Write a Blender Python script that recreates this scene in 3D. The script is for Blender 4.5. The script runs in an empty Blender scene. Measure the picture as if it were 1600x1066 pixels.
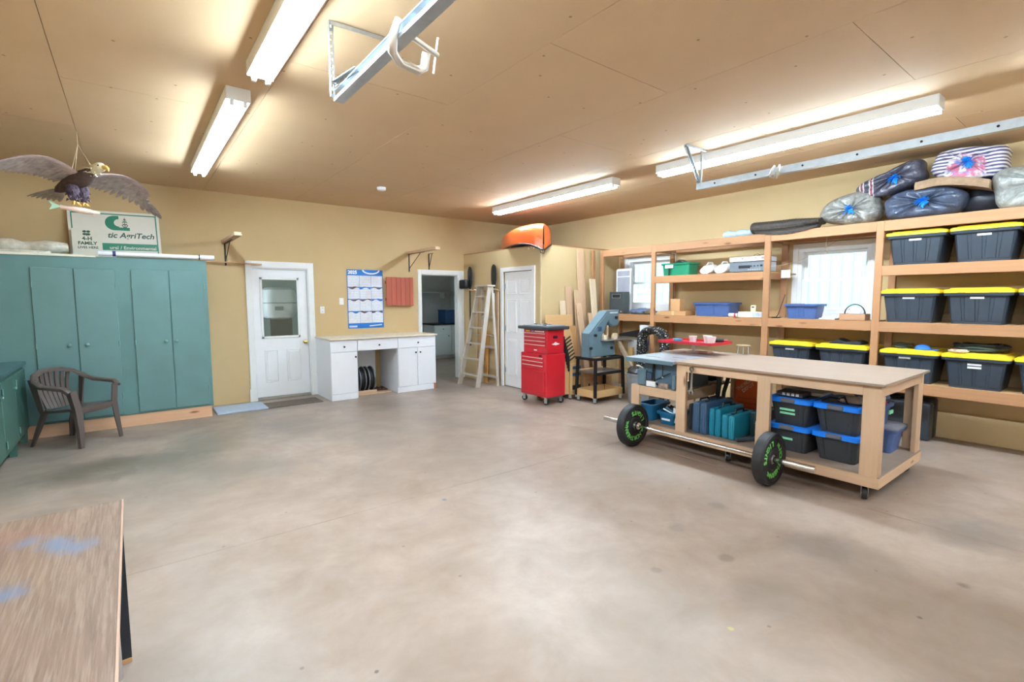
import bpy, bmesh, math, random
from mathutils import Vector, Matrix
random.seed(7)
SC = bpy.context.scene
COL = SC.collection
PI = math.pi

# ------------------------------------------------------------------ camera
cam_d = bpy.data.cameras.new('camera')
cam = bpy.data.objects.new('camera', cam_d)
COL.objects.link(cam)
cam_d.sensor_width = 36.0
cam_d.lens = 768.3 / 1600.0 * 36.0
cam_d.clip_start = 0.05
cam_d.clip_end = 200
CR = Vector((0.79072077, -0.61216816, -0.0032881))
CU = Vector((0.05456116, 0.06512333, 0.99638448))
CF = Vector((0.60974072, 0.7880413, -0.08489497))
cam.matrix_world = Matrix(((CR.x, CU.x, -CF.x, 0.0), (CR.y, CU.y, -CF.y, 0.0), (CR.z, CU.z, -CF.z, 1.57), (0, 0, 0, 1)))
SC.camera = cam

# ------------------------------------------------------------------ world, exposure
W = bpy.data.worlds.new('overcast_sky')
SC.world = W
W.use_nodes = True
bg = W.node_tree.nodes['Background']
bg.inputs[0].default_value = (0.86, 0.94, 1.0, 1)
bg.inputs[1].default_value = 2.0
SC.view_settings.view_transform = 'Standard'
SC.view_settings.look = 'None'
SC.view_settings.gamma = 1.0
SC.view_settings.use_curve_mapping = False
SC.view_settings.exposure = 1.5
TUBE_POWER = 45.0

# ------------------------------------------------------------------ helpers
def srgb(*c):
    if len(c) == 1:
        c = c[0]
    o = []
    for v in c[:3]:
        v = v / 255.0
        o.append(v / 12.92 if v <= 0.04045 else ((v + 0.055) / 1.055) ** 2.4)
    return (o[0], o[1], o[2], 1.0)

MATS = {}
def nodes(name):
    m = bpy.data.materials.new(name)
    m.use_nodes = True
    nt = m.node_tree
    b = nt.nodes['Principled BSDF']
    return m, nt, b

def mixc(nt, fac, a, b):
    n = nt.nodes.new('ShaderNodeMix')
    n.data_type = 'RGBA'
    if isinstance(fac, (int, float)):
        n.inputs[0].default_value = fac
    else:
        nt.links.new(fac, n.inputs[0])
    for i, v in ((6, a), (7, b)):
        if isinstance(v, tuple):
            n.inputs[i].default_value = v
        else:
            nt.links.new(v, n.inputs[i])
    return n.outputs[2]

def ramp(nt, src, p0, p1, c0=0.0, c1=1.0):
    n = nt.nodes.new('ShaderNodeMapRange')
    n.inputs[1].default_value = p0
    n.inputs[2].default_value = p1
    n.inputs[3].default_value = c0
    n.inputs[4].default_value = c1
    nt.links.new(src, n.inputs[0])
    return n.outputs[0]

def coords(nt, scale=(1, 1, 1), loc=(0, 0, 0), rnd=False):
    tc = nt.nodes.new('ShaderNodeTexCoord')
    mp = nt.nodes.new('ShaderNodeMapping')
    mp.inputs['Scale'].default_value = scale
    mp.inputs['Location'].default_value = loc
    nt.links.new(tc.outputs['Object'], mp.inputs[0])
    out = mp.outputs[0]
    if rnd:
        oi = nt.nodes.new('ShaderNodeObjectInfo')
        vm = nt.nodes.new('ShaderNodeVectorMath')
        vm.operation = 'SCALE'
        vm.inputs[0].default_value = (37.0, 53.0, 71.0)
        nt.links.new(oi.outputs['Random'], vm.inputs['Scale'])
        va = nt.nodes.new('ShaderNodeVectorMath')
        nt.links.new(out, va.inputs[0])
        nt.links.new(vm.outputs[0], va.inputs[1])
        out = va.outputs[0]
    return out

def noise(nt, vec, scale, detail=4.0, rough=0.55, dist=0.0):
    n = nt.nodes.new('ShaderNodeTexNoise')
    n.inputs['Scale'].default_value = scale
    n.inputs['Detail'].default_value = detail
    n.inputs['Roughness'].default_value = rough
    n.inputs['Distortion'].default_value = dist
    nt.links.new(vec, n.inputs['Vector'])
    return n.outputs[0]

def bump(nt, b, h, strength, dist=0.01):
    n = nt.nodes.new('ShaderNodeBump')
    n.inputs['Strength'].default_value = strength
    n.inputs['Distance'].default_value = dist
    nt.links.new(h, n.inputs['Height'])
    nt.links.new(n.outputs[0], b.inputs['Normal'])

def sc(c, k):
    return (min(1, c[0] * k), min(1, c[1] * k), min(1, c[2] * k), 1.0)

def pm(name, col, rough=0.5, metal=0.0, var=0.08, scale=9.0, bmp=0.0, bscale=80.0, stretch=(1, 1, 1), spec=None, coat=0.0, trans=0.0):
    """plain painted / moulded surface with a little procedural variation"""
    if name in MATS:
        return MATS[name]
    m, nt, b = nodes(name)
    c = srgb(col)
    v = coords(nt, stretch, rnd=True)
    f = noise(nt, v, scale)
    f2 = ramp(nt, f, 0.3, 0.7)
    nt.links.new(mixc(nt, f2, sc(c, 1 - var), sc(c, 1 + var)), b.inputs['Base Color'])
    b.inputs['Roughness'].default_value = rough
    b.inputs['Metallic'].default_value = metal
    if spec is not None:
        b.inputs['Specular IOR Level'].default_value = spec
    if coat:
        b.inputs['Coat Weight'].default_value = coat
        b.inputs['Coat Roughness'].default_value = 0.12
    if trans:
        b.inputs['Transmission Weight'].default_value = trans
    if bmp:
        bump(nt, b, noise(nt, v, bscale, 3), bmp)
    MATS[name] = m
    return m

def wood(name, col, dark, axis='z', knots=True, rough=0.6, fine=1.0):
    """sawn wood: grain stretched along one axis, knots, per-board tone"""
    if name in MATS:
        return MATS[name]
    m, nt, b = nodes(name)
    st = {'x': (0.6, 12, 12), 'y': (12, 0.6, 12), 'z': (12, 12, 0.6)}[axis]
    v = coords(nt, tuple(s * fine for s in st), rnd=True)
    g = ramp(nt, noise(nt, v, 2.2, 5, 0.6, 0.6), 0.3, 0.72)
    fi = ramp(nt, noise(nt, v, 9.0, 3, 0.5), 0.3, 0.7)
    c, d = srgb(col), srgb(dark)
    mid = (c[0] * 0.55 + d[0] * 0.45, c[1] * 0.55 + d[1] * 0.45, c[2] * 0.55 + d[2] * 0.45, 1)
    o = mixc(nt, g, mid, c)
    o = mixc(nt, ramp(nt, fi, 0, 1, 0.0, 0.25), o, mid)
    if knots:
        ks = {'x': (1.3, 5, 5), 'y': (5, 1.3, 5), 'z': (5, 5, 1.3)}[axis]
        kv = coords(nt, ks, rnd=True)
        vo = nt.nodes.new('ShaderNodeTexVoronoi')
        vo.inputs['Scale'].default_value = 1.5
        nt.links.new(kv, vo.inputs['Vector'])
        k = ramp(nt, vo.outputs['Distance'], 0.05, 0.14, 1.0, 0.0)
        o = mixc(nt, k, o, srgb(dark[0] * 0.72, dark[1] * 0.62, dark[2] * 0.55))
    oi = nt.nodes.new('ShaderNodeObjectInfo')
    tone = ramp(nt, oi.outputs['Random'], 0, 1, 0.9, 1.08)
    vm = nt.nodes.new('ShaderNodeVectorMath')
    vm.operation = 'SCALE'
    nt.links.new(o, vm.inputs[0])
    nt.links.new(tone, vm.inputs['Scale'])
    nt.links.new(vm.outputs[0], b.inputs['Base Color'])
    b.inputs['Roughness'].default_value = rough
    bump(nt, b, g, 0.12, 0.002)
    MATS[name] = m
    return m

def emis(name, col, strength):
    if name in MATS:
        return MATS[name]
    m, nt, b = nodes(name)
    b.inputs['Base Color'].default_value = (0.9, 0.9, 0.9, 1)
    b.inputs['Emission Color'].default_value = col
    b.inputs['Emission Strength'].default_value = strength
    MATS[name] = m
    return m

def glassmat(name, tint=(1, 1, 1, 1), refl=1.0):
    if name in MATS:
        return MATS[name]
    m = bpy.data.materials.new(name)
    m.use_nodes = True
    nt = m.node_tree
    nt.nodes.clear()
    o = nt.nodes.new('ShaderNodeOutputMaterial')
    t = nt.nodes.new('ShaderNodeBsdfTransparent')
    t.inputs[0].default_value = tint
    g = nt.nodes.new('ShaderNodeBsdfGlossy')
    g.inputs['Roughness'].default_value = 0.02
    fr = nt.nodes.new('ShaderNodeFresnel')
    fr.inputs[0].default_value = 1.5
    nz = nt.nodes.new('ShaderNodeMath')
    nz.operation = 'MULTIPLY'
    nz.inputs[1].default_value = refl
    nt.links.new(fr.outputs[0], nz.inputs[0])
    mx = nt.nodes.new('ShaderNodeMixShader')
    nt.links.new(nz.outputs[0], mx.inputs[0])
    nt.links.new(t.outputs[0], mx.inputs[1])
    nt.links.new(g.outputs[0], mx.inputs[2])
    nt.links.new(mx.outputs[0], o.inputs[0])
    MATS[name] = m
    return m

# --- shapes added to a bmesh
def NB():
    return bmesh.new()

def bx(bm, x0, x1, y0, y1, z0, z1, r=0.0, seg=1, m=None):
    vs = [bm.verts.new((x, y, z)) for x in (x0, x1) for y in (y0, y1) for z in (z0, z1)]
    q = ((0, 1, 3, 2), (4, 6, 7, 5), (0, 4, 5, 1), (2, 3, 7, 6), (0, 2, 6, 4), (1, 5, 7, 3))
    fs = [bm.faces.new([vs[i] for i in f]) for f in q]
    if m is not None:
        bmesh.ops.transform(bm, matrix=m, verts=vs)
    if r > 0:
        r = min(r, 0.45 * min(abs(x1 - x0), abs(y1 - y0), abs(z1 - z0)))
        es = list({e for f in fs for e in f.edges})
        bmesh.ops.bevel(bm, geom=es, offset=r, segments=seg, affect='EDGES', profile=0.5)
    return bm

def box(x0, x1, y0, y1, z0, z1, r=0.0, seg=1):
    return bx(NB(), x0, x1, y0, y1, z0, z1, r, seg)

def frame_of(d):
    d = Vector(d).normalized()
    a = Vector((0, 0, 1)) if abs(d.z) < 0.9 else Vector((1, 0, 0))
    u = d.cross(a).normalized()
    return u, d.cross(u).normalized()

def loft(bm, loops, cap0=True, cap1=True, closed=True):
    rings = [[bm.verts.new(p) for p in lp] for lp in loops]
    n = len(rings[0])
    for a, b in zip(rings[:-1], rings[1:]):
        for i in range(n if closed else n - 1):
            j = (i + 1) % n
            bm.faces.new((a[i], a[j], b[j], b[i]))
    if cap0:
        bm.faces.new(list(reversed(rings[0])))
    if cap1:
        bm.faces.new(rings[-1])
    return bm

def cyl(bm, p0, p1, r0, r1=None, n=14, caps=True):
    p0, p1 = Vector(p0), Vector(p1)
    r1 = r0 if r1 is None else r1
    u, v = frame_of(p1 - p0)
    lp = []
    for p, r in ((p0, r0), (p1, r1)):
        lp.append([p + u * (r * math.cos(2 * PI * i / n)) + v * (r * math.sin(2 * PI * i / n)) for i in range(n)])
    return loft(bm, lp, caps, caps)

def tube(bm, pts, r, n=8, closed=False, flat=1.0):
    pts = [Vector(p) for p in pts]
    m = len(pts)
    rr = r if isinstance(r, (list, tuple)) else [r] * m
    lp, u = [], None
    for i, p in enumerate(pts):
        if closed:
            d = pts[(i + 1) % m] - pts[i - 1]
        else:
            d = pts[min(i + 1, m - 1)] - pts[max(i - 1, 0)]
        if d.length < 1e-9:
            d = Vector((0, 0, 1))
        d.normalize()
        if u is None:
            u, v = frame_of(d)
        else:
            u = (u - d * u.dot(d)).normalized()
            v = d.cross(u)
        lp.append([p + u * (rr[i] * math.cos(2 * PI * k / n)) + v * (rr[i] * flat * math.sin(2 * PI * k / n)) for k in range(n)])
    if closed:
        lp.append(lp[0])
        loft(bm, lp, False, False)
        bmesh.ops.remove_doubles(bm, verts=bm.verts[:], dist=1e-6)
        return bm
    return loft(bm, lp, True, True)

def prism(bm, pts, axis, a0, a1):
    def P(p, a):
        return {'x': (a, p[0], p[1]), 'y': (p[0], a, p[1]), 'z': (p[0], p[1], a)}[axis]
    return loft(bm, [[P(p, a0) for p in pts], [P(p, a1) for p in pts]])

def lathe(bm, prof, n=24, m=None, cap0=True, cap1=True):
    lp = []
    for r, z in prof:
        ring = [Vector((r * math.cos(2 * PI * i / n), r * math.sin(2 * PI * i / n), z)) for i in range(n)]
        lp.append([m @ p for p in ring] if m is not None else ring)
    return loft(bm, lp, cap0, cap1)

def rrect(cx, cy, w, d, r, z, n=4):
    o = []
    for k, (sx, sy) in enumerate(((1, 1), (-1, 1), (-1, -1), (1, -1))):
        for i in range(n + 1):
            a = PI / 2 * (k + i / n)
            o.append((cx + sx * (w / 2 - r) + r * math.cos(a), cy + sy * (d / 2 - r) + r * math.sin(a), z))
    return o

def ball(bm, c, rx, ry=None, rz=None, n=16, k=10):
    ry = rx if ry is None else ry
    rz = rx if rz is None else rz
    r = bmesh.ops.create_uvsphere(bm, u_segments=n, v_segments=k, radius=1.0)
    bmesh.ops.transform(bm, matrix=Matrix.Translation(c) @ Matrix.Diagonal((rx, ry, rz, 1)), verts=r['verts'])
    return bm

# --- objects
ROOT = {}
def finish(bm, name, smooth):
    bmesh.ops.recalc_face_normals(bm, faces=bm.faces[:])
    me = bpy.data.meshes.new(name)
    bm.to_mesh(me)
    bm.free()
    if smooth:
        me.polygons.foreach_set('use_smooth', [True] * len(me.polygons))
        me.set_sharp_from_angle(angle=math.radians(smooth))
    return me

def thing(name, label, cat, loc=(0, 0, 0), rz=0.0, group=None, kind=None):
    o = bpy.data.objects.new(name, None)
    o.empty_display_size = 0.1
    COL.objects.link(o)
    o.location = loc
    o.rotation_euler = (0, 0, rz)
    o['label'] = label
    o['category'] = cat
    if group:
        o['group'] = group
    if kind:
        o['kind'] = kind
    ROOT[o.name] = Matrix.Translation(loc) @ Matrix.Rotation(rz, 4, 'Z')
    return o

def part(name, bm, mat, parent, smooth=0, w=True, label=None, kind=None):
    """a mesh under a thing; w: its coordinates were given in world space"""
    M = ROOT[parent.name]
    if w:
        bmesh.ops.transform(bm, matrix=M.inverted(), verts=bm.verts[:])
    o = bpy.data.objects.new(name, finish(bm, name, smooth))
    if mat:
        o.data.materials.append(mat)
    COL.objects.link(o)
    o.parent = parent
    ROOT[o.name] = M
    if label:
        o['label'] = label
    if kind:
        o['kind'] = kind
    return o

def solo(name, bm, mat, label, cat, group=None, kind=None, smooth=0, center=True):
    """a thing that is one mesh"""
    loc = Vector((0, 0, 0))
    if center:
        xs = [v.co for v in bm.verts]
        loc = Vector(((min(p.x for p in xs) + max(p.x for p in xs)) / 2, (min(p.y for p in xs) + max(p.y for p in xs)) / 2, min(p.z for p in xs)))
        bmesh.ops.translate(bm, vec=-loc, verts=bm.verts[:])
    o = bpy.data.objects.new(name, finish(bm, name, smooth))
    if mat:
        o.data.materials.append(mat)
    COL.objects.link(o)
    o.location = loc
    o['label'] = label
    o['category'] = cat
    if group:
        o['group'] = group
    if kind:
        o['kind'] = kind
    ROOT[o.name] = Matrix.Translation(loc)
    return o

def dup(root, loc, rz=0.0, label=None, group=None):
    r = root.copy()
    COL.objects.link(r)
    r.location = loc
    r.rotation_euler = (0, 0, rz)
    if label:
        r['label'] = label
    if group:
        r['group'] = group
    ROOT[r.name] = Matrix.Translation(loc) @ Matrix.Rotation(rz, 4, 'Z')
    for ch in list(root.children):
        c = ch.copy()
        COL.objects.link(c)
        c.parent = r
        ROOT[c.name] = ROOT[r.name]
        for g in list(ch.children):
            d = g.copy()
            COL.objects.link(d)
            d.parent = c
    return r

def text_bm(body, size, m, depth=0.001, align='CENTER', bold=0.0, shear=0.0):
    """lettering as mesh; laid in XY of m, facing +Z of m"""
    cu = bpy.data.curves.new('lettering', 'FONT')
    cu.body = body
    cu.size = size
    cu.align_x = align
    cu.align_y = 'CENTER'
    cu.extrude = depth
    cu.offset = bold
    cu.shear = shear
    cu.resolution_u = 3
    ob = bpy.data.objects.new('lettering', cu)
    COL.objects.link(ob)
    dg = bpy.context.evaluated_depsgraph_get()
    me = bpy.data.meshes.new_from_object(ob.evaluated_get(dg))
    bm = NB()
    bm.from_mesh(me)
    bmesh.ops.transform(bm, matrix=m, verts=bm.verts[:])
    bpy.data.objects.remove(ob)
    bpy.data.curves.remove(cu)
    bpy.data.meshes.remove(me)
    return bm

def join(bms):
    out = NB()
    for b in bms:
        me = bpy.data.meshes.new('t')
        b.to_mesh(me)
        b.free()
        out.from_mesh(me)
        bpy.data.meshes.remove(me)
    return out

def basis(o, ex, ey):
    """matrix whose X, Y axes are ex, ey at origin o"""
    ex, ey = Vector(ex).normalized(), Vector(ey).normalized()
    ez = ex.cross(ey)
    return Matrix(((ex.x, ey.x, ez.x, o[0]), (ex.y, ey.y, ez.y, o[1]), (ex.z, ey.z, ez.z, o[2]), (0, 0, 0, 1)))

# ------------------------------------------------------------------ materials
def floor_mat():
    m, nt, b = nodes('concrete_floor')
    v = coords(nt)
    big = ramp(nt, noise(nt, v, 0.55, 5, 0.6, 0.4), 0.42, 0.66)
    mid = ramp(nt, noise(nt, v, 2.3, 6, 0.65, 0.3), 0.3, 0.75)
    fine = noise(nt, v, 60, 3, 0.6)
    o = mixc(nt, mid, srgb(150, 128, 112), srgb(179, 161, 149))
    o = mixc(nt, ramp(nt, big, 0, 1, 0.0, 0.55), o, srgb(132, 117, 105))
    stn = noise(nt, v, 3.2, 5, 0.65, 0.5)
    # worn, grey trowelled stretch toward the cabinets
    sx = nt.nodes.new('ShaderNodeSeparateXYZ')
    nt.links.new(v, sx.inputs[0])
    far = ramp(nt, sx.outputs[1], 3.4, 6.6)
    lef = ramp(nt, sx.outputs[0], 4.5, 0.5, 0.35, 1.0)
    pat = ramp(nt, noise(nt, v, 0.9, 5, 0.7, 0.8), 0.35, 0.62)
    mu = nt.nodes.new('ShaderNodeMath'); mu.operation = 'MULTIPLY'
    nt.links.new(far, mu.inputs[0]); nt.links.new(lef, mu.inputs[1])
    mu2 = nt.nodes.new('ShaderNodeMath'); mu2.operation = 'MULTIPLY'
    nt.links.new(mu.outputs[0], mu2.inputs[0]); nt.links.new(pat, mu2.inputs[1])
    o = mixc(nt, ramp(nt, mu2.outputs[0], 0, 1, 0, 0.8), o, srgb(112, 106, 97))
    # stains, last entry a painted window reflection: (x, y, radius, strength, colour)
    for (px, py, pr, ps, pc) in ((2.78, 1.47, 0.07, 0.40, (112, 98, 90)), (3.45, 1.90, 0.11, 0.30, (112, 100, 92)), (2.89, 1.88, 0.10, 0.25, (112, 100, 92)), (3.52, 0.52, 0.06, 0.5, (92, 84, 78)),
                                 (2.99, 0.59, 0.03, 0.6, (84, 76, 70)), (2.33, 1.65, 0.05, 0.35, (112, 98, 90)), (3.38, 1.11, 0.30, 0.28, (110, 104, 98)), (4.4, 0.6, 0.35, 0.40, (100, 92, 86)),
                                 (2.6, 1.14, 0.22, 0.22, (118, 112, 106)), (0.15, 5.85, 0.45, 0.55, (96, 92, 82)), (-0.4, 5.9, 0.40, 0.6, (92, 86, 74)), (0.7, 5.1, 0.40, 0.35, (104, 100, 92)),
                                 (0.6, 6.1, 0.45, 0.40, (104, 98, 88)), (1.5, 6.6, 0.6, 0.35, (108, 102, 94)), (3.0, 6.9, 0.5, 0.3, (108, 100, 92)), (4.4, 7.4, 0.6, 0.45, (104, 96, 86)), (1.87, 3.29, 0.03, 0.7, (86, 108, 130)), (0.74, 1.9, 0.018, 0.7, (90, 78, 72)),
                                 (2.18, 1.12, 0.022, 0.5, (190, 176, 96)), (4.0, 5.0, 0.4, 0.25, (112, 104, 96)), (3.7, 2.7, 0.35, 0.2, (188, 182, 178))):
        dn = nt.nodes.new('ShaderNodeVectorMath'); dn.operation = 'DISTANCE'
        nt.links.new(v, dn.inputs[0]); dn.inputs[1].default_value = (px, py, 0.0)
        wob = nt.nodes.new('ShaderNodeMath'); wob.operation = 'MULTIPLY_ADD'
        nt.links.new(stn, wob.inputs[0]); wob.inputs[1].default_value = pr * 1.6; nt.links.new(dn.outputs['Value'], wob.inputs[2])
        o = mixc(nt, ramp(nt, wob.outputs[0], pr * 1.15, pr * (2.0 if pr > 0.15 else 1.5), min(0.85, ps * 1.35), 0.0), o, srgb(pc))
    # small dark drips
    vo = nt.nodes.new('ShaderNodeTexVoronoi')
    vo.voronoi_dimensions = '2D'
    vo.inputs['Scale'].default_value = 1.1
    nt.links.new(v, vo.inputs['Vector'])
    dr = ramp(nt, vo.outputs['Distance'], 0.006, 0.014, 0.7, 0.0)
    o = mixc(nt, dr, o, srgb(110, 98, 88))
    o = mixc(nt, ramp(nt, fine, 0.3, 0.7, 0.0, 0.12), o, srgb(150, 132, 114))
    nt.links.new(o, b.inputs['Base Color'])
    rg = ramp(nt, noise(nt, v, 0.8, 1, 0.4), 0.2, 0.8, 0.36, 0.44)
    nt.links.new(rg, b.inputs['Roughness'])
    b.inputs['Specular IOR Level'].default_value = 0.42
    bump(nt, b, fine, 0.05, 0.002)
    return m

def painted(name, col, col2, speck=True, rough=0.75):
    m, nt, b = nodes(name)
    v = coords(nt)
    f = ramp(nt, noise(nt, v, 1.1, 4, 0.6), 0.3, 0.7)
    g = ramp(nt, noise(nt, v, 70, 2, 0.6), 0.3, 0.7)
    o = mixc(nt, f, srgb(col), srgb(col2))
    o = mixc(nt, ramp(nt, g, 0, 1, 0, 0.10), o, sc(srgb(col), 0.75))
    if speck:
        vo = nt.nodes.new('ShaderNodeTexVoronoi')
        vo.voronoi_dimensions = '2D'
        vo.inputs['Scale'].default_value = 1.7
        nt.links.new(v, vo.inputs['Vector'])
        k = ramp(nt, vo.outputs['Distance'], 0.012, 0.020, 0.75, 0.0)
        o = mixc(nt, k, o, srgb(120, 96, 66))
    nt.links.new(o, b.inputs['Base Color'])
    b.inputs['Roughness'].default_value = rough
    bump(nt, b, g, 0.06, 0.002)
    return m

M_FLOOR = floor_mat()
M_WALL = painted('beige_wall_paint', (206, 178, 133), (199, 171, 125), speck=False)
M_CEIL = painted('tan_ceiling_board', (211, 178, 139), (204, 170, 131))
M_WHITE = pm('white_paint', (240, 241, 244), 0.35, var=0.015)
M_TRIM = pm('white_trim_paint', (238, 238, 238), 0.4, var=0.02)
M_GREEN = pm('green_cabinet_paint', (92, 128, 126), 0.48, var=0.07, scale=3, bmp=0.03, bscale=120)
M_PX = wood('pine_x', (178, 130, 90), (150, 100, 62), 'x')
M_PY = wood('pine_y', (178, 130, 90), (150, 100, 62), 'y')
M_PZ = wood('pine_z', (178, 130, 90), (150, 100, 62), 'z')
M_BX = wood('bench_pine_x', (216, 182, 150), (190, 150, 114), 'x')
M_BY = wood('bench_pine_y', (216, 182, 150), (190, 150, 114), 'y')
M_BZ = wood('bench_pine_z', (216, 182, 150), (190, 150, 114), 'z')
M_PLY = wood('bench_plywood', (160, 139, 124), (144, 122, 104), 'y', knots=False, fine=0.5)
M_OLD = wood('weathered_ladder_wood', (206, 196, 184), (160, 146, 130), 'z', knots=False)
M_STEEL = pm('galvanised_steel', (186, 192, 196), 0.32, metal=0.9, var=0.08, scale=20)
M_CHROME = pm('chrome', (222, 222, 224), 0.14, metal=1.0, var=0.02)
M_BLACK = pm('black_plastic', (30, 32, 36), 0.42, var=0.1)
M_DARK = pm('black_metal', (34, 34, 36), 0.45, metal=0.3, var=0.1)
M_RUBBER = pm('black_rubber', (38, 38, 40), 0.55, var=0.1)
M_CARD = pm('brown_cardboard', (190, 146, 100), 0.8, var=0.05, scale=3)
M_GLASS = glassmat('window_glass')
# ================================================================== STRUCTURE
YB, XR, ZC, XL, YF = 8.41, 7.20, 3.14, -1.75, -2.3

# floor: slabs with sawn joints
fl = solo('floor', box(XL - 0.2, 7.4, YF - 0.2, 12.6, -0.25, -0.02), pm('joint_base_concrete', (150, 134, 116), 0.9), 'beige concrete floor slab of the workshop', 'floor', kind='structure', center=False)  # base slab's own concrete colour shows in the joints
J = 0.0016
for (x0, x1) in ((XL - 0.2, 4.28), (4.28, 7.4)):
    for (y0, y1) in ((YF - 0.2, 3.48), (3.48, 12.6)):
        part('floor_slab', box(x0 + J, x1 - J, y0 + J, y1 - J, -0.02, 0.0), M_FLOOR, fl)

# ceiling: sheets with open seams
ce = solo('ceiling', box(XL - 0.2, 7.4, YF - 0.2, YB + 0.12, ZC + 0.014, ZC + 0.12), pm('seam_backing_board', (150, 124, 92), 0.9), 'tan sheeted ceiling with visible seams', 'ceiling', kind='structure', center=False)  # backing board's own colour shows through the seams
row = 0
x = 3.35 - 5 * 1.22
while x < 7.2:
    xa, xb = max(x, XL - 0.2), min(x + 1.22, 7.4)
    y = 2.36 - 2.44 * 2 - (1.22 if row % 2 else 0) + 0.0
    while y < YB:
        ya, yb = max(y, YF - 0.2), min(y + 2.44, YB + 0.1)
        if yb - ya > 0.05:
            part('ceiling_panel', box(xa + 0.002, xb - 0.002, ya + 0.002, yb - 0.002, ZC, ZC + 0.013), M_CEIL, ce)
        y += 2.44
    x += 1.22
    row += 1

# back wall with the outside door and the open doorway
bm = NB()
DX0, DX1, DZ = 1.47, 2.32, 2.07
OX0, OX1, OZ = 4.34, 5.17, 2.05
for a in ((XL - 0.2, DX0, 0, ZC + 0.1), (DX0, DX1, DZ, ZC + 0.1), (DX1, OX0, 0, ZC + 0.1), (OX0, OX1, OZ, ZC + 0.1), (OX1, 7.4, 0, ZC + 0.1)):
    bx(bm, a[0], a[1], YB, YB + 0.13, a[2], a[3])
bmesh.ops.remove_doubles(bm, verts=bm.verts[:], dist=1e-5)
solo('wall_back', bm, M_WALL, 'beige painted back wall with white door and open doorway', 'wall', kind='structure', center=False)

# right wall with two windows
W1 = (4.92, 5.85, 1.42, 2.27)
W2 = (2.11, 2.95, 1.37, 2.23)
bm = NB()
T = XR + 0.16
for a in ((YF - 0.2, W2[0], 0, ZC + 0.1), (W2[0], W2[1], 0, W2[2]), (W2[0], W2[1], W2[3], ZC + 0.1), (W2[1], W1[0], 0, ZC + 0.1),
          (W1[0], W1[1], 0, W1[2]), (W1[0], W1[1], W1[3], ZC + 0.1), (W1[1], YB, 0, ZC + 0.1)):
    bx(bm, XR, T, a[0], a[1], a[2], a[3])
solo('wall_right', bm, M_WALL, 'beige painted right wall behind the timber shelves', 'wall', kind='structure', center=False)
solo('wall_left', box(XL - 0.12, XL, YF - 0.1, YB, 0, ZC + 0.1), M_WALL, 'beige painted left wall behind the green counter', 'wall', kind='structure', center=False)
wf = solo('wall_front', box(XL - 0.12, 7.36, YF - 0.12, YF, 0, ZC + 0.1), M_WALL, 'beige painted front wall holding the garage door', 'wall', kind='structure', center=False)
for (nm, lb_, xa, xb) in (('door_3', 'white sectional garage door at the left behind the viewer', -1.55, 0.98), ('door_5', 'white sectional garage door at the right behind the viewer', 4.90, 7.1)):
    gd = thing(nm, lb_, 'garage door', ((xa + xb) / 2, YF + 0.03, 0), kind='structure')
    for i in range(5):
        part('door_panel', box(xa, xb, YF + 0.002, YF + 0.045, 0.01 + i * 0.5, 0.5 + i * 0.5, 0.01), M_WHITE, gd)
b_ = solo('baseboard_right', box(XR - 0.06, XR, YF, 6.06, 0.0, 0.29, 0.006), M_WALL, 'beige curb along the foot of the right wall', 'baseboard', kind='structure', center=False)

# closet box in the far corner
M_CLO = painted('closet_wall_paint', (204, 179, 136), (198, 172, 128), speck=False)
bm = NB()
CX, CY, CZ = 5.30, 6.06, 2.44
CDY0, CDY1 = 6.28, 7.10
for a in ((CDY1, YB, 0, CZ), (CDY0, CDY1, 2.06, CZ), (CY, CDY0, 0, CZ)):
    bx(bm, CX, CX + 0.1, a[0], a[1], a[2], a[3])
bmesh.ops.remove_doubles(bm, verts=bm.verts[:], dist=1e-5)
solo('wall_closet_side', bm, M_CLO, 'beige closet wall beside the stepladder', 'wall', kind='structure', center=False)
solo('wall_closet_front', box(CX + 0.1, XR, CY, CY + 0.1, 0, CZ), M_CLO, 'beige closet wall behind the leaning lumber', 'wall', kind='structure', center=False)
solo('ceiling_closet', box(CX, XR, CY, YB, CZ, CZ + 0.02), M_PX, 'flat wooden top of the corner closet', 'ceiling', kind='structure', center=False)
solo('trim_1', box(CX - 0.008, CX, CY - 0.008, CY + 0.03, 0, CZ, 0.002), pm('corner_bead_paint', (232, 212, 172), 0.6), 'corner bead on the closet corner', 'trim', kind='structure', center=False)

# ---- outside door (half glass)
def panel_rect(bm, mk, u0, u1, v0, v1, t=0.012, inset=0.028):
    """a raised-moulding rectangle; mk(u, v, h) gives a point"""
    for (a0, a1, c0, c1) in ((u0, u1, v0, v0 + 0.012), (u0, u1, v1 - 0.012, v1), (u0, u0 + 0.012, v0, v1), (u1 - 0.012, u1, v0, v1),
                             (u0 + inset, u1 - inset, v0 + inset, v1 - inset)):
        lo = [mk(a0, c0, 0), mk(a1, c0, 0), mk(a1, c1, 0), mk(a0, c1, 0)]
        e = 0.004
        hi = [mk(a0 + e, c0 + e, t), mk(a1 - e, c0 + e, t), mk(a1 - e, c1 - e, t), mk(a0 + e, c1 - e, t)]
        loft(bm, [lo, hi])

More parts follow.
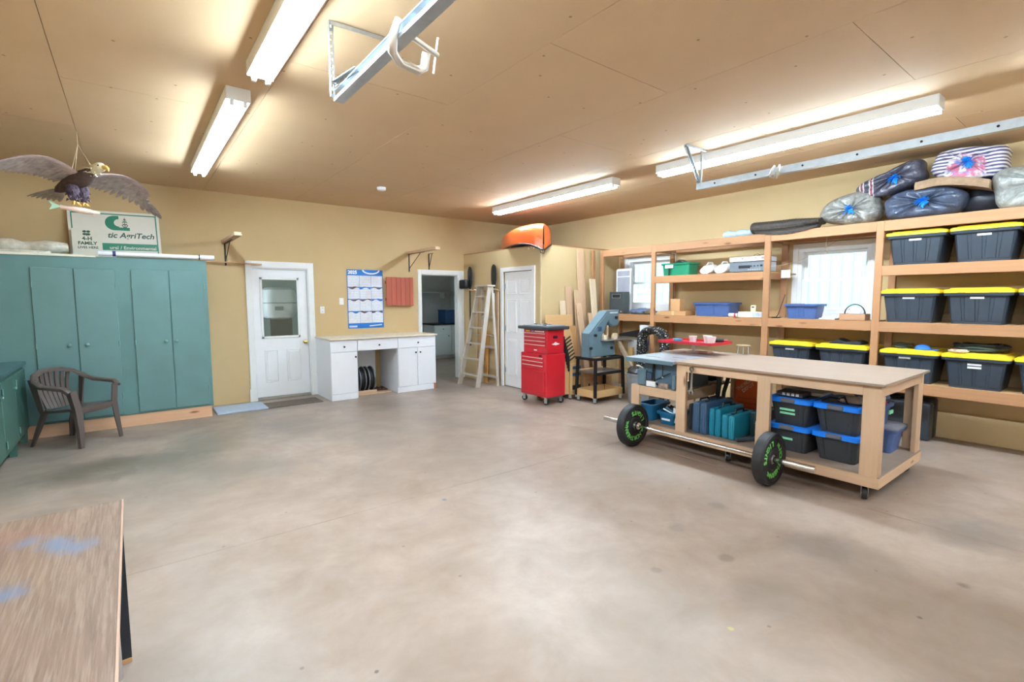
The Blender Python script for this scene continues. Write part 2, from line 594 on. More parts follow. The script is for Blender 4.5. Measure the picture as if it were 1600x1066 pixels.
d1 = thing('door_1', 'white half-glass outside door with brass knob', 'door', (1.89, YB, 0), kind='structure')
ys = YB + 0.035
bm = NB()
for a in ((1.50, 1.615, 0.04, 2.05), (2.15, 2.29, 0.04, 2.05), (1.615, 2.15, 1.90, 2.05), (1.615, 2.15, 0.04, 0.985)):
    bx(bm, a[0], a[1], ys, ys + 0.045, a[2], a[3])
dl = part('door_leaf', bm, M_WHITE, d1)
bm = NB()
mk = lambda u, v, h: (u, ys - h, v)
panel_rect(bm, mk, 1.63, 1.82, 0.27, 0.78)
panel_rect(bm, mk, 1.95, 2.16, 0.27, 0.78)
part('panel_moulding', bm, M_WHITE, dl)
bm = NB()
for a in ((1.595, 2.17, 1.885, 1.92), (1.595, 2.17, 0.965, 1.0), (1.595, 1.63, 0.965, 1.92), (2.135, 2.17, 0.965, 1.92)):
    bx(bm, a[0], a[1], ys - 0.014, ys, a[2], a[3], 0.004)
part('glazing_frame', bm, M_TRIM, dl)
part('pane', box(1.615, 2.15, ys + 0.02, ys + 0.026, 0.985, 1.90), glassmat('door_glass', (0.86, 0.92, 0.92, 1), 1.6), d1)
bm = NB()
kn = basis((2.235, ys, 0.885), (1, 0, 0), (0, 0, 1))
lathe(bm, [(0.032, 0.0), (0.032, 0.006), (0.012, 0.012), (0.012, 0.035), (0.028, 0.045), (0.030, 0.058), (0.018, 0.07), (0.002, 0.073)], 18, kn)
part('door_knob', bm, pm('brass', (206, 176, 112), 0.25, metal=1.0), dl, smooth=40)
bm = NB()
for a in ((1.40, 1.485, 0, 2.165), (2.305, 2.395, 0, 2.165)):
    bx(bm, a[0], a[1], YB - 0.02, YB + 0.002, a[2], a[3], 0.004)
bx(bm, 1.485, 2.305, YB - 0.02, YB + 0.002, 2.065, 2.165, 0.004)
for a in ((1.472, 1.497), (2.293, 2.318)):
    bx(bm, a[0], a[1], YB, YB + 0.13, 0.0, 2.068)
bx(bm, 1.497, 2.293, YB, YB + 0.13, 2.05, 2.068)
part('door_casing', bm, M_TRIM, d1)
bm = NB()
bx(bm, 1.385, 1.49, YB - 0.03, YB, 0, 0.2, 0.004)
bx(bm, 2.30, 2.41, YB - 0.03, YB, 0, 0.2, 0.004)
part('plinth_block', bm, M_TRIM, d1)
part('threshold', box(1.497, 2.293, YB - 0.02, YB + 0.12, 0, 0.035, 0.006), pm('threshold_metal', (170, 166, 158), 0.45, metal=0.5), d1)

# ---- open doorway casing
dw = thing('door_2', 'open doorway with white casing leading to a dark room', 'doorway', (4.75, YB, 0), kind='structure')
bm = NB()
for a in ((4.275, 4.35, 0, 2.13), (5.16, 5.285, 0, 2.13)):
    bx(bm, a[0], a[1], YB - 0.02, YB + 0.002, a[2], a[3], 0.004)
bx(bm, 4.35, 5.16, YB - 0.02, YB + 0.002, 2.045, 2.13, 0.004)
part('door_casing', bm, M_TRIM, dw)
bm = NB()
bx(bm, 4.34, 4.36, YB, YB + 0.13, 0, 2.05)
bx(bm, 5.15, 5.17, YB, YB + 0.13, 0, 2.05)
bx(bm, 4.36, 5.15, YB, YB + 0.13, 2.03, 2.05)
part('door_jamb', bm, M_TRIM, dw)

# ---- closet door, six panels
d3 = thing('door_4', 'white six-panel closet door behind the red tool chest', 'door', (CX, 6.69, 0), kind='structure')
xs = CX + 0.02
leaf = part('door_leaf', box(xs, xs + 0.04, CDY0 + 0.02, CDY1 - 0.02, 0.012, 2.045, 0.003), M_WHITE, d3)
bm = NB()
mk = lambda u, v, h: (xs - h, u, v)
for (u0, u1) in ((6.37, 6.65), (6.73, 7.01)):
    for (v0, v1) in ((1.66, 1.92), (0.98, 1.56), (0.22, 0.86)):
        panel_rect(bm, mk, u0, u1, v0, v1, 0.007)
part('panel_moulding', bm, M_WHITE, leaf)
bm = NB()
for (a, b2, z0, z1) in ((CDY0 - 0.065, CDY0 + 0.012, 0, 2.125), (CDY1 - 0.012, CDY1 + 0.065, 0, 2.125), (CDY0 + 0.012, CDY1 - 0.012, 2.052, 2.125)):
    bx(bm, CX - 0.02, CX + 0.002, a, b2, z0, z1, 0.004)
part('door_casing', bm, M_TRIM, d3)
for z in (0.3, 1.05, 1.8):
    bm = NB()
    cyl(bm, (xs - 0.012, CDY1 - 0.02, z - 0.045), (xs - 0.012, CDY1 - 0.02, z + 0.045), 0.008, n=8)
    bx(bm, xs - 0.006, xs, CDY1 - 0.045, CDY1 - 0.02, z - 0.045, z + 0.045)
    part('hinge', bm, M_STEEL, leaf)

# ---- windows in the right wall
def window(name, lab, y0, y1, z0, z1, zm):
    t = thing(name, lab, 'window', (XR, (y0 + y1) / 2, z0), kind='structure')
    bm = NB()
    c = 0.065
    for a in ((y0 - c, y0, z0 - c, z1 + c), (y1, y1 + c, z0 - c, z1 + c), (y0, y1, z1, z1 + c), (y0, y1, z0 - c, z0)):
        bx(bm, XR - 0.018, XR, a[0], a[1], a[2], a[3], 0.003)
    part('casing', bm, M_TRIM, t)
    bm = NB()
    f = 0.045
    for a in ((y0, y0 + f, z0, z1), (y1 - f, y1, z0, z1), (y0 + f, y1 - f, z1 - f, z1), (y0 + f, y1 - f, z0, z0 + f)):
        bx(bm, XR, XR + 0.14, a[0], a[1], a[2], a[3])
    part('window_frame', bm, M_TRIM, t)
    for k, (a, b2, xo) in enumerate(((z0 + f, zm + 0.02, 0.045), (zm - 0.02, z1 - f, 0.085))):
        bm = NB()
        s = 0.04
        ya, yb = y0 + f, y1 - f
        for q in ((ya, ya + s, a, b2), (yb - s, yb, a, b2), (ya + s, yb - s, a, a + s), (ya + s, yb - s, b2 - s, b2)):
            bx(bm, XR + xo, XR + xo + 0.035, q[0], q[1], q[2], q[3], 0.003)
        s_ = part('sash', bm, M_TRIM, t)
        part('pane', box(XR + xo + 0.014, XR + xo + 0.019, ya + s, yb - s, a + s, b2 - s), M_GLASS, s_)
    bm = NB()
    ym = (y0 + y1) / 2
    bx(bm, XR + 0.03, XR + 0.045, ym - 0.03, ym + 0.03, zm + 0.0, zm + 0.025, 0.004)
    part('sash_lock', bm, M_TRIM, t)
    return t
window('window_1', 'small white sash window at the far end of the shelves', *W1, 1.85)
window('window_2', 'white sash window with blue bin on the shelf below it', *W2, 1.81)

# ---- dim store room behind the doorway
M_GREYW = pm('store_room_paint', (232, 232, 232), 0.8, var=0.03, scale=2)
bm = NB()
bx(bm, 3.95, 4.05, YB + 0.13, 12.5, 0, 2.6)
for a in ((YB + 0.13, 8.9, 0, 2.6), (8.9, 11.1, 0, 0.4), (8.9, 11.1, 2.4, 2.6), (11.1, 12.5, 0, 2.6)):
    bx(bm, 7.3, 7.4, a[0], a[1], a[2], a[3])
bx(bm, 3.95, 7.4, 12.4, 12.5, 0, 2.6)
solo('wall_store_room', bm, M_GREYW, 'grey walls of the dim store room', 'wall', kind='structure', center=False)
t = thing('window_added', 'added unseen window brightening the dim store room', 'window', (7.35, 10.0, 0.9), kind='structure')  # added out of view to let sky light into the store room
bm = NB()
for a in ((8.9, 8.96, 0.4, 2.4), (11.04, 11.1, 0.4, 2.4), (8.96, 11.04, 0.4, 0.46), (8.96, 11.04, 2.34, 2.4), (9.97, 10.03, 0.46, 2.34)):
    bx(bm, 7.3, 7.38, a[0], a[1], a[2], a[3])
part('window_frame', bm, M_TRIM, t)
for (a, b2) in ((8.96, 9.97), (10.03, 11.04)):
    part('pane', box(7.335, 7.34, a, b2, 0.46, 2.34), M_GLASS, t)
solo('ceiling_store_room', box(3.95, 7.4, YB + 0.13, 12.5, 2.6, 2.7), M_GREYW, 'grey ceiling of the dim store room', 'ceiling', kind='structure', center=False)
t = thing('store_cabinet', 'white base cabinet with dark worktop in the dim store room', 'cabinet', (6.75, 11.7, 0))
part('body', box(6.26, 7.28, 11.42, 12.0, 0.08, 0.89), M_WHITE, t)
part('worktop', box(6.22, 7.29, 11.38, 12.02, 0.89, 0.93, 0.005), M_DARK, t)
part('plinth', box(6.30, 7.28, 11.48, 11.98, 0, 0.08), M_GREYW, t)
for i in range(2):
    x0 = 6.28 + i * 0.5
    dr = part('drawer', box(x0, x0 + 0.48, 11.40, 11.42, 0.70, 0.87, 0.004), M_WHITE, t)
    bm = NB(); ball(bm, (x0 + 0.24, 11.39, 0.785), 0.014); part('knob', bm, M_DARK, dr, smooth=60)
    do = part('cabinet_door', box(x0, x0 + 0.48, 11.40, 11.42, 0.1, 0.68, 0.004), M_WHITE, t)
    bm = NB(); ball(bm, (x0 + 0.40, 11.39, 0.6), 0.014); part('knob', bm, M_DARK, do, smooth=60)
t = thing('blue_box', 'blue lidded box on the dark store-room worktop', 'box', (6.9, 11.65, 0.93))
part('body', box(6.62, 7.2, 11.45, 11.85, 0.932, 1.26, 0.01), pm('store_blue_plastic', (42, 84, 140), 0.5), t)
part('lid', box(6.61, 7.21, 11.44, 11.86, 1.26, 1.29, 0.008), pm('store_blue_lid', (48, 92, 150), 0.5), t)
t = thing('store_shelf', 'thin grey shelf high on the store-room wall', 'shelf', (6.75, 12.2, 1.75))
part('shelf_board', box(6.0, 7.28, 12.1, 12.4, 1.75, 1.78), M_GREYW, t)
for x_ in (6.2, 7.0):
    part('bracket', box(x_, x_ + 0.02, 12.15, 12.4, 1.6, 1.75), M_GREYW, t)

# ---- bay outside the door, roof added to dim it, and a white shape
M_BAY = pm('bay_wall_paint', (150, 164, 160), 0.8, var=0.04, scale=1.5)
bm = NB()
bx(bm, -2.2, 3.9, 14.5, 14.6, -0.1, 2.9)
bx(bm, 3.85, 3.95, 8.6, 14.6, -0.1, 2.9)
solo('wall_bay', bm, M_BAY, 'grey-green walls of the bay seen through the door glass', 'wall', kind='structure', center=False)
solo('ceiling_bay_added', box(-2.2, 3.95, 8.55, 14.6, 2.9, 3.0), M_BAY, 'unseen grey-green roof added to dim the bay outside the door', 'ceiling', kind='structure', center=False)  # unseen roof, added to hold back the sky light here
solo('floor_bay', box(-2.6, 4.0, 8.54, 14.6, -0.3, -0.1), pm('bay_concrete', (120, 118, 112), 0.8), 'grey concrete apron outside the door', 'floor', kind='structure', center=False)
t = thing('white_shape', 'white rounded trailer seen through the door window', 'shape', (2.85, 12.6, -0.1))  # solid stand-in for the unclear white shape behind the pane
def vloop(z, w, d, r):
    return rrect(2.76, 12.6, w * 0.68, d * 0.7, r * 0.62, z, 5)
bm = loft(NB(), [vloop(1.12, 0.6, 0.7, 0.2), vloop(1.16, 0.86, 1.0, 0.28), vloop(1.27, 1.02, 1.16, 0.3), vloop(1.49, 1.08, 1.2, 0.3)])
part('lower_shell', bm, pm('shape_white', (236, 240, 244), 0.3, var=0.02), t, smooth=35)
part('belt_strip', loft(NB(), [vloop(1.49, 1.1, 1.22, 0.3), vloop(1.51, 1.1, 1.22, 0.3)]), pm('shape_grey', (150, 160, 166), 0.4), t, smooth=35)
bm = loft(NB(), [vloop(1.51, 1.08, 1.2, 0.3), vloop(1.70, 1.02, 1.14, 0.3), vloop(1.80, 0.94, 1.04, 0.28), vloop(1.86, 0.7, 0.8, 0.2)])
part('upper_shell', bm, MATS['shape_white'], t, smooth=35)
part('vent', box(2.60, 2.78, 12.17, 12.2, 1.33, 1.42, 0.004), MATS['shape_grey'], t)
for s in (-1, 1):
    bm = NB()
    cyl(bm, (2.76 + s * 0.3 - 0.06, 12.6, 0.2), (2.76 + s * 0.3 + 0.06, 12.6, 0.2), 0.3, n=20)
    part('base_disc', bm, M_RUBBER, t, smooth=40)
part('base_block', box(2.52, 3.0, 12.35, 12.85, 0.35, 1.12), pm('base_block_grey', (96, 104, 102), 0.6), t)

# ---- neighbour building and yard outside the right wall
solo('ground', box(7.42, 40, -25, 35, -0.4, -0.15), pm('pale_gravel', (196, 196, 190), 0.9, var=0.12, scale=2), 'pale gravel yard outside the windows', 'ground', kind='structure', center=False)
nb = thing('metal_building', 'pale teal ribbed metal building outside the windows', 'building', (17.5, 4, -0.15))
M_TEAL = pm('teal_siding', (150, 212, 208), 0.5, var=0.03)
bm = NB()
pts = []
y = -14.0
while y < 26:
    pts += [(17.0, y), (17.0, y + 0.22), (16.96, y + 0.24), (16.96, y + 0.28)]
    y += 0.30
pts += [(17.3, y), (17.3, -14.0)]
prism(bm, pts, 'z', -0.15, 5.2)
part('ribbed_wall', bm, M_TEAL, nb)
part('roof', box(16.5, 24, -14.4, 26.4, 5.2, 5.35), pm('roof_white', (225, 232, 232), 0.5), nb)
part('base_band', box(16.93, 17.0, -14, 26, -0.15, 0.5), M_WHITE, nb)
def nbwin(y0, y1, z0, z1):
    bm = NB()
    for a in ((y0, y0 + 0.16, z0, z1), (y1 - 0.16, y1, z0, z1), (y0 + 0.16, y1 - 0.16, z0, z0 + 0.16), (y0 + 0.16, y1 - 0.16, z1 - 0.16, z1)):
        bx(bm, 16.88, 17.0, a[0], a[1], a[2], a[3])
    w_ = part('window', bm, M_WHITE, nb)
    part('pane', box(16.93, 16.96, y0 + 0.16, y1 - 0.16, z0 + 0.16, z1 - 0.16), pm('far_pane', (150, 178, 190), 0.2), w_)
nbwin(12.40, 13.40, 1.10, 1.95)
# ================================================================== LEFT SIDE AND BACK WALL
def sub_knob(parent, p, d, mat, r=0.016):
    bm = NB()
    u = Vector(d)
    a, b = frame_of(u)
    lathe(bm, [(r * 0.55, 0), (r * 0.45, 0.008), (r * 0.95, 0.014), (r, 0.02), (r * 0.7, 0.027), (0.001, 0.029)], 14, basis(p, a, b) if a.cross(b).dot(u) > 0 else basis(p, b, a))
    return part('knob', bm, mat, parent, smooth=50)

# ---- tall green cabinet
t = thing('tall_cabinet', 'tall green painted wooden cabinet with four doors', 'cabinet', (-0.44, 8.03, 0))
bm = NB()
bx(bm, -1.72, 0.822, 7.672, 8.40, 0.15, 2.09, 0.003)
part('body', bm, M_GREEN, t)
part('plinth', box(-1.72, 0.80, 7.685, 8.38, 0, 0.15), wood('pink_plinth_wood', (232, 186, 150), (206, 152, 112), 'x'), t)
M_GREEN2 = pm('green_door_paint', (97, 131, 130), 0.45, var=0.06, scale=3, bmp=0.03, bscale=120)
M_KNOBG = pm('green_knob_paint', (100, 140, 134), 0.35)
for (x0, x1, kx) in ((-0.868, -0.510, -0.585), (-0.503, -0.125, -0.425), (0.022, 0.396, 0.335), (0.408, 0.782, 0.447)):
    d = part('cabinet_door', box(x0, x1, 7.655, 7.672, 0.175, 1.945, 0.004), M_GREEN2, t)
    sub_knob(d, (kx, 7.656, 1.05), (0, -1, 0), M_KNOBG, 0.021)
    hx = x0 + 0.004 if kx > (x0 + x1) / 2 else x1 - 0.004
    for hz in (0.4, 1.05, 1.75):
        bm = NB()
        cyl(bm, (hx, 7.652, hz - 0.03), (hx, 7.652, hz + 0.03), 0.007, n=8)
        part('hinge', bm, M_KNOBG, d)
part('top_edge_strip', box(-1.72, -0.29, 7.66, 7.685, 2.078, 2.105, 0.003), pm('cream_edge', (232, 226, 208), 0.5), t)

# ---- long tube lamp carton lying on the cabinet front edge
t = thing('lamp_tube', 'long white lamp tube with blue end band lying on the green cabinet', 'lamp tube', (0.3, 7.66, 2.09))
bm = NB(); cyl(bm, (-0.17, 7.655, 2.128), (0.78, 7.66, 2.128), 0.026, n=14)
part('tube', bm, M_WHITE, t, smooth=40)
for (a, b2) in ((-0.27, -0.14), (0.76, 0.915)):
    bm = NB(); cyl(bm, (a, 7.655, 2.129), (b2, 7.66, 2.129), 0.033, n=14)
    part('end_cap', bm, pm('tube_cap_white', (226, 230, 236), 0.35), t, smooth=40)
bm = NB(); cyl(bm, (-0.135, 7.655, 2.129), (-0.105, 7.655, 2.129), 0.034, n=14)
part('blue_band', bm, pm('navy_tape', (42, 52, 110), 0.5), t, smooth=40)
bm = NB(); cyl(bm, (0.74, 7.655, 2.129), (0.752, 7.655, 2.129), 0.034, n=14)
part('dark_band', bm, M_DARK, t, smooth=40)
part('carton', box(-0.10, 0.70, 7.69, 7.80, 2.092, 2.135, 0.004), pm('white_card', (228, 226, 222), 0.7), t)

# ---- clear plastic roll lying on the cabinet
bm = NB()
pts = []
for i in range(13):
    x = -1.7 + i * 0.095
    pts.append((x, 8.0 + 0.02 * math.sin(i * 1.7), 2.195 + 0.012 * math.sin(i * 2.3)))
tube(bm, pts, [0.075 + 0.02 * math.sin(i * 1.9 + 1) for i in range(13)], 12)
bx(bm, -1.72, -0.7, 7.9, 8.1, 2.092, 2.15, 0.01)
solo('plastic_roll', bm, pm('cloudy_plastic', (206, 198, 180), 0.25, var=0.15, scale=25, bmp=0.4, bscale=30), 'cloudy plastic sheeting rolled up on the green cabinet', 'plastic roll', smooth=50)

# ---- signs leaning on the wall
M_SIGN = pm('sign_cream', (228, 222, 210), 0.45, var=0.02)
M_SGREEN = pm('sign_green', (36, 128, 98), 0.45, var=0.03)
M_STEXT = pm('sign_text_dark', (52, 86, 70), 0.5, var=0.02)
def flat(bm, m, pts, h=0.0015, z0=0.0):
    loft(bm, [[m @ Vector((p[0], p[1], z0)) for p in pts], [m @ Vector((p[0], p[1], z0 + h)) for p in pts]])
    return bm
S1 = basis((-0.552, 8.27, 2.092), (1, 0, 0.022), (-0.022, 0.13, 1))
t = thing('farm_sign', 'large white sign with green border and green C-shaped logo', 'sign', (-0.1, 8.3, 2.092))
part('board', flat(NB(), S1, ((0, 0), (0.932, 0), (0.932, 0.625), (0, 0.625)), 0.012), M_SIGN, t)
F1 = S1 @ Matrix.Translation((0, 0, 0.012))
bm = NB()
for q in ((0.03, 0.042, 0, 0.595), (0.888, 0.902, 0, 0.595), (0.042, 0.888, 0.581, 0.595)):
    flat(bm, F1, ((q[0], q[2]), (q[1], q[2]), (q[1], q[3]), (q[0], q[3])))
part('border', bm, M_SGREEN, t)
cx, cy, R = 0.455, 0.475, 0.095
out = [(cx + 0.048, cy + R)] + [(cx + R * math.cos(a), cy + R * math.sin(a)) for a in [PI / 2 + i * PI / 14 for i in range(15)]] + [(cx + 0.155, cy - R), (cx + 0.155, cy - R + 0.04)]
r2 = 0.052
cx2 = cx + 0.048
inn = [(cx2, cy - R + 0.04)] + [(cx2 + r2 * math.cos(a), cy + 0.004 + r2 * 0.95 * math.sin(a)) for a in [-PI / 2 - i * PI / 12 for i in range(13)]]
flat_ = flat(NB(), F1, out + inn)
part('emblem', flat_, M_SGREEN, t)
bm = NB()
px = cx + 0.108
flat(bm, F1, ((px - 0.005, cy - 0.06), (px + 0.005, cy - 0.06), (px + 0.003, cy + 0.075), (px - 0.003, cy + 0.075)))
for (dy, s, l) in ((-0.015, 1, 0.035), (-0.015, -1, 0.035), (0.02, 1, 0.03), (0.02, -1, 0.03), (0.05, 1, 0.018), (0.05, -1, 0.018)):
    p0 = (px, cy + dy)
    flat(bm, F1, (p0, (px + s * l * 0.5, cy + dy + 0.012), (px + s * l, cy + dy - 0.02), (px + s * l * 0.45, cy + dy - 0.006)), 0.0015, 0.0003)
for s in (-1, 1):
    flat(bm, F1, ((px, cy - 0.06), (px + s * 0.012, cy - 0.06), (px + s * 0.036, cy - 0.02), (px + s * 0.022, cy - 0.028)), 0.0015, 0.0002)
part('plant_emblem', bm, M_STEXT, t)
part('lettering', text_bm('tic AgriTech', 0.098, F1 @ Matrix.Translation((0.372, 0.312, 0.001)), align='LEFT', bold=0.0022, shear=0.25), M_STEXT, t)
part('green_band', flat(NB(), F1, ((0.05, 0.118), (0.888, 0.118), (0.888, 0.208), (0.05, 0.208))), M_SGREEN, t)
part('band_lettering', text_bm('ural / Environmental', 0.060, F1 @ Matrix.Translation((0.385, 0.150, 0.0025)), align='LEFT', bold=0.001), M_SIGN, t)

S2 = basis((-0.525, 8.19, 2.092), (1, 0, 0.015), (-0.015, 0.14, 1))
t = thing('family_sign', 'small white sign with green clover reading 4-H FAMILY', 'sign', (-0.38, 8.2, 2.092))
part('board', flat(NB(), S2, ((0, 0), (0.288, 0), (0.288, 0.378), (0, 0.378)), 0.008), pm('sign_white', (226, 222, 206), 0.45, var=0.03), t)
F2 = S2 @ Matrix.Translation((0, 0, 0.008))
bm = NB()
for s in (-1, 1):
    for q in (-1, 1):
        c = (0.142 + s * 0.019, 0.325 + q * 0.017)
        flat(bm, F2, [(c[0] + 0.019 * math.cos(a), c[1] + 0.015 * math.sin(a)) for a in [i * PI / 6 for i in range(12)]], 0.0015, 0.0002 * (s + 1) + 0.0001 * (q + 1))
flat(bm, F2, ((0.138, 0.288), (0.150, 0.288), (0.146, 0.325), (0.140, 0.325)))
part('clover_emblem', bm, M_STEXT, t)
part('lettering', join([text_bm('4-H', 0.062, F2 @ Matrix.Translation((0.145, 0.252, 0.001)), bold=0.002), text_bm('FAMILY', 0.056, F2 @ Matrix.Translation((0.145, 0.193, 0.001)), bold=0.002),
                        text_bm('LIVES HERE', 0.040, F2 @ Matrix.Translation((0.148, 0.140, 0.001)), bold=0.001)]), M_STEXT, t)
part('edge_strip', box(-0.30, -0.20, 8.05, 8.12, 2.092, 2.11), M_CARD, t)

# ---- green counter at the left edge
t = thing('green_counter', 'low green wooden counter with dark worktop at the left edge', 'counter', (-1.33, 6.5, 0))
M_GREEN3 = pm('counter_green_paint', (62, 98, 86), 0.5, var=0.12, scale=2.5, bmp=0.04)
part('body', box(-1.72, -0.985, 5.62, 7.60, 0.12, 0.86, 0.003), M_GREEN3, t)
part('worktop', box(-1.74, -0.955, 5.58, 7.62, 0.86, 0.90, 0.006), pm('dark_teal_worktop', (52, 92, 96), 0.22, var=0.2, scale=4), t)
for (a, b2) in ((5.64, 6.28), (6.30, 6.94), (6.96, 7.58)):
    d = part('cabinet_door', box(-0.985, -0.967, a, b2, 0.16, 0.82, 0.004), M_GREEN3, t)
    for z in (0.25, 0.74):
        bm = NB(); bx(bm, -0.967, -0.959, a + 0.01, a + 0.05, z - 0.03, z + 0.03, 0.002); cyl(bm, (-0.958, a + 0.008, z - 0.03), (-0.958, a + 0.008, z + 0.03), 0.006, n=8)
        part('hinge', bm, M_KNOBG, d)
    sub_knob(d, (-0.968, b2 - 0.06, 0.7), (1, 0, 0), M_KNOBG)
for y in (5.64, 6.9, 7.52):
    for x in (-1.70, -1.04):
        part('leg', box(x, x + 0.055, y, y + 0.06, 0, 0.13), M_GREEN3, t)

# ---- brown plastic armchair (moulded)
t = thing('plastic_armchair', 'brown moulded plastic armchair with slatted back', 'chair', (-0.54, 7.22, 0), math.atan2(-0.26, 0.28) + PI / 2)
# local frame: front of the chair is -Y, width along X
M_BROWN = pm('brown_plastic', (86, 74, 69), 0.32, var=0.1, scale=4, coat=0.12)
bm = NB()
n = 9
loops = []
for j in range(7):
    v = j / 6
    yy = -0.25 + v * 0.44
    zz = 0.43 - 0.045 * v + (0.0 if j else -0.03)
    wv = 0.245 - 0.02 * v
    loops.append([((-1 + 2 * i / (n - 1)) * wv, yy, zz - 0.018 * (1 - (2 * i / (n - 1) - 1) ** 2)) for i in range(n)] + [((1 - 2 * i / (n - 1)) * wv, yy, zz - 0.03 - 0.018 * (1 - (2 * i / (n - 1) - 1) ** 2)) for i in range(n)])
loft(bm, loops)
part('seat', bm, M_BROWN, t, smooth=40, w=False)
# arm and back rail: one sweeping band
pts = []
for s in (-1,):
    pass
rail = [(-0.285, -0.245, 0.60), (-0.30, -0.20, 0.645), (-0.305, -0.08, 0.655), (-0.30, 0.06, 0.665), (-0.275, 0.16, 0.71), (-0.21, 0.235, 0.775), (-0.11, 0.275, 0.805), (0.0, 0.285, 0.812)]
rail = rail + [(-p[0], p[1], p[2]) for p in reversed(rail[:-1])]
def band(bm, pts, w, th, inward=True):
    lp = []
    m = len(pts)
    for i, p in enumerate(pts):
        p = Vector(p)
        d = (Vector(pts[min(i + 1, m - 1)]) - Vector(pts[max(i - 1, 0)])).normalized()
        side = Vector((0, 0, 1)).cross(d)
        side = side.normalized() if side.length > 1e-4 else Vector((1, 0, 0))
        up = d.cross(side).normalized()
        lp.append([p + side * (w / 2) - up * th * 0.6, p + side * (w / 2) + up * th * 0.2, p + side * (w * 0.25) + up * th * 0.55, p - side * (w * 0.25) + up * th * 0.55, p - side * (w / 2) + up * th * 0.2, p - side * (w / 2) - up * th * 0.6])
    loft(bm, lp)
bm = NB(); band(bm, rail, 0.06, 0.035)
part('arm_rail', bm, M_BROWN, t, smooth=50, w=False)
# back slats
for i in range(7):
    u = -0.15 + i * 0.05
    bm = NB()
    top = Vector((u * 1.15, 0.275 - abs(u) * 0.18, 0.80 - abs(u) * 0.25))
    bot = Vector((u * 0.82, 0.185, 0.39))
    lp = []
    for k in range(6):
        f = k / 5
        p = bot.lerp(top, f)
        p.y += 0.025 * math.sin(f * PI)
        w_ = 0.019
        lp.append([p + Vector((-w_, 0, 0)), p + Vector((w_, 0, 0)), p + Vector((w_, 0.012, 0)), p + Vector((-w_, 0.012, 0))])
    loft(bm, lp)
    part('back_slat', bm, M_BROWN, t, w=False, smooth=40)
for s in (-1, 1):
    # side panel of the back
    bm = NB()
    lp = []
    for k in range(7):
        f = k / 6
        p = Vector((s * 0.205, 0.17, 0.385)).lerp(Vector((s * 0.262, 0.19, 0.735)), f)
        w_ = 0.026 + 0.012 * f
        lp.append([p + Vector((0, -w_, 0)), p + Vector((s * 0.012, w_, 0)), p + Vector((s * 0.024, w_, 0)), p + Vector((s * 0.014, -w_, 0))])
    loft(bm, lp)
    part('back_side', bm, M_BROWN, t, w=False, smooth=40)
    # front leg running up into the arm
    for (path, nm) in (([(s * 0.255, -0.30, 0.0), (s * 0.248, -0.285, 0.2), (s * 0.25, -0.262, 0.42), (s * 0.285, -0.25, 0.62)], 'leg'), ([(s * 0.235, 0.32, 0.0), (s * 0.215, 0.26, 0.2), (s * 0.20, 0.185, 0.40)], 'leg')):
        bm = NB()
        lp = []
        m_ = len(path)
        for k, p in enumerate(path):
            p = Vector(p)
            f = k / (m_ - 1)
            a = 0.040 + 0.032 * math.sin(min(1, f * 1.4) * PI / 2)
            b2 = 0.034 + 0.022 * f
            sy = -1 if p.y < 0 else 1
            lp.append([p + Vector((-s * a, 0, 0)), p + Vector((0, 0, 0)), p + Vector((0, -sy * b2, 0)), p + Vector((-s * 0.010, -sy * b2, 0)), p + Vector((-s * 0.012, -sy * 0.012, 0)), p + Vector((-s * a, -sy * 0.010, 0))])
        loft(bm, lp)
        part(nm, bm, M_BROWN, t, w=False, smooth=40)
bm = NB()
lp = []
for i in range(9):
    u = -0.235 + 0.47 * i / 8
    dz = 0.055 - 0.035 * math.sin(PI * i / 8)
    lp.append([(u, -0.262, 0.425), (u, -0.252, 0.425), (u, -0.252, 0.405 - dz), (u, -0.262, 0.405 - dz)])
loft(bm, lp)
part('front_apron', bm, M_BROWN, t, w=False)

# ---- desk
t = thing('white_desk', 'white kneehole desk with three drawers and dark knobs', 'desk', (3.3, 8.0, 0))
FY = 7.66
M_DESK = pm('white_melamine', (238, 240, 246), 0.35, var=0.012)
M_KN = pm('dark_bronze_knob', (58, 56, 58), 0.35, metal=0.6)
part('desk_top', box(2.375, 4.235, 7.61, 8.405, 0.945, 0.968, 0.003), wood('desk_top_laminate', (238, 226, 206), (226, 208, 180), 'x', knots=False, rough=0.4), t)
bm = NB(); bx(bm, 2.39, 2.815, FY, 8.395, 0.0, 0.945)
part('pedestal', bm, M_DESK, t)
bm = NB(); bx(bm, 3.50, 4.21, FY, 8.395, 0.0, 0.945)
part('pedestal', bm, M_DESK, t)
part('kneehole_back', box(2.815, 3.38, 8.33, 8.35, 0.0, 0.945), M_DESK, t)
part('top_rail', box(2.815, 3.50, FY, 8.1, 0.93, 0.945), M_DESK, t)
for (a, b2, k) in ((2.392, 2.808, 2.6), (2.818, 3.496, 3.17), (3.504, 4.208, 3.867)):
    d = part('drawer', box(a, b2, FY - 0.02, FY, 0.757, 0.938, 0.003), M_DESK, t)
    sub_knob(d, (k, FY - 0.019, 0.835), (0, -1, 0), M_KN, 0.015)
for (a, b2, k) in ((2.392, 2.808, 2.775), (3.504, 3.854, 3.822), (3.860, 4.208, 3.905)):
    d = part('cabinet_door', box(a, b2, FY - 0.02, FY, 0.10, 0.75, 0.003), M_DESK, t)
    sub_knob(d, (k, FY - 0.019, 0.668), (0, -1, 0), M_KN, 0.015)
for (a, b2) in ((2.385, 2.79), (3.48, 4.16)):
    part('base_strip', box(a, b2, FY - 0.03, FY, 0, 0.09, 0.004), M_DESK, t)
part('wood_foot', box(4.165, 4.215, FY - 0.01, FY + 0.04, 0.0, 0.10, 0.003), pm('red_wood_foot', (188, 122, 92), 0.6), t)

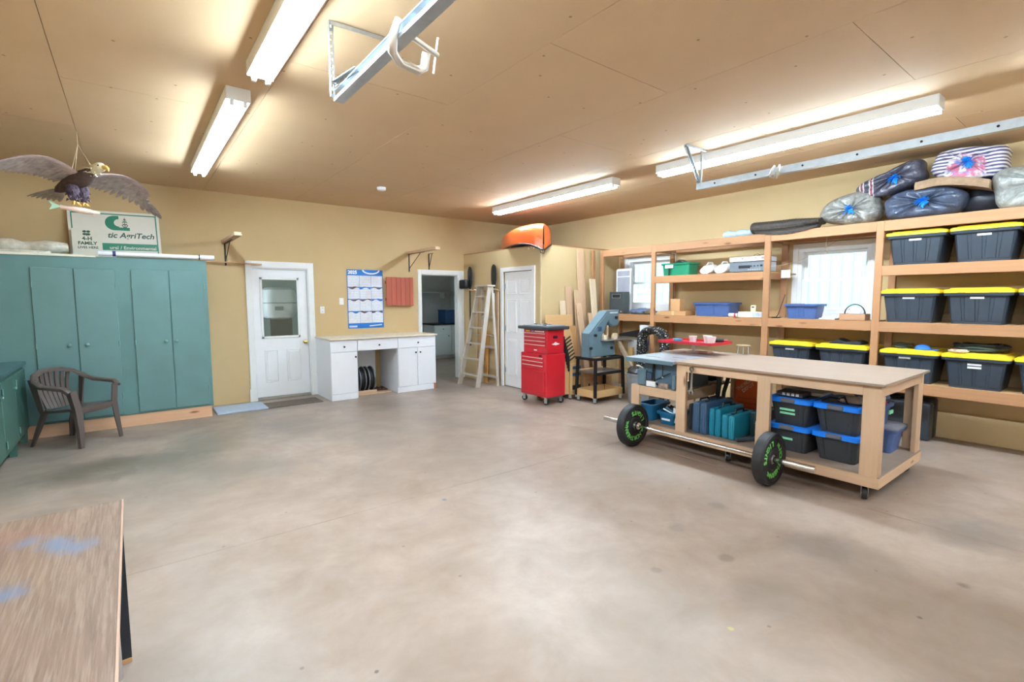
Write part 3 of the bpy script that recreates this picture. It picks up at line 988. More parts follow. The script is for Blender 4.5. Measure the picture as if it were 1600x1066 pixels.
# ---- cord reels under the desk
def reel(x, lab):
    t = thing('cord_reel', lab, 'cord reel', (x, 7.95, 0.05), group='black cord reels under the desk')
    ax = Vector((1, 0.0, 0)).normalized()
    o = Vector((x, 7.95, 0.255))
    a, b2 = Vector((0, 1, 0)), Vector((0, 0, 1))
    for s in (-1, 1):
        bm = NB()
        m = basis(o + ax * (s * 0.045), a, b2)
        lathe(bm, [(0.03, -0.006), (0.2, -0.006), (0.2, 0.006), (0.03, 0.006)], 30, m)
        part('flange', bm, M_RUBBER, t, smooth=40)
        bm = NB()
        tube(bm, [o + ax * (s * 0.045) + a * (0.2 * math.cos(q)) + b2 * (0.2 * math.sin(q)) for q in [i * 2 * PI / 30 for i in range(30)]], 0.01, 6, closed=True)
        part('rim', bm, pm('grey_steel_rim', (120, 124, 126), 0.4, metal=0.6), t, smooth=60)
    for k in range(5):
        bm = NB()
        r = 0.165 - 0.006 * (k % 2)
        tube(bm, [o + ax * (-0.032 + 0.016 * k) + a * (r * math.cos(q)) + b2 * (r * math.sin(q)) for q in [i * 2 * PI / 26 for i in range(26)]], 0.0085, 6, closed=True)
        part('cord_turn', bm, pm('dark_cord', (44, 46, 48), 0.5), t, smooth=60)
    bm = NB(); cyl(bm, o - ax * 0.05, o + ax * 0.05, 0.06, n=20)
    part('hub', bm, M_RUBBER, t, smooth=40)
reel(2.94, 'left black cord reel under the white desk')
reel(3.09, 'right black cord reel under the white desk')
t = thing('reel_cradle', 'low wooden cradle holding the black cord reels', 'cradle', (3.1, 7.95, 0))
part('board', box(2.83, 3.44, 7.80, 8.14, 0, 0.022, 0.003), M_BX, t)
for y in (7.80, 8.07):
    part('chock', box(2.84, 3.18, y, y + 0.03, 0.022, 0.075, 0.004), M_BX, t)
bm = NB()
for k in range(7):
    bx(bm, 3.22 + 0.03 * k, 3.245 + 0.03 * k, 7.95 - 0.004 * k, 8.10, 0.022, 0.045 + 0.012 * (k % 3), 0.004)
part('scrap_pile', bm, pm('dark_scrap', (96, 70, 56), 0.8), t)

# ---- things on the back wall
t = thing('light_switch', 'white light switch left of the wall calendar', 'switch', (2.842, YB, 1.54))
part('plate', box(2.806, 2.879, YB - 0.008, YB, 1.486, 1.60, 0.003), M_WHITE, t)
part('rocker', box(2.83, 2.855, YB - 0.014, YB - 0.008, 1.52, 1.566, 0.002), M_WHITE, t)
t = thing('wall_outlet', 'white wall outlet between door and light switch', 'outlet', (2.52, YB, 1.4))
part('plate', box(2.484, 2.555, YB - 0.008, YB, 1.342, 1.458, 0.003), M_WHITE, t)
for z in (1.373, 1.428):
    bm = NB(); bx(bm, 2.503, 2.537, YB - 0.013, YB - 0.008, z - 0.017, z + 0.017, 0.004)
    s_ = part('socket', bm, M_TRIM, t)
    bm = NB()
    for x in (2.511, 2.526):
        bx(bm, x, x + 0.003, YB - 0.0135, YB - 0.0128, z - 0.006, z + 0.008)
    part('slot', bm, M_DARK, s_)

# wall calendar 2025
t = thing('wall_calendar', 'blue and white 2025 year calendar on the back wall', 'calendar', (3.265, YB, 1.06))
CB = pm('calendar_blue', (24, 112, 196), 0.5, var=0.05)
part('sheet', box(2.943, 3.588, YB - 0.006, YB - 0.002, 1.072, 2.088), CB, t)
KM = basis((2.943, YB - 0.006, 1.072), (1, 0, 0), (0, 0, 1))
M_MON, nt, b = nodes('calendar_month_print')
v = coords(nt, (1, 1, 1), rnd=True)
wv = nt.nodes.new('ShaderNodeTexWave')
wv.bands_direction = 'Z'
wv.inputs['Scale'].default_value = 11
wv.inputs['Distortion'].default_value = 3.0
wv.inputs['Detail Scale'].default_value = 6
nt.links.new(v, wv.inputs['Vector'])
o_ = mixc(nt, ramp(nt, wv.outputs[1], 0.2, 0.8, 0, 0.55), srgb(236, 238, 244), srgb(176, 186, 208))
f_ = ramp(nt, noise(nt, v, 5, 3), 0.5, 0.75, 0, 0.5)
o_ = mixc(nt, f_, o_, srgb(206, 188, 190))
nt.links.new(o_, b.inputs['Base Color'])
b.inputs['Roughness'].default_value = 0.5
M_BAND = pm('calendar_photo_band', (92, 72, 78), 0.5, var=0.6, scale=30)
for i in range(3):
    for j in range(4):
        u0 = 0.012 + i * 0.2085
        v0 = 0.090 + j * 0.209
        part('month_block', flat(NB(), KM, ((u0, v0), (u0 + 0.204, v0), (u0 + 0.204, v0 + 0.196), (u0, v0 + 0.196)), 0.0015), M_MON, t)
        if j < 3 or i == 0:
            pts = [(u0 + 0.198 * k / 8, v0 + 0.190 + 0.016 * math.sin(k * 0.9 + i * 2 + j) - 0.006) for k in range(9)]
            pts += [(u0 + 0.198 * k / 8, v0 + 0.206 + 0.008 * math.sin(k * 0.8 + i + j * 2)) for k in range(8, -1, -1)]
            if j < 3:
                part('photo_band', flat(NB(), KM, pts, 0.001, 0.0016), M_BAND if (i + j) % 3 else CB, t)
part('year_lettering', text_bm('2025', 0.080, KM @ Matrix.Translation((0.02, 0.965, 0.001)), align='LEFT', bold=0.003), M_WHITE, t)
el = [(0.43 + 0.16 * math.cos(a), 1.012 + 0.075 * math.sin(a)) for a in [PI + i * PI / 14 for i in range(15)]]
el2 = [(0.432 + 0.132 * math.cos(a), 1.012 + 0.052 * math.sin(a)) for a in [2 * PI - i * PI / 14 for i in range(15)]]
part('header_swoosh', flat(NB(), KM, el + el2), M_WHITE, t)
part('footer_lettering', flat(NB(), KM, ((0.38, 0.028), (0.61, 0.044), (0.61, 0.060), (0.38, 0.044))), M_WHITE, t)
part('footer_lettering', flat(NB(), KM, ((0.02, 0.018), (0.16, 0.018), (0.16, 0.050), (0.02, 0.050)), 0.001), pm('print_pale', (200, 214, 236), 0.5), t)
bm = NB(); cyl(bm, (3.265, YB - 0.008, 2.11), (3.265, YB, 2.11), 0.006, n=8)
part('nail', bm, M_STEEL, t)

# red board made of boards
t = thing('red_wall_panel', 'red-brown wooden panel of boards on the back wall', 'panel', (3.87, YB, 1.46))
M_RED = wood('red_stained_wood', (176, 88, 66), (150, 70, 52), 'z', knots=False)
xs_ = [3.62, 3.72, 3.81, 3.90, 3.985, 4.075, 4.145]
for a, b2 in zip(xs_[:-1], xs_[1:]):
    part('board', box(a, b2 - 0.002, YB - 0.085, YB - 0.06, 1.455 + random.uniform(0, 0.012), 1.972 - random.uniform(0, 0.012), 0.003), M_RED, t)
for z in (1.55, 1.85):
    part('batten', box(3.63, 4.12, YB - 0.06, YB, z, z + 0.05), M_RED, t)

# shelf brackets with a board stub
def bracket(x, z, lab, L, with_board=True, z1=None):
    t = thing('shelf_bracket', lab, 'bracket', (x, YB, z - 0.3))
    z1 = z if z1 is None else z1
    bm = NB(); bx(bm, x - 0.012, x + 0.012, YB - 0.005, YB, z - 0.32, z, 0.001)
    part('upright_arm', bm, M_DARK, t)
    bm = NB(); bx(bm, x - 0.012, x + 0.012, YB - L * 0.55, YB - 0.005, z - 0.006, z, 0.001)
    part('shelf_arm', bm, M_DARK, t)
    bm = NB(); tube(bm, [(x, YB - 0.01, z - 0.26), (x, YB - L * 0.42, z - 0.01)], 0.006, 6)
    part('brace', bm, M_DARK, t)
    if with_board:
        bd = solo('shelf_board', box(x - 0.045, x + 0.045, YB - L, YB - 0.004, z + 0.001, z + 0.045, 0.003), M_BY, lab.replace('black steel shelf bracket', 'short pine board lying on the bracket'), 'board')
    return t
bracket(1.15, 2.40, 'black steel shelf bracket beside the white outside door', 1.15)
bracket(4.11, 2.40, 'black steel shelf bracket above the red wall panel', 1.08)
bracket(4.52, 2.43, 'bare black bracket above the open doorway', 0.30, False)
bm = NB(); bx(bm, 0.80, 1.62, YB - 0.10, YB - 0.05, 2.115, 2.13, 0.002, m=None)
st = solo('wooden_stick', bm, wood('stick_wood', (206, 160, 116), (170, 120, 80), 'x', knots=False), 'thin wooden stick running from cabinet to door top', 'stick')
st.rotation_euler = (0, math.radians(1.6), 0)

# ---- mats
t = solo('doorstep_board', bx(NB(), 0.86, 1.50, 7.68, 8.20, 0.0, 0.025, 0.006), pm('pale_blue_board', (168, 182, 200), 0.6, var=0.06), 'pale blue board on the floor beside green cabinet', 'board')
t = thing('door_mat', 'grey-brown ribbed door mat at the white door', 'mat', (1.9, 7.9, 0))
part('base', box(1.49, 2.28, 7.70, 8.12, 0, 0.008, 0.003), pm('mat_base', (96, 86, 76), 0.9), t)
bm = NB()
for i in range(38):
    x0 = 1.51 + i * 0.020
    bx(bm, x0, x0 + 0.013, 7.715, 8.105, 0.008, 0.013)
part('ribs', bm, pm('mat_fibre', (118, 104, 92), 0.95, var=0.2, scale=30), t, kind='stuff')

# ---- smoke detector
t = thing('smoke_detector', 'small round white detector on the ceiling', 'smoke detector', (2.88, 6.71, ZC - 0.04))
bm = NB(); lathe(bm, [(0.05, 0), (0.06, 0.012), (0.062, 0.04)], 24, Matrix.Translation((2.88, 6.71, ZC - 0.04)))
part('housing', bm, M_WHITE, t, smooth=40)
bm = NB(); lathe(bm, [(0.012, -0.004), (0.014, 0.002)], 12, Matrix.Translation((2.88, 6.71, ZC - 0.04)))
part('button', bm, M_TRIM, t)
# ================================================================== CEILING FITTINGS
M_TUBE = emis('fluorescent_tube', (0.68, 0.86, 1.0, 1), TUBE_POWER)
M_FIX = pm('fixture_white_enamel', (244, 245, 246), 0.35, var=0.01)
def fixture(x, y0, y1, lab):
    t = thing('fluorescent_light', lab, 'ceiling light', (x, (y0 + y1) / 2, ZC - 0.09), group='fluorescent strip lights on the ceiling')
    bm = NB()
    prism(bm, [(x - 0.080, ZC), (x - 0.080, ZC - 0.085), (x - 0.030, ZC - 0.086), (x + 0.030, ZC - 0.086), (x + 0.080, ZC - 0.085), (x + 0.080, ZC)], 'y', y0, y1)
    part('channel', bm, M_FIX, t)
    for ya in (y0, y1 - 0.008):
        part('end_plate', box(x - 0.082, x + 0.082, ya - 0.002, ya + 0.01, ZC - 0.095, ZC, 0.003), M_FIX, t)
    ym = (y0 + y1) / 2
    for (a, b2) in ((y0 + 0.035, ym - 0.025), (ym + 0.025, y1 - 0.035)):
        for s in (-1, 1):
            bm = NB(); cyl(bm, (x + s * 0.043, a, ZC - 0.106), (x + s * 0.043, b2, ZC - 0.106), 0.0165, n=10)
            part('lamp_tube', bm, M_TUBE, t, smooth=50)
    for y in (y0 + 0.02, ym, y1 - 0.02):
        for s in (-1, 1):
            part('lamp_holder', box(x + s * 0.043 - 0.014, x + s * 0.043 + 0.014, y - 0.016, y + 0.016, ZC - 0.128, ZC - 0.075, 0.003), M_FIX, t)
fixture(0.72, 4.24, 6.90, 'fluorescent strip light nearest the green cabinet, on the left')
fixture(0.77, 1.12, 3.74, 'fluorescent strip light at the top left, beside the left door track')
fixture(5.08, 4.34, 7.00, 'fluorescent strip light near the orange canoe, farther of the right pair')
fixture(5.09, 1.09, 3.68, 'fluorescent strip light above the workbench, nearer of the right pair')

fixture(0.77, -2.0, 0.62, 'added unseen strip light behind the viewer, left row')  # this pair is added out of view to brighten the foreground floor
fixture(5.09, -2.0, 0.60, 'added unseen strip light behind the viewer, right row')

def rail(x, y1, side, lab):
    t = thing('door_track', lab, 'door track', (x, y1, 2.72), group='garage door tracks')
    z = 2.755
    bm = NB()
    c = [(-0.03, 0.033), (0.022, 0.033), (0.028, 0.02), (0.024, 0.02), (0.02, 0.029), (-0.025, 0.029), (-0.025, -0.029), (0.02, -0.029), (0.024, -0.014), (0.028, -0.014), (0.028, -0.033), (-0.03, -0.033)]
    prism(bm, [(x + side * p[0], z + p[1]) for p in c], 'y', YF + 0.05, y1)
    part('track_channel', bm, M_STEEL, t)
    bm = NB()
    y = 0.3
    while y < y1:
        cyl(bm, (x - side * 0.030, y, z), (x - side * 0.036, y, z), 0.009, n=8)
        y += 0.42
    part('bolt', bm, M_DARK, t)
    return t

def angle_strip(bm, p0, p1, n, w=0.032, t=0.003):
    """perforated strip: ladder of small plates leaving slots"""
    p0, p1 = Vector(p0), Vector(p1)
    d = (p1 - p0)
    L = d.length
    d.normalize()
    s = d.cross(Vector(n)).normalized()
    q = Vector(n).normalized()
    def bar(a0, a1, b0, b1):
        c = [p0 + d * a + s * b for a, b in ((a0, b0), (a1, b0), (a1, b1), (a0, b1))]
        loft(bm, [c, [v + q * t for v in c]])
    bar(0, L, -w / 2, -w / 2 + 0.010)
    bar(0, L, w / 2 - 0.010, w / 2)
    a = 0.0
    while a < L:
        bar(a, min(a + 0.020, L), -w / 2 + 0.010, w / 2 - 0.010)
        a += 0.036
    # turned flange
    c = [p0 - s * (w / 2), p1 - s * (w / 2), p1 - s * (w / 2 - t), p0 - s * (w / 2 - t)]
    loft(bm, [c, [v + q * 0.024 for v in c]])

r1 = rail(1.03, 2.985, -1, 'left garage door track holding the clamp')
bm = NB(); angle_strip(bm, (0.985, 2.95, 2.73), (0.985, 2.95, ZC), (0, -1, 0)); part('hanger', bm, M_STEEL, r1)
bm = NB(); angle_strip(bm, (0.975, 2.93, ZC - 0.006), (1.42, 2.91, ZC - 0.006), (0, 0, -1)); part('hanger', bm, M_STEEL, r1)
bm = NB(); angle_strip(bm, (1.0, 2.94, 2.80), (1.03, 2.66, 2.79), (-1, 0, 0), 0.025); part('hanger', bm, M_STEEL, r1)
r2 = rail(4.86, 3.03, 1, 'right garage door track in front of the shelf bags')
bm = NB(); angle_strip(bm, (4.845, 2.99, 2.74), (4.845, 2.99, ZC), (0, -1, 0)); part('hanger', bm, M_STEEL, r2)
bm = NB(); angle_strip(bm, (4.55, 2.99, ZC - 0.006), (4.90, 2.98, ZC - 0.006), (0, 0, -1)); part('hanger', bm, M_STEEL, r2)
bm = NB(); angle_strip(bm, (4.57, 3.01, ZC - 0.01), (4.85, 3.01, 2.77), (0, -1, 0)); part('hanger', bm, M_STEEL, r2)

# C-clamp on the left track
t = thing('c_clamp', 'white steel C-clamp gripping the left door track', 'clamp', (1.08, 2.14, 2.70))
M_CL = pm('clamp_pale_steel', (214, 206, 196), 0.35, metal=0.5)
bm = NB()
tube(bm, [(1.00, 2.10, 2.80), (0.985, 2.12, 2.74), (1.0, 2.17, 2.69), (1.06, 2.22, 2.675), (1.17, 2.25, 2.68), (1.20, 2.245, 2.70), (1.20, 2.22, 2.76)], [0.020, 0.024, 0.027, 0.028, 0.026, 0.024, 0.024], 8, flat=0.75)
part('clamp_body', bm, M_CL, t, smooth=60)
bm = NB()
tube(bm, [(1.06, 2.13, 2.765), (1.26, 2.22, 2.765)], 0.013, 8)
ball(bm, (1.063, 2.132, 2.765), 0.024)
part('screw', bm, M_CL, t, smooth=60)
bm = NB(); tube(bm, [(1.245, 2.235, 2.68), (1.255, 2.205, 2.84)], 0.005, 6)
part('handle_bar', bm, M_CL, t)
t = thing('spring_clip', 'small spring clip hanging from the right door track', 'clip', (4.80, 2.2, 2.68))
for k in (-1, 1):
    bm = NB(); tube(bm, [(4.825, 2.2 + k * 0.02, 2.80), (4.79, 2.2 + k * 0.035, 2.755), (4.775, 2.2 + k * 0.04, 2.70), (4.80, 2.2 + k * 0.012, 2.68), (4.81, 2.2 + k * 0.01, 2.735)], 0.008, 6)
    part('jaw', bm, M_CL, t, smooth=60)

# ================================================================== EAGLE
t = thing('hanging_eagle', 'decorative eagle with spread wings hanging from the ceiling', 'eagle figure', (-0.33, 6.2, 2.44), math.atan2(-0.77, 0.64))
EZ = 0.24     # body height above the empty
M_FEA = pm('eagle_wing_feathers', (176, 160, 154), 0.8, var=0.3, scale=14, stretch=(1, 1, 1))
M_COV = pm('eagle_covert_feathers', (190, 168, 166), 0.8, var=0.18, scale=20, bmp=0.4, bscale=60)
M_BOD = pm('eagle_body_feathers', (74, 54, 48), 0.8, var=0.3, scale=30, bmp=0.7, bscale=70)
M_HEAD = pm('eagle_head_feathers', (216, 204, 172), 0.75, var=0.12, scale=40, bmp=0.5, bscale=80)
M_BEAK = pm('eagle_beak', (222, 176, 92), 0.4)
bm = NB()
lp = []
for (x, z, ry, rz) in ((-0.27, -0.075, 0.012, 0.012), (-0.22, -0.06, 0.04, 0.035), (-0.12, -0.03, 0.065, 0.06), (0.0, 0.0, 0.08, 0.075), (0.1, 0.03, 0.075, 0.07), (0.17, 0.06, 0.055, 0.055), (0.22, 0.085, 0.042, 0.042)):
    lp.append([(x, ry * math.cos(a), EZ + z + rz * math.sin(a)) for a in [i * PI / 7 for i in range(14)]])
loft(bm, lp)
part('body', bm, M_BOD, t, smooth=60, w=False)
bm = NB()
lp = []
for (x, z, r) in ((0.19, 0.075, 0.048), (0.225, 0.092, 0.046), (0.265, 0.108, 0.047), (0.30, 0.110, 0.040), (0.325, 0.104, 0.022)):
    lp.append([(x, r * 0.9 * math.cos(a), EZ + z + r * math.sin(a)) for a in [i * PI / 7 for i in range(14)]])
loft(bm, lp)
hd = part('head', bm, M_HEAD, t, smooth=60, w=False)
bm = NB()
tube(bm, [(0.315, 0, EZ + 0.105), (0.345, 0, EZ + 0.105), (0.368, 0, EZ + 0.092), (0.375, 0, EZ + 0.066)], [0.023, 0.019, 0.013, 0.003], 10)
part('beak', bm, M_BEAK, hd, smooth=60, w=False)
for s in (-1, 1):
    bm = NB(); ball(bm, (0.298, s * 0.030, EZ + 0.118), 0.008)
    part('eye', bm, M_DARK, hd, smooth=60, w=False)
bm = NB()
for i in range(22):
    a = i * 2.4
    x0 = 0.17 + 0.004 * i
    r = 0.046
    p = Vector((x0, r * math.cos(a), EZ + 0.068 + (x0 - 0.17) * 0.35 + r * math.sin(a)))
    d = Vector((-0.035, 0.012 * math.cos(a), 0.012 * math.sin(a)))
    cyl(bm, p, p + d, 0.008, 0.001, 5)
part('neck_ruff', bm, M_HEAD, hd, w=False)

def wing_curve(s):
    """span 0..1 -> (forward x, out y, z) of the leading edge"""
    return Vector((0.10 + 0.10 * math.sin(s * 2.4) - 0.14 * s * s, 0.05 + 0.72 * s, EZ + 0.055 + 0.10 * math.sin(s * PI * 0.9) - 0.17 * s * s))
def feather(bm, p, d, up, L, w, t=0.004):
    d = d.normalized()
    sd = d.cross(up).normalized()
    n = sd.cross(d)
    lp = []
    for f, k in ((0, 0.35), (0.2, 0.9), (0.6, 1.0), (0.88, 0.7), (1.0, 0.12)):
        c = p + d * (L * f) - n * (0.03 * L * f * f)
        lp.append([c - sd * (w * k / 2), c + n * t, c + sd * (w * k / 2), c - n * t])
    loft(bm, lp)
for s in (-1, 1):
    bm = NB()
    lp = []
    for i in range(12):
        u = i / 11
        p = wing_curve(u * 0.86)
        ch = 0.17 * (1 - 0.25 * u)
        th = 0.022 * (1 - 0.6 * u)
        ring = []
        for (cx_, cz) in ((0, 0), (-0.15, 0.7), (-0.5, 0.8), (-1.0, 0.15), (-1.0, -0.05), (-0.5, -0.5), (-0.15, -0.5)):
            ring.append((p.x + cx_ * ch, s * p.y, p.z + cz * th - 0.12 * ch * (-cx_)))
        lp.append(ring)
    loft(bm, lp)
    wg = part('wing', bm, M_COV, t, smooth=60, w=False)
    for i in range(19):
        u = (i + 0.5) / 19
        p = wing_curve(u * 0.97)
        ang = max(0, (u - 0.45) / 0.55) ** 1.3 * 1.15
        L = 0.23 + 0.10 * math.sin(u * PI * 0.9) + (0.05 if u > 0.8 else 0)
        d = Vector((-math.cos(ang), s * math.sin(ang), -0.22 - 0.18 * u))
        bm = NB()
        feather(bm, Vector((p.x - 0.07, s * p.y, p.z - 0.012 - 0.001 * (i % 2))), d, Vector((0, 0, 1)), L, 0.062)
        part('feather', bm, M_FEA, wg, w=False, smooth=60)
M_TAILF = pm('eagle_tail_feathers', (150, 130, 112), 0.8, var=0.3, scale=16)
for i in range(7):
    a = (i - 3) * 0.16
    bm = NB()
    feather(bm, Vector((-0.22, 0.01 * (i - 3), EZ - 0.062 + 0.001 * (i % 2))), Vector((-math.cos(a), math.sin(a), -0.32)), Vector((0, 0, 1)), 0.24, 0.05)
    part('tail_feather', bm, M_TAILF, t, w=False, smooth=60)
M_LEGF = pm('eagle_leg_feathers', (66, 50, 62), 0.8, var=0.3, scale=40, bmp=0.6)
for s in (-1, 1):
    bm = NB()
    lathe(bm, [(0.02, 0.0), (0.045, -0.02), (0.05, -0.07), (0.034, -0.13), (0.022, -0.155)], 12, Matrix.Translation((0.0, s * 0.045, EZ - 0.03)))
    for i in range(14):
        a = i * 2.4
        z = -0.03 - 0.009 * i
        cyl(bm, (0.04 * math.cos(a), s * 0.045 + 0.04 * math.sin(a), EZ - 0.03 + z), (0.056 * math.cos(a), s * 0.045 + 0.056 * math.sin(a), EZ - 0.055 + z), 0.012, 0.001, 5)
    lg = part('leg', bm, M_LEGF, t, w=False, smooth=50)
    bm = NB()
    cyl(bm, (0.0, s * 0.045, EZ - 0.18), (0.005, s * 0.04, EZ - 0.212), 0.012, n=8)
    for (dx, dy) in ((0.05, 0.0), (0.035, 0.03), (0.035, -0.03), (-0.035, 0.0)):
        tube(bm, [(0.005, s * 0.04, EZ - 0.208), (0.005 + dx * 0.6, s * 0.04 + dy * 0.6, EZ - 0.203), (0.005 + dx, s * 0.04 + dy, EZ - 0.225)], [0.009, 0.008, 0.003], 6)
    part('talon', bm, M_BEAK, lg, w=False, smooth=50)
for (x, y) in ((0.12, 0.1), (0.12, -0.1), (-0.1, 0.02)):
    bm = NB(); tube(bm, [(x, y, EZ + 0.06), (0.04, 0.0, EZ + 0.33)], 0.0018, 5)
    part('string', bm, pm('pale_string', (216, 196, 158), 0.8), t, w=False)
bm = NB(); tube(bm, [(0.04, 0.0, EZ + 0.33), (0.04, 0.0, ZC - 2.44)], 0.0018, 5)
part('string', bm, MATS['pale_string'], t, w=False)
# the fish in its claws
ex, ey = Vector((0.64, -0.77, 0)), Vector((0.77, 0.64, 0))
fo = Vector((-0.33, 6.2, 2.44)) + ex * -0.02
t = thing('carved_fish', 'pale pink fish with green tail held by the eagle', 'fish figure', fo - Vector((0, 0, 0.06)), math.atan2(0.055, 0.998))
bm = NB()
lp = []
for (x, rx, rz) in ((-0.12, 0.008, 0.02), (-0.08, 0.014, 0.018), (-0.02, 0.024, 0.026), (0.05, 0.026, 0.028), (0.10, 0.022, 0.022), (0.14, 0.010, 0.012)):
    lp.append([(x, rx * math.cos(a), 0.04 + rz * math.sin(a) - 0.12 * x) for a in [i * PI / 6 for i in range(12)]])
loft(bm, lp)
part('body', bm, pm('fish_pink', (226, 196, 178), 0.5, var=0.1, scale=30), t, w=False, smooth=60)
bm = NB()
prism(bm, [(-0.11, 0.055), (-0.20, 0.105), (-0.175, 0.06), (-0.195, 0.02)], 'y', -0.005, 0.005)
part('tail_fin', bm, pm('fish_green', (164, 196, 168), 0.5), t, w=False)
bm = NB()
prism(bm, [(0.135, 0.035), (0.12, 0.05), (0.165, 0.035), (0.16, 0.018), (0.12, 0.018)], 'y', -0.008, 0.008)
part('mouth', bm, pm('fish_cream', (224, 214, 170), 0.5), t, w=False)

# ================================================================== CANOE on the closet
t = thing('orange_canoe', 'orange canoe lying upside down on the corner closet', 'canoe', (5.72, 7.1, 2.46))
M_ORG = pm('orange_hull', (176, 74, 30), 0.3, var=0.06, scale=2, coat=0.3)
psi = math.radians(25)
ax = Vector((math.sin(psi), math.cos(psi), 0))
lf = Vector((-math.cos(psi), math.sin(psi), 0))
bow = Vector((5.20, 5.90, 0))
Lc = 2.45
bm = NB()
lp = []
rails_ = [[], []]
NS = 15
for i in range(NS):
    u = i / (NS - 1)
    s = u * Lc
    e = abs(2 * u - 1)
    hw = 0.345 * (1 - e ** 2.4) ** 0.7 + 0.012
    ztop = 2.80 - 0.05 * (1 - e) * 0 - 0.05 * e ** 6
    zg = 2.478 - (0.135 * e ** 8 if u < 0.5 else 0.0)
    c = bow + ax * s
    ring = []
    nn = 13
    for k in range(nn):
        a = PI * k / (nn - 1)
        ca, sa = math.cos(a), math.sin(a)
        pw = 0.42 if e < 0.6 else 0.42 + 0.4 * (e - 0.6) / 0.4
        y = hw * (abs(ca) ** pw) * (1 if ca > 0 else -1)
        z = zg + (ztop - zg) * (abs(sa) ** pw)
        ring.append(c + lf * y + Vector((0, 0, z)))
    inner = [c + (p - c - Vector((0, 0, p.z))) * 0.96 + Vector((0, 0, zg + (p.z - zg) * 0.96)) for p in reversed(ring)]
    lp.append(ring + inner)
    rails_[0].append(ring[0])
    rails_[1].append(ring[-1])
loft(bm, lp)
part('hull', bm, M_ORG, t, smooth=50)
for rr_ in rails_:
    bm = NB(); tube(bm, rr_, 0.014, 6)
    part('gunwale', bm, M_DARK, t, smooth=60)
for u in (0.3, 0.7):
    i = int(u * (NS - 1))
    bm = NB(); tube(bm, [rails_[0][i], rails_[1][i]], 0.014, 6)
    part('thwart', bm, M_DARK, t)
bm = NB()
o = bow + ax * 0.02
tube(bm, [o + lf * 0.05 + Vector((0, 0, 2.35)), o + lf * 0.05 - ax * 0.02 + Vector((0, 0, 2.30)), o + lf * 0.0 - ax * 0.03 + Vector((0, 0, 2.285)), o + lf * -0.03 + Vector((0, 0, 2.33))], 0.007, 6)
part('carry_loop', bm, M_DARK, t, smooth=60)
bm = NB()
for k in range(5):
    p = bow + ax * (0.05 + 0.045 * k) + lf * (0.062 + 0.030 * k) + Vector((0, 0, 2.385 + 0.01 * (k % 2)))
    bx(bm, -0.010, 0.010, -0.002, 0.002, -0.016, 0.016, m=Matrix.Translation(p) @ Matrix.Rotation(PI / 2 + 0.9, 4, 'Z'))
part('registration_mark', bm, pm('decal_pale', (232, 190, 150), 0.5), t)

# ================================================================== PADDLES, LADDER, OFFCUTS by the closet
t = thing('paddle_rack', 'pale wooden peg rail on the closet wall', 'rack', (5.29, 7.65, 1.7))
part('rail', box(CX - 0.022, CX, 7.20, 8.12, 1.715, 1.752, 0.003), M_BY, t)
for y in (7.235, 7.345, 7.86, 8.04):
    bm = NB(); cyl(bm, (CX - 0.02, y, 1.74), (CX - 0.13, y, 1.752), 0.009, n=8)
    part('peg', bm, M_BX, t)
def paddle(y, lab, zb, white):
    t = thing('kayak_paddle', lab, 'paddle', (CX - 0.07, y, zb), group='paddles hung on the closet wall')
    x = CX - 0.075
    bm = NB()
    lp = []
    for (z, w) in ((1.76, 0.016), (1.80, 0.055), (1.90, 0.085), (2.02, 0.088), (2.12, 0.08), (2.17, 0.06), (2.195, 0.016)):
        lp.append([(x - 0.012, y - w * 0.5, z), (x - 0.018, y, z), (x - 0.012, y + w * 0.5, z), (x, y + w, z), (x + 0.008, y, z), (x, y - w, z)])
    loft(bm, lp)
    part('blade', bm, M_BLACK, t, smooth=50)
    bm = NB(); cyl(bm, (x, y, zb), (x, y, 1.9), 0.0145, n=10)
    sh = part('shaft', bm, M_DARK, t, smooth=50)
    if white:
        for (a, b2) in ((1.38, 1.68), (0.93, 1.14)):
            bm = NB(); cyl(bm, (x, y, a), (x, y, b2), 0.018, n=10)
            part('white_sleeve', bm, M_WHITE, sh, smooth=50)
    return t
p_ = paddle(8.08, 'black paddle hanging left, next to the doorway', 0.67, False)
bm = NB()
bx(bm, CX - 0.19, CX - 0.10, 8.06, 8.31, 1.77, 1.95, 0.03, 2)
part('spare_blade', bm, M_BLACK, p_, smooth=40)
paddle(7.29, 'black paddle with white sleeves hanging next to closet door', 0.86, True)

t = thing('stepladder', 'weathered wooden stepladder leaning by the closet', 'ladder', (4.95, 7.45, 0))
def beam(bm, p0, p1, w, d, n=(0, 1, 0)):
    p0, p1 = Vector(p0), Vector(p1)
    ax_ = (p1 - p0).normalized()
    s = Vector(n) - ax_ * Vector(n).dot(ax_)
    s.normalize()
    q = ax_.cross(s)
    lp = [[p + s * (a * w / 2) + q * (b * d / 2) for a, b in ((-1, -1), (1, -1), (1, 1), (-1, 1))] for p in (p0, p1)]
    loft(bm, lp)
    return bm
lb, lt = (4.77, 7.76), (5.06, 7.52)
rb, rt = (4.80, 7.20), (5.06, 7.19)
part('rail', beam(NB(), (lb[0], lb[1], 0.0), (lt[0], lt[1], 1.80), 0.028, 0.085), M_OLD, t)
part('rail', beam(NB(), (rb[0], rb[1], 0.0), (rt[0], rt[1], 1.80), 0.028, 0.085), M_OLD, t)
for i in range(6):
    f = (i + 0.75) / 6.4
    a = Vector((lb[0] + (lt[0] - lb[0]) * f, lb[1] + (lt[1] - lb[1]) * f, 1.8 * f))
    b2 = Vector((rb[0] + (rt[0] - rb[0]) * f, rb[1] + (rt[1] - rb[1]) * f, 1.8 * f))
    part('step', beam(NB(), a, b2, 0.095, 0.022, (1, 0, 0)), wood('weathered_step_wood', (206, 196, 184), (160, 146, 130), 'y', knots=False), t)
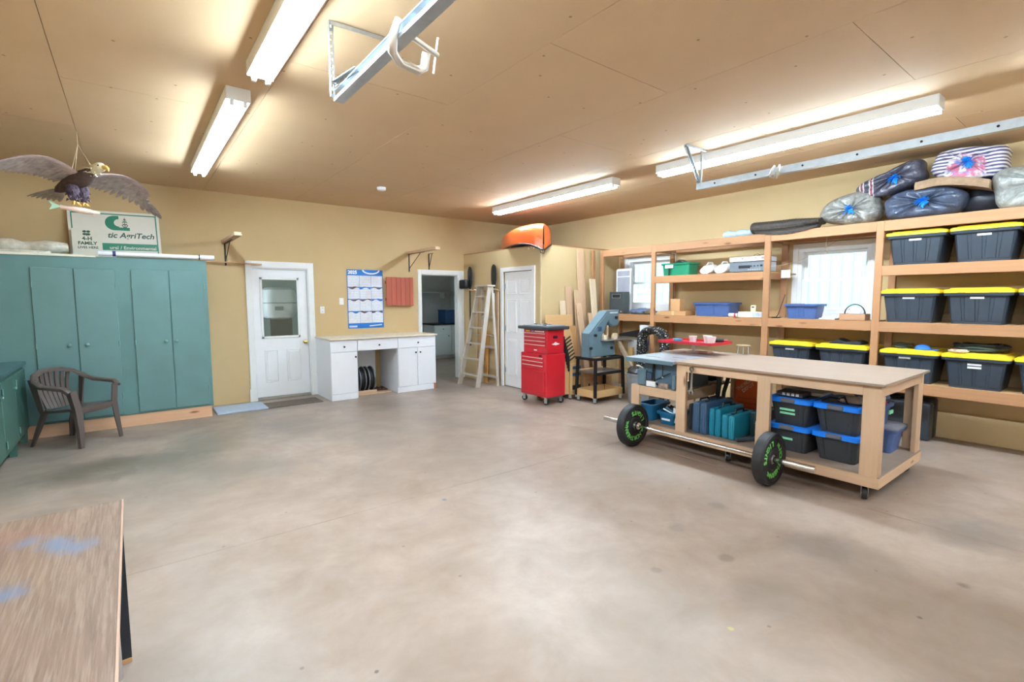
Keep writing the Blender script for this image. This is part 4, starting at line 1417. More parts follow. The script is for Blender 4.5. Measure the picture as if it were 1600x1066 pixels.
part('top_cap', box(4.99, 5.16, 7.15, 7.56, 1.795, 1.822, 0.004), MATS['weathered_step_wood'], t)
for (y0, y1) in ((7.62, 7.50), (7.12, 7.20)):
    part('rear_leg', beam(NB(), (5.19, y0, 0.0), (5.12, y1, 1.79), 0.024, 0.045), M_OLD, t)
for z, h in ((0.16, 0.27), (0.7, 0.22), (1.25, 0.17)):
    ym = 7.37
    part('rear_brace', beam(NB(), (5.18 - z * 0.04, ym - h, z), (5.18 - z * 0.04, ym + h, z), 0.045, 0.018, (0, 0, 1)), M_OLD, t)
bm = NB(); tube(bm, [(4.93, 7.62, 0.95), (5.15, 7.58, 0.9)], 0.006, 6); tube(bm, [(4.95, 7.2, 0.95), (5.15, 7.15, 0.9)], 0.006, 6)
part('spreader', bm, M_STEEL, t)
M_AMB = wood('amber_offcut', (214, 158, 84), (182, 116, 52), 'z')
bm = beam(NB(), (5.232, 7.76, 0.0), (5.282, 7.76, 1.16), 0.10, 0.018)
solo('wood_offcut', bm, M_AMB, 'amber board behind the ladder, left of two', 'board', group='boards behind the ladder')
bm = beam(NB(), (5.232, 7.60, 0.0), (5.282, 7.58, 0.98), 0.13, 0.018)
solo('wood_offcut', bm, M_AMB, 'amber board behind the ladder, right of two', 'board', group='boards behind the ladder')
bm = beam(NB(), (5.245, 7.22, 0.0), (5.262, 7.22, 1.70), 0.06, 0.02)
solo('wood_batten', bm, M_BZ, 'upright pine batten left of the white closet door', 'board')
bm = beam(NB(), (5.255, 7.90, 0.0), (5.265, 7.90, 1.71), 0.03, 0.02)
solo('wood_batten', bm, M_BZ, 'upright pine batten under the left paddle', 'board')

# ================================================================== RED TOOL CHEST
t = thing('tool_chest', 'red two-piece rolling tool chest with black top', 'tool chest', (4.95, 5.62, 0))
M_REDM = pm('red_enamel', (198, 28, 42), 0.28, var=0.05, scale=3, coat=0.3)
part('lower_cabinet', box(4.76, 5.145, 5.335, 5.925, 0.115, 0.755, 0.006), M_REDM, t)
part('upper_chest', box(4.80, 5.135, 5.355, 5.905, 0.757, 1.115, 0.006), M_REDM, t)
M_CREAM = pm('drawer_trim', (222, 206, 196), 0.3, metal=0.3)
for i in range(4):
    z = 1.068 - i * 0.058
    d = part('drawer', box(4.788, 4.80, 5.395, 5.865, z - 0.052, z, 0.003), M_REDM, t)
    part('drawer_pull', box(4.776, 4.789, 5.395, 5.865, z - 0.016, z - 0.004, 0.003), M_CREAM, d)
for i in range(3):
    z = 0.705 - i * 0.058
    d = part('drawer', box(4.748, 4.76, 5.40, 5.87, z - 0.052, z, 0.003), M_REDM, t)
    part('drawer_pull', box(4.736, 4.749, 5.40, 5.87, z - 0.016, z - 0.004, 0.003), M_CREAM, d)
part('front_panel', box(4.746, 4.76, 5.37, 5.895, 0.16, 0.50, 0.005), M_REDM, t)
bm = NB()
bx(bm, 4.7865, 4.788, 5.74, 5.84, 1.078, 1.100)
part('yellow_sticker', bm, pm('sticker_yellow', (236, 178, 60), 0.5), t)
bm = NB()
for k in range(6):
    bx(bm, 4.7982, 4.80, 5.43 + 0.036 * k, 5.458 + 0.036 * k, 1.080, 1.098)
part('white_lettering', bm, M_WHITE, t)
part('violet_sticker', box(4.7982, 4.80, 5.665, 5.72, 1.076, 1.102), pm('sticker_violet', (150, 130, 196), 0.5), t)
part('badge', box(4.797, 4.80, 5.59, 5.66, 0.795, 0.812), M_WHITE, t)
part('lock_badge', box(4.757, 4.76, 5.44, 5.50, 0.716, 0.738), M_DARK, t)
part('black_sticker', box(4.91, 5.0, 5.3535, 5.355, 0.985, 1.025), M_DARK, t)
bm = NB()
prism(bm, [(4.885, 0.905), (4.925, 0.915), (4.96, 0.935), (5.0, 0.915), (5.045, 0.905), (5.02, 0.893), (4.985, 0.890), (4.965, 0.882), (4.945, 0.890), (4.905, 0.893)], 'y', 5.3535, 5.355)
part('winged_badge', bm, M_WHITE, t)
bm = NB(); bx(bm, 4.73, 5.19, 5.29, 5.97, 1.117, 1.165, 0.012, 2)
part('top_tray', bm, pm('charcoal_plastic', (54, 58, 66), 0.5), t)
def caster(parent, x, y, r=0.04, plate=True, zt=None, ang=0.0):
    zt = 2 * r + 0.03 if zt is None else zt
    bm = NB()
    c, s = math.cos(ang), math.sin(ang)
    hw_ = max(0.012, r * 0.36)
    cyl(bm, (x - c * hw_, y - s * hw_, r), (x + c * hw_, y + s * hw_, r), r, n=18)
    w_ = part('caster_wheel', bm, M_RUBBER, parent, smooth=40)
    bm = NB()
    R_ = Matrix.Translation((x, y, 0)) @ Matrix.Rotation(ang, 4, 'Z')
    for k in (-1, 1):
        bx(bm, k * (hw_ + 0.006) - 0.002, k * (hw_ + 0.006) + 0.002, -0.022, 0.022, r * 0.6, zt - 0.006, m=R_)
    bx(bm, -0.03, 0.03, -0.03, 0.03, zt - 0.008, zt, m=R_)
    cyl(bm, R_ @ Vector((-0.02, 0, r)), R_ @ Vector((0.02, 0, r)), 0.007, n=8)
    part('caster_fork', bm, M_STEEL, parent)
for (x, y) in ((4.80, 5.38), (5.10, 5.38), (4.80, 5.88), (5.10, 5.88)):
    caster(t, x, y, 0.042, zt=0.117, ang=0.4)
t = thing('parts_tray', 'flat tray of small tools on the red tool chest', 'tray', (4.97, 5.63, 1.165))
part('tray', box(4.78, 5.16, 5.36, 5.90, 1.166, 1.176, 0.003), pm('grey_tray', (120, 126, 132), 0.5), t)
for k in range(5):
    bm = NB(); x = 4.83 + 0.065 * k; y = 5.42 + 0.09 * ((k * 2) % 5)
    tube(bm, [(x, y, 1.184), (x + 0.05, y + 0.12, 1.184)], 0.007, 6)
    part('small_tool', bm, M_STEEL if k % 2 else M_DARK, t)

# ================================================================== CLAMP CART behind the chest
t = thing('wooden_cart', 'plywood cart holding black bar clamps beside tool chest', 'cart', (5.38, 5.6, 0))
M_PLYC = wood('cart_plywood', (220, 180, 124), (196, 148, 92), 'z', knots=False)
bm = NB(); prism(bm, [(5.20, 0.09), (5.20, 1.12), (5.36, 1.12), (5.41, 1.0), (5.48, 0.57), (5.56, 0.55), (5.56, 0.09)], 'y', 5.46, 5.485)
part('end_panel', bm, M_PLYC, t)
part('bin_body', box(5.36, 5.56, 5.485, 5.85, 0.09, 0.55, 0.003), M_PLYC, t)
part('front_board', box(5.34, 5.565, 5.43, 5.46, 0.08, 0.56, 0.003), M_PLYC, t)
part('back_panel', box(5.20, 5.22, 5.485, 5.85, 0.09, 1.1), M_PLYC, t)
for (z, c) in ((0.505, 'blue_slot'), (0.40, 'blue_slot'), (0.205, 'dark_slot')):
    part('tool_pocket', box(5.39, 5.565, 5.418, 5.432, z - 0.03 if c == 'blue_slot' else z - 0.05, z + 0.02, 0.004), pm(c, (48, 92, 140) if c == 'blue_slot' else (50, 50, 52), 0.5), t)
for (x, y) in ((5.38, 5.47), (5.52, 5.47), (5.40, 5.80), (5.52, 5.80)):
    caster(t, x, y, 0.032, zt=0.09, ang=0.8)
for i in range(7):
    c = thing('bar_clamp', 'black bar clamp hanging on the plywood cart, number %s from the top' % ('one', 'two', 'three', 'four', 'five', 'six', 'seven')[i], 'clamp', (5.27, 5.42, 0.6), group='black bar clamps on the cart')
    z = 0.98 - i * 0.052
    x = 5.215 + i * 0.018
    bm = NB(); tube(bm, [(x, 5.43, z - 0.05), (x + 0.075, 5.38, z + 0.02)], 0.012, 6)
    part('handle', bm, M_BLACK, c, smooth=50)
    bm = NB(); bx(bm, x - 0.006, x + 0.006, 5.425, 5.458, z - 0.22, z + 0.02, 0.002)
    part('bar', bm, M_DARK, c)

# ================================================================== LUMBER against the closet
def board(x0, x1, z1, y0, y1, lab, mat=None, th=0.02, lean=0.0, name='lumber_board'):
    """leaning board: foot at y0, top at y1"""
    bm = NB()
    lp = [[(x0, y0, 0.0), (x1, y0, 0.0), (x1, y0 + th, 0.0), (x0, y0 + th, 0.0)], [(x0 + lean, y1, z1), (x1 + lean, y1, z1), (x1 + lean, y1 + th, z1), (x0 + lean, y1 + th, z1)]]
    loft(bm, lp)
    return solo(name, bm, mat or M_BZ, lab, 'board', group='lumber leaning against the closet')
M_RAW = wood('raw_pale_board', (234, 214, 186), (214, 182, 144), 'z')
M_RAW2 = wood('raw_pink_board', (222, 190, 158), (196, 150, 112), 'z')
board(6.09, 6.255, 2.425, 5.90, 6.035, 'tallest pine board leaning on the closet, knotty top', M_RAW2, 0.02, -0.01)
board(6.36, 6.42, 2.41, 5.84, 5.995, 'narrow tall pine stud beside the shelving end', M_PZ, 0.035, 0.06)
board(6.455, 6.495, 2.40, 6.0, 6.036, 'narrowest tall pine stud beside the shelving end', M_PZ, 0.02, 0.01)
board(6.30, 6.43, 1.91, 5.72, 5.88, 'pale planed board with bright face leaning mid-stack', M_RAW, 0.02, -0.06)
board(5.99, 6.10, 1.50, 5.66, 5.89, 'short knotty pine board in front of the tall boards', M_RAW2, 0.03, -0.05)
board(6.13, 6.22, 1.33, 5.60, 5.80, 'short plain pine board beside the band saw', M_BZ, 0.02, 0.0)
board(5.98, 6.12, 1.72, 5.84, 5.965, 'medium pale board behind the knotty one', M_RAW2, 0.02, -0.02)
board(5.83, 5.97, 1.78, 5.92, 6.03, 'medium pinkish board near the plywood sheet', M_RAW2, 0.018, -0.02)
board(5.68, 5.80, 1.54, 5.90, 6.02, 'short pale board rising above the plywood sheet', M_RAW, 0.02, 0.0)
board(5.31, 5.90, 1.31, 5.87, 5.97, 'wide plywood sheet leaning behind the red tool chest', wood('plywood_sheet', (224, 184, 132), (204, 158, 104), 'x', knots=False), 0.018, 0.0, 'plywood_sheet')
board(5.60, 5.95, 1.12, 5.80, 5.92, 'second plywood sheet leaning behind the band saw', wood('plywood_sheet_dark', (206, 158, 104), (182, 128, 80), 'z'), 0.018, 0.0, 'plywood_sheet')

# ================================================================== BAND SAW on its stand
t = thing('band_saw', 'blue-grey band saw on black stand', 'band saw', (5.7, 5.15, 0.68))
M_SAW = pm('blue_grey_enamel', (98, 122, 134), 0.38, var=0.07, scale=5)
poly = [(5.41, 0.69), (5.41, 1.05), (5.80, 1.385), (6.07, 1.395), (6.07, 1.185), (6.02, 1.15), (5.92, 1.135), (5.86, 1.16), (5.83, 1.225), (5.805, 1.20), (5.68, 0.99), (5.665, 0.945), (5.98, 0.93), (5.98, 0.69)]
bm = NB(); prism(bm, poly, 'y', 5.10, 5.26)
part('frame', bm, M_SAW, t)
bm = NB()
poly2 = [(5.44, 0.70), (5.44, 1.04), (5.81, 1.36), (6.05, 1.37), (6.05, 1.20), (5.93, 1.155), (5.85, 1.19), (5.84, 1.25), (5.78, 1.22), (5.65, 1.0), (5.64, 0.92), (5.96, 0.905), (5.96, 0.70)]
prism(bm, poly2, 'y', 5.09, 5.10)
part('cover', bm, pm('blue_grey_cover', (104, 129, 141), 0.35, var=0.06), t)
for (x, z) in ((5.99, 1.28), (5.52, 1.02), (5.425, 0.83), (5.89, 0.81)):
    bm = NB(); cyl(bm, (x, 5.09, z), (x, 5.06, z), 0.022, n=12)
    part('knob', bm, M_BLACK, t, smooth=40)
part('switch_box', box(5.57, 5.65, 5.065, 5.09, 1.08, 1.15, 0.006), pm('switch_blue', (52, 76, 104), 0.4), t)
part('nameplate', box(5.85, 6.03, 5.085, 5.09, 1.345, 1.365), pm('nameplate_pale', (206, 218, 222), 0.4), t)
part('table', box(5.66, 6.40, 4.98, 5.30, 0.928, 0.945, 0.003), M_STEEL, t)
part('blade_guide', box(5.83, 5.86, 5.12, 5.15, 0.95, 1.16, 0.002), M_BZ, t)
t = thing('wood_blocks', 'small pale offcut blocks on the band saw table', 'offcuts', (5.85, 5.15, 0.945))
for (x, y, w_, h) in ((5.71, 5.07, 0.06, 0.07), (5.90, 5.03, 0.07, 0.09), (5.98, 5.12, 0.05, 0.06), (5.76, 5.16, 0.05, 0.09)):
    part('block', box(x, x + w_, y, y + 0.05, 0.946, 0.946 + h, 0.003), M_RAW, t)
t = thing('saw_stand', 'black steel stand with plywood tray on casters', 'stand', (5.72, 5.15, 0))
SX0, SX1, SY0, SY1 = 5.42, 6.03, 4.98, 5.34
for (x, y, dx, dy) in ((SX0, SY0, -1, -1), (SX1, SY0, 1, -1), (SX0, SY1, -1, 1), (SX1, SY1, 1, 1)):
    bm = NB()
    beam(bm, (x + dx * 0.015, y + dy * 0.015, 0.09), (x, y, 0.66), 0.04, 0.035)
    part('leg', bm, M_DARK, t)
bm = NB()
for a in ((SX0 - 0.03, SX1 + 0.03, SY0 - 0.03, SY0 + 0.01), (SX0 - 0.03, SX1 + 0.03, SY1 - 0.01, SY1 + 0.03), (SX0 - 0.03, SX0 + 0.01, SY0, SY1), (SX1 - 0.01, SX1 + 0.03, SY0, SY1)):
    bx(bm, a[0], a[1], a[2], a[3], 0.648, 0.688, 0.003)
part('top_frame', bm, M_DARK, t)
part('shelf', box(SX0, SX1, SY0, SY1, 0.45, 0.465), pm('grey_shelf_steel', (128, 124, 118), 0.45, metal=0.4), t)
part('shelf_edge', box(SX0 - 0.005, SX1 + 0.005, SY0 - 0.012, SY0, 0.425, 0.468), M_DARK, t)
bm = NB()
bx(bm, 5.40, 6.05, 4.965, 4.985, 0.085, 0.19)
bx(bm, 5.40, 6.05, 5.34, 5.36, 0.085, 0.19)
bx(bm, 5.40, 5.42, 4.985, 5.34, 0.085, 0.19)
bx(bm, 6.03, 6.05, 4.985, 5.34, 0.085, 0.19)
bx(bm, 5.42, 6.03, 4.985, 5.34, 0.085, 0.10)
part('tray', bm, wood('tray_plywood', (220, 182, 128), (196, 150, 96), 'x', knots=False), t)
for (x, y) in ((5.43, 4.99), (6.01, 4.99), (5.43, 5.33), (6.01, 5.33)):
    caster(t, x, y, 0.028, zt=0.086, ang=0.5)
t = thing('cardboard_box', 'brown cardboard box standing behind the black saw stand', 'box', (5.9, 5.55, 0))
part('carton', box(5.62, 6.28, 5.40, 5.585, 0.0, 0.44, 0.004), M_CARD, t)
part('flap', box(5.62, 6.28, 5.396, 5.40, 0.30, 0.44), pm('cardboard_flap', (202, 158, 112), 0.8), t)
for x in (5.72, 5.9, 6.1):
    part('print_mark', box(x, x + 0.035, 5.3985, 5.40, 0.14, 0.22), pm('carton_print', (70, 56, 44), 0.8), t)

# ================================================================== BIN, HOSE and scraps between saw and bench
t = thing('waste_bin', 'grey waste bin stuffed full behind the workbench end', 'bin', (5.98, 4.62, 0))
bm = NB()
lathe(bm, [(0.14, 0.0), (0.185, 0.44), (0.195, 0.44), (0.195, 0.46), (0.175, 0.46), (0.13, 0.02)], 24, Matrix.Translation((5.98, 4.62, 0)))
part('bin_body', bm, pm('grey_bin_plastic', (128, 130, 134), 0.5), t, smooth=40)
bm = NB()
ball(bm, (5.98, 4.62, 0.46), 0.17, 0.17, 0.10, 14, 8)
for v_ in bm.verts:
    v_.co += Vector((random.uniform(-1, 1), random.uniform(-1, 1), random.uniform(-1, 1))) * 0.02
part('rubbish', bm, pm('dark_rubbish', (52, 48, 48), 0.4, var=0.4, scale=12), t, smooth=30)
part('paper_scrap', bx(NB(), -0.08, 0.08, -0.03, 0.03, 0, 0.012, m=Matrix.Translation((5.93, 4.55, 0.55)) @ Matrix.Rotation(0.5, 4, 'Y')), pm('paper_white', (232, 230, 226), 0.7), t)
def scrap(p0, p1, w_, d_, lab, mat, name='timber_scrap'):
    solo(name, beam(NB(), p0, p1, w_, d_, (0, 1, 0.2)), mat, lab, 'timber')
scrap((6.02, 4.62, 0.30), (5.98, 5.02, 0.90), 0.05, 0.05, 'weathered timber leaning diagonally against the band saw', wood('weathered_timber', (168, 148, 124), (130, 108, 86), 'z'))
scrap((6.28, 4.98, 0.0), (6.24, 4.98, 0.80), 0.075, 0.05, 'yellowish upright timber behind the band saw table', wood('yellow_timber', (214, 178, 116), (186, 142, 84), 'z'))
#scrap((6.36, 4.86, 0.0), (6.36, 4.88, 0.60), 0.06, 0.05, 'short upright timber next to the yellowish one', wood('yellow_timber', (214, 178, 116), (186, 142, 84), 'z'))
t = thing('drill_case', 'blue-ended white box behind the band saw table', 'box', (6.50, 5.0, 0.6))
part('body', box(6.34, 6.50, 4.93, 5.13, 0.62, 0.90, 0.006), pm('box_white', (214, 216, 220), 0.5), t)
part('end_cap', box(6.50, 6.58, 4.90, 5.13, 0.72, 0.90, 0.006), pm('box_blue', (44, 84, 138), 0.5), t)
part('stand', box(6.36, 6.56, 4.95, 5.11, 0.0, 0.62), wood('stand_pine', (206, 164, 112), (180, 132, 84), 'z'), t)
t = thing('black_board', 'flat black board lying behind the saw table', 'board', (6.7, 5.25, 0.95))
bm = NB(); prism(bm, [(5.10, 0.93), (5.58, 0.93), (5.58, 0.97), (5.10, 1.07)], 'x', 6.66, 6.68)
part('sheet', bm, M_DARK, t)
part('support', box(6.68, 6.71, 5.2, 5.25, 0.0, 0.95), M_PZ, t)

# perforated black hose, looped over
t = thing('drain_hose', 'speckled black corrugated hose looped in an arch', 'hose', (6.28, 4.6, 0))
m_, nt, b = nodes('speckled_black_hose')
v = coords(nt)
vo = nt.nodes.new('ShaderNodeTexVoronoi')
vo.inputs['Scale'].default_value = 34
nt.links.new(v, vo.inputs['Vector'])
nt.links.new(mixc(nt, ramp(nt, vo.outputs['Distance'], 0.22, 0.28, 1, 0), srgb(26, 26, 28), srgb(200, 196, 186)), b.inputs['Base Color'])
b.inputs['Roughness'].default_value = 0.5
for k, (ro, xo) in enumerate(((0.0, 0.0), (-0.045, 0.06), (0.0, 0.12))):
    pts, rad = [], []
    N_ = 120
    for i in range(N_):
        f = i / (N_ - 1)
        if f < 0.3:
            p = (-0.205 + ro * -0.5 - 0.02 * (1 - f / 0.3), 0.02 + f / 0.3 * 0.90)
        elif f < 0.7:
            a = PI - (f - 0.3) / 0.4 * PI
            p = ((0.205 + ro * 0.5) * math.cos(a), 0.92 + (0.19 + ro) * math.sin(a))
        else:
            p = (0.205 + ro * 0.5 + 0.02 * (f - 0.7) / 0.3, 0.92 - (f - 0.7) / 0.3 * 0.90)
        pts.append((6.22 + xo, 4.60 - p[0], p[1]))
        rad.append(0.036 + 0.006 * (i % 2))
    bm = NB(); tube(bm, pts, rad, 10)
    part('hose_loop', bm, m_, t)
t = thing('upright_stud', 'pine stud standing inside the hose arch', 'stud', (6.45, 4.52, 0))
part('stud', box(6.42, 6.46, 4.48, 4.55, 0, 1.09, 0.002), M_PZ, t)
part('foot', box(6.38, 6.52, 4.44, 4.6, 0, 0.03), M_PY, t)
t = thing('white_box', 'white and blue carton on the shelf end above the hose', 'box', (6.6, 4.95, 1.0))
part('carton', box(6.56, 6.68, 4.93, 5.07, 1.02, 1.14, 0.005), pm('box_white', (214, 216, 220), 0.5), t)
part('ledge', box(6.55, 7.14, 4.92, 5.08, 0.99, 1.018), M_PX, t)

# ================================================================== TABLE in the foreground
t = thing('wooden_table', 'worn brown wooden table with blue paint marks', 'table', (-0.7, 1.9, 0))
m_, nt, b = nodes('worn_brown_laminate')
v = coords(nt, (14, 0.9, 14))
g = ramp(nt, noise(nt, v, 3.0, 6, 0.65, 0.8), 0.3, 0.72)
o_ = mixc(nt, g, srgb(104, 82, 68), srgb(142, 116, 98))
v2 = coords(nt, (1, 1, 1))
g3 = ramp(nt, noise(nt, coords(nt, (40, 2.0, 40)), 3.0, 4, 0.6, 0.3), 0.45, 0.7, 0, 0.5)
o_ = mixc(nt, g3, o_, srgb(168, 148, 132))
rd = ramp(nt, noise(nt, v2, 2.3, 3), 0.55, 0.7, 0, 0.35)
o_ = mixc(nt, rd, o_, srgb(146, 100, 82))
# blue paint smears
for (px_, py_, r_) in ((0.50, 0.32, 0.06), (0.44, 0.40, 0.05), (0.36, 0.08, 0.05), (0.36, 0.47, 0.04)):
    sv = nt.nodes.new('ShaderNodeVectorMath'); sv.operation = 'DISTANCE'
    nt.links.new(v2, sv.inputs[0]); sv.inputs[1].default_value = (px_, py_, 0.72)
    nz = noise(nt, v2, 14, 4, 0.7)
    ad = nt.nodes.new('ShaderNodeMath'); ad.operation = 'MULTIPLY_ADD'
    nt.links.new(nz, ad.inputs[0]); ad.inputs[1].default_value = 0.14
    nt.links.new(sv.outputs['Value'], ad.inputs[2])
    o_ = mixc(nt, ramp(nt, ad.outputs[0], r_ * 0.6 + 0.05, r_ + 0.09, 0.65, 0.0), o_, srgb(98, 120, 152))
nt.links.new(o_, b.inputs['Base Color'])
b.inputs['Roughness'].default_value = 0.42
bump(nt, b, g, 0.1, 0.002)
part('table_top', box(-1.45, -0.072, 1.10, 2.64, 0.693, 0.72, 0.003), m_, t)
part('edge_band', box(-0.074, -0.069, 1.10, 2.64, 0.693, 0.7205, 0.001), pm('edge_band_tan', (196, 160, 138), 0.5), t)
part('back_panel', box(-1.40, -0.078, 2.615, 2.64, 0.02, 0.693), pm('black_panel_paint', (36, 38, 46), 0.5, var=0.15), t)
part('panel_foot', box(-1.40, -0.078, 2.612, 2.642, 0.0, 0.02), M_CARD, t)
part('front_panel', box(-1.40, -0.11, 1.13, 1.155, 0.02, 0.693), MATS['black_panel_paint'], t)
for (x, y) in ((-0.125, 2.52), (-1.35, 2.52), (-1.35, 1.25)):
    bm = NB(); cyl(bm, (x, y, 0), (x, y, 0.69), 0.018, n=14)
    part('leg', bm, M_CHROME, t, smooth=40)
# ================================================================== TIMBER SHELVING along the right wall
SF = 6.60                       # front plane
t = thing('shelving_unit', 'long built-in pine shelving unit along the right wall', 'shelves', (6.9, 2.5, 0))
PO = [(5.905, 5.945), (4.825, 4.900), (3.048, 3.128), (1.835, 1.905), (-0.55, -0.48)]
for (a, b2) in PO:
    part('post', box(SF, SF + 0.04, a, b2, 0, 2.415, 0.003), M_PZ, t)
    part('post', box(XR - 0.062 - 0.04, XR - 0.062, a, b2, 0, 2.30, 0.003), M_PZ, t)
part('post', box(SF + 0.02, SF + 0.06, 5.96, 6.0, 0, 2.41, 0.003), M_PZ, t)
bays = [(4.900, 5.905), (3.128, 4.825), (1.905, 3.048), (-0.48, 1.835)]
levels = {0: (2.415, 1.31), 1: (2.415, 1.925, 1.31), 2: (2.415, 1.31, 0.66), 3: (2.415, 1.925, 1.305, 0.65)}
for i, (a, b2) in enumerate(bays):
    for z in levels[i]:
        part('front_beam', box(SF + 0.001, SF + 0.039, a, b2, z - 0.112, z, 0.003), M_PY, t)
        part('back_beam', box(XR - 0.10, XR - 0.062, a, b2, z - 0.105, z - 0.014, 0.003), M_PY, t)
        for y in (a + 0.002, b2 - 0.04):
            part('bearer', box(SF + 0.04, XR - 0.10, y, y + 0.038, z - 0.10, z - 0.014, 0.002), M_PX, t)
        if z < 2.4 or i == 3 or i == 2:
            x1 = XR - 0.065
            part('shelf_deck', box(SF + 0.04, x1, a + 0.001, b2 - 0.001, z - 0.013, z - 0.001, 0.001), wood('shelf_plywood', (216, 172, 120), (190, 140, 90), 'y', knots=False), t)
    part('wall_rail', box(XR - 0.02, XR, a, b2, 2.33, 2.415, 0.002), M_PY, t) if i in (0, 2) else None
    if i in (1, 3):
        for z in (2.02, 1.40):
            part('wall_rail', box(XR - 0.02, XR, a, b2, z - 0.09, z, 0.002), wood('wall_rail_pine', (216, 180, 130), (196, 150, 98), 'y'), t)

# ---- storage totes
def tote(name, label, w, d, h, hl, mb, ml, loc, group, taper=0.075, labels=((0.0, 0.86),), ribs=4, rim=0.03, lid=True, lidmat2=None):
    """front of the tote faces local -X; w along Y, d along X; origin at base centre"""
    t = thing(name, label, 'storage tote', loc, 0, group)
    hb = h - hl
    def lp(z, k, r=0.035):
        s = taper * (1 - z / hb)
        return rrect(0, 0, d - 2 * rim - s * k, w - 2 * rim - s * k, r, z, 3)
    bm = NB()
    loft(bm, [lp(0, 1.0, 0.03), lp(0.012, 1.0), lp(hb * 0.86, 1.0), lp(hb, 1.0)], True, lid)
    if not lid:
        ins = [[(p[0] * 0.965, p[1] * 0.965, z_) for p in lp(zz, 1.0)] for zz, z_ in ((hb, hb), (0.02, 0.02))]
        loft(bm, ins, False, True)
    part('body', bm, mb, t, smooth=35, w=False)
    # moulded ribs on the front and the ends
    for k in range(ribs):
        f = (k + 0.5) / ribs - 0.5
        bm = NB()
        z0, z1 = 0.03, hb * 0.86
        def fr(z):
            s = taper * (1 - z / hb)
            return (-(d - 2 * rim - s) / 2, (w - 2 * rim - s) * 0.98)
        x0, w0 = fr(z0)
        x1, w1 = fr(z1)
        c0, c1 = f * w0, f * w1
        rw = 0.045 if ribs <= 4 else 0.03
        loft(bm, [[(x0 + 0.004, c0 - rw, z0), (x0 - 0.006, c0 - rw + 0.008, z0), (x0 - 0.006, c0 + rw - 0.008, z0), (x0 + 0.004, c0 + rw, z0)],
                  [(x1 + 0.004, c1 - rw, z1), (x1 - 0.006, c1 - rw + 0.008, z1), (x1 - 0.006, c1 + rw - 0.008, z1), (x1 + 0.004, c1 + rw, z1)]])
        part('rib', bm, mb, t, w=False)
    bm = NB()
    rl = [rrect(0, 0, d - 0.012, w - 0.012, 0.04, hb - 0.028, 3), rrect(0, 0, d - 0.004, w - 0.004, 0.04, hb, 3)]
    if not lid:
        k_ = 2 * rim + 0.012
        rl += [rrect(0, 0, d - k_, w - k_, 0.03, hb + 0.002, 3), rrect(0, 0, d - k_ - 0.01, w - k_ - 0.01, 0.03, hb - 0.028, 3)]
        rl.append(rl[0])
    loft(bm, rl, lid, lid)
    bmesh.ops.remove_doubles(bm, verts=bm.verts[:], dist=1e-6)
    part('rim', bm, mb, t, smooth=35, w=False)
    if lid:
        bm = NB()
        loft(bm, [rrect(0, 0, d, w, 0.045, hb, 3), rrect(0, 0, d, w, 0.045, hb + hl * 0.55, 3), rrect(0, 0, d - 0.03, w - 0.03, 0.04, hb + hl * 0.75, 3), rrect(0, 0, d - 0.08, w - 0.08, 0.03, hb + hl * 0.75, 3), rrect(0, 0, d - 0.10, w - 0.10, 0.03, hb + hl, 3)])
        ld = part('lid', bm, ml, t, smooth=35, w=False)
        for s in (-1, 1):
            bm = NB(); bx(bm, -d / 2 - 0.006, -d / 2 + 0.01, s * w * 0.22 - 0.03, s * w * 0.22 + 0.03, hb + 0.002, hb + hl * 0.5, 0.003)
            part('lid_lug', bm, ml, ld, w=False)
    for (fy, fz) in labels:
        z = hb * fz
        s = taper * (1 - z / hb)
        xf = -(d - 2 * rim - s) / 2 - 0.009
        bm = NB(); bx(bm, xf, xf + 0.004, fy * w - 0.052, fy * w + 0.052, z - 0.010, z + 0.010)
        part('label_strip', bm, M_WHITE, t, w=False)
    return t
M_TOTE = pm('black_tote_plastic', (52, 60, 70), 0.4, var=0.1, scale=6)
M_YEL = pm('yellow_lid_plastic', (240, 208, 44), 0.42, var=0.04)
G = 'black storage totes with yellow lids'
TX = 6.60 + 0.295
tw, td, th_, tl = 0.525, 0.58, 0.362, 0.05
T0 = tote('storage_tote', 'black tote with yellow lid, middle shelf, first right of the window', tw, td, th_, tl, M_TOTE, M_YEL, (TX, 1.59, 1.306), G, labels=((0.0, 0.84),))
rows = [
    ((TX, 1.045, 1.306), 'black tote with yellow lid, middle shelf, second right of the window'),
    ((TX, 0.50, 1.306), 'black tote with yellow lid, middle shelf, cut by the right edge'),
    ((TX, 1.565, 1.926), 'black tote with yellow lid on the highest shelf, directly under the blue-tied bag'),
    ((TX, 1.028, 1.926), 'black tote with yellow lid on the highest shelf, under the striped bag'),
    ((TX, 0.49, 1.926), 'black tote with yellow lid on the highest shelf, at the right edge'),
    ((TX, 2.775, 0.661), 'black tote with yellow lid behind the workbench, left one below the window'),
    ((TX, 0.49, 0.651), 'black tote with yellow lid on the lowest shelf, cut by the right edge'),
]
for loc, lab in rows:
    dup(T0, loc, 0, lab, G)
T1 = tote('storage_tote', 'black tote carrying a blue cap and cords on its yellow lid', tw, td, th_, tl, M_TOTE, M_YEL, (TX, 1.565, 0.651), G, labels=((0.05, 0.86),))
T2 = tote('storage_tote', 'black tote with two white strips carrying a coiled rope', tw, td, th_, tl, M_TOTE, M_YEL, (TX, 1.028, 0.651), G, labels=((0.0, 0.80), (0.0, 0.70)))
T3 = tote('storage_tote', 'black tote below the window carrying a folded dark cloth', 0.56, td, th_, tl, M_TOTE, M_YEL, (TX, 2.20, 0.661), G, labels=())

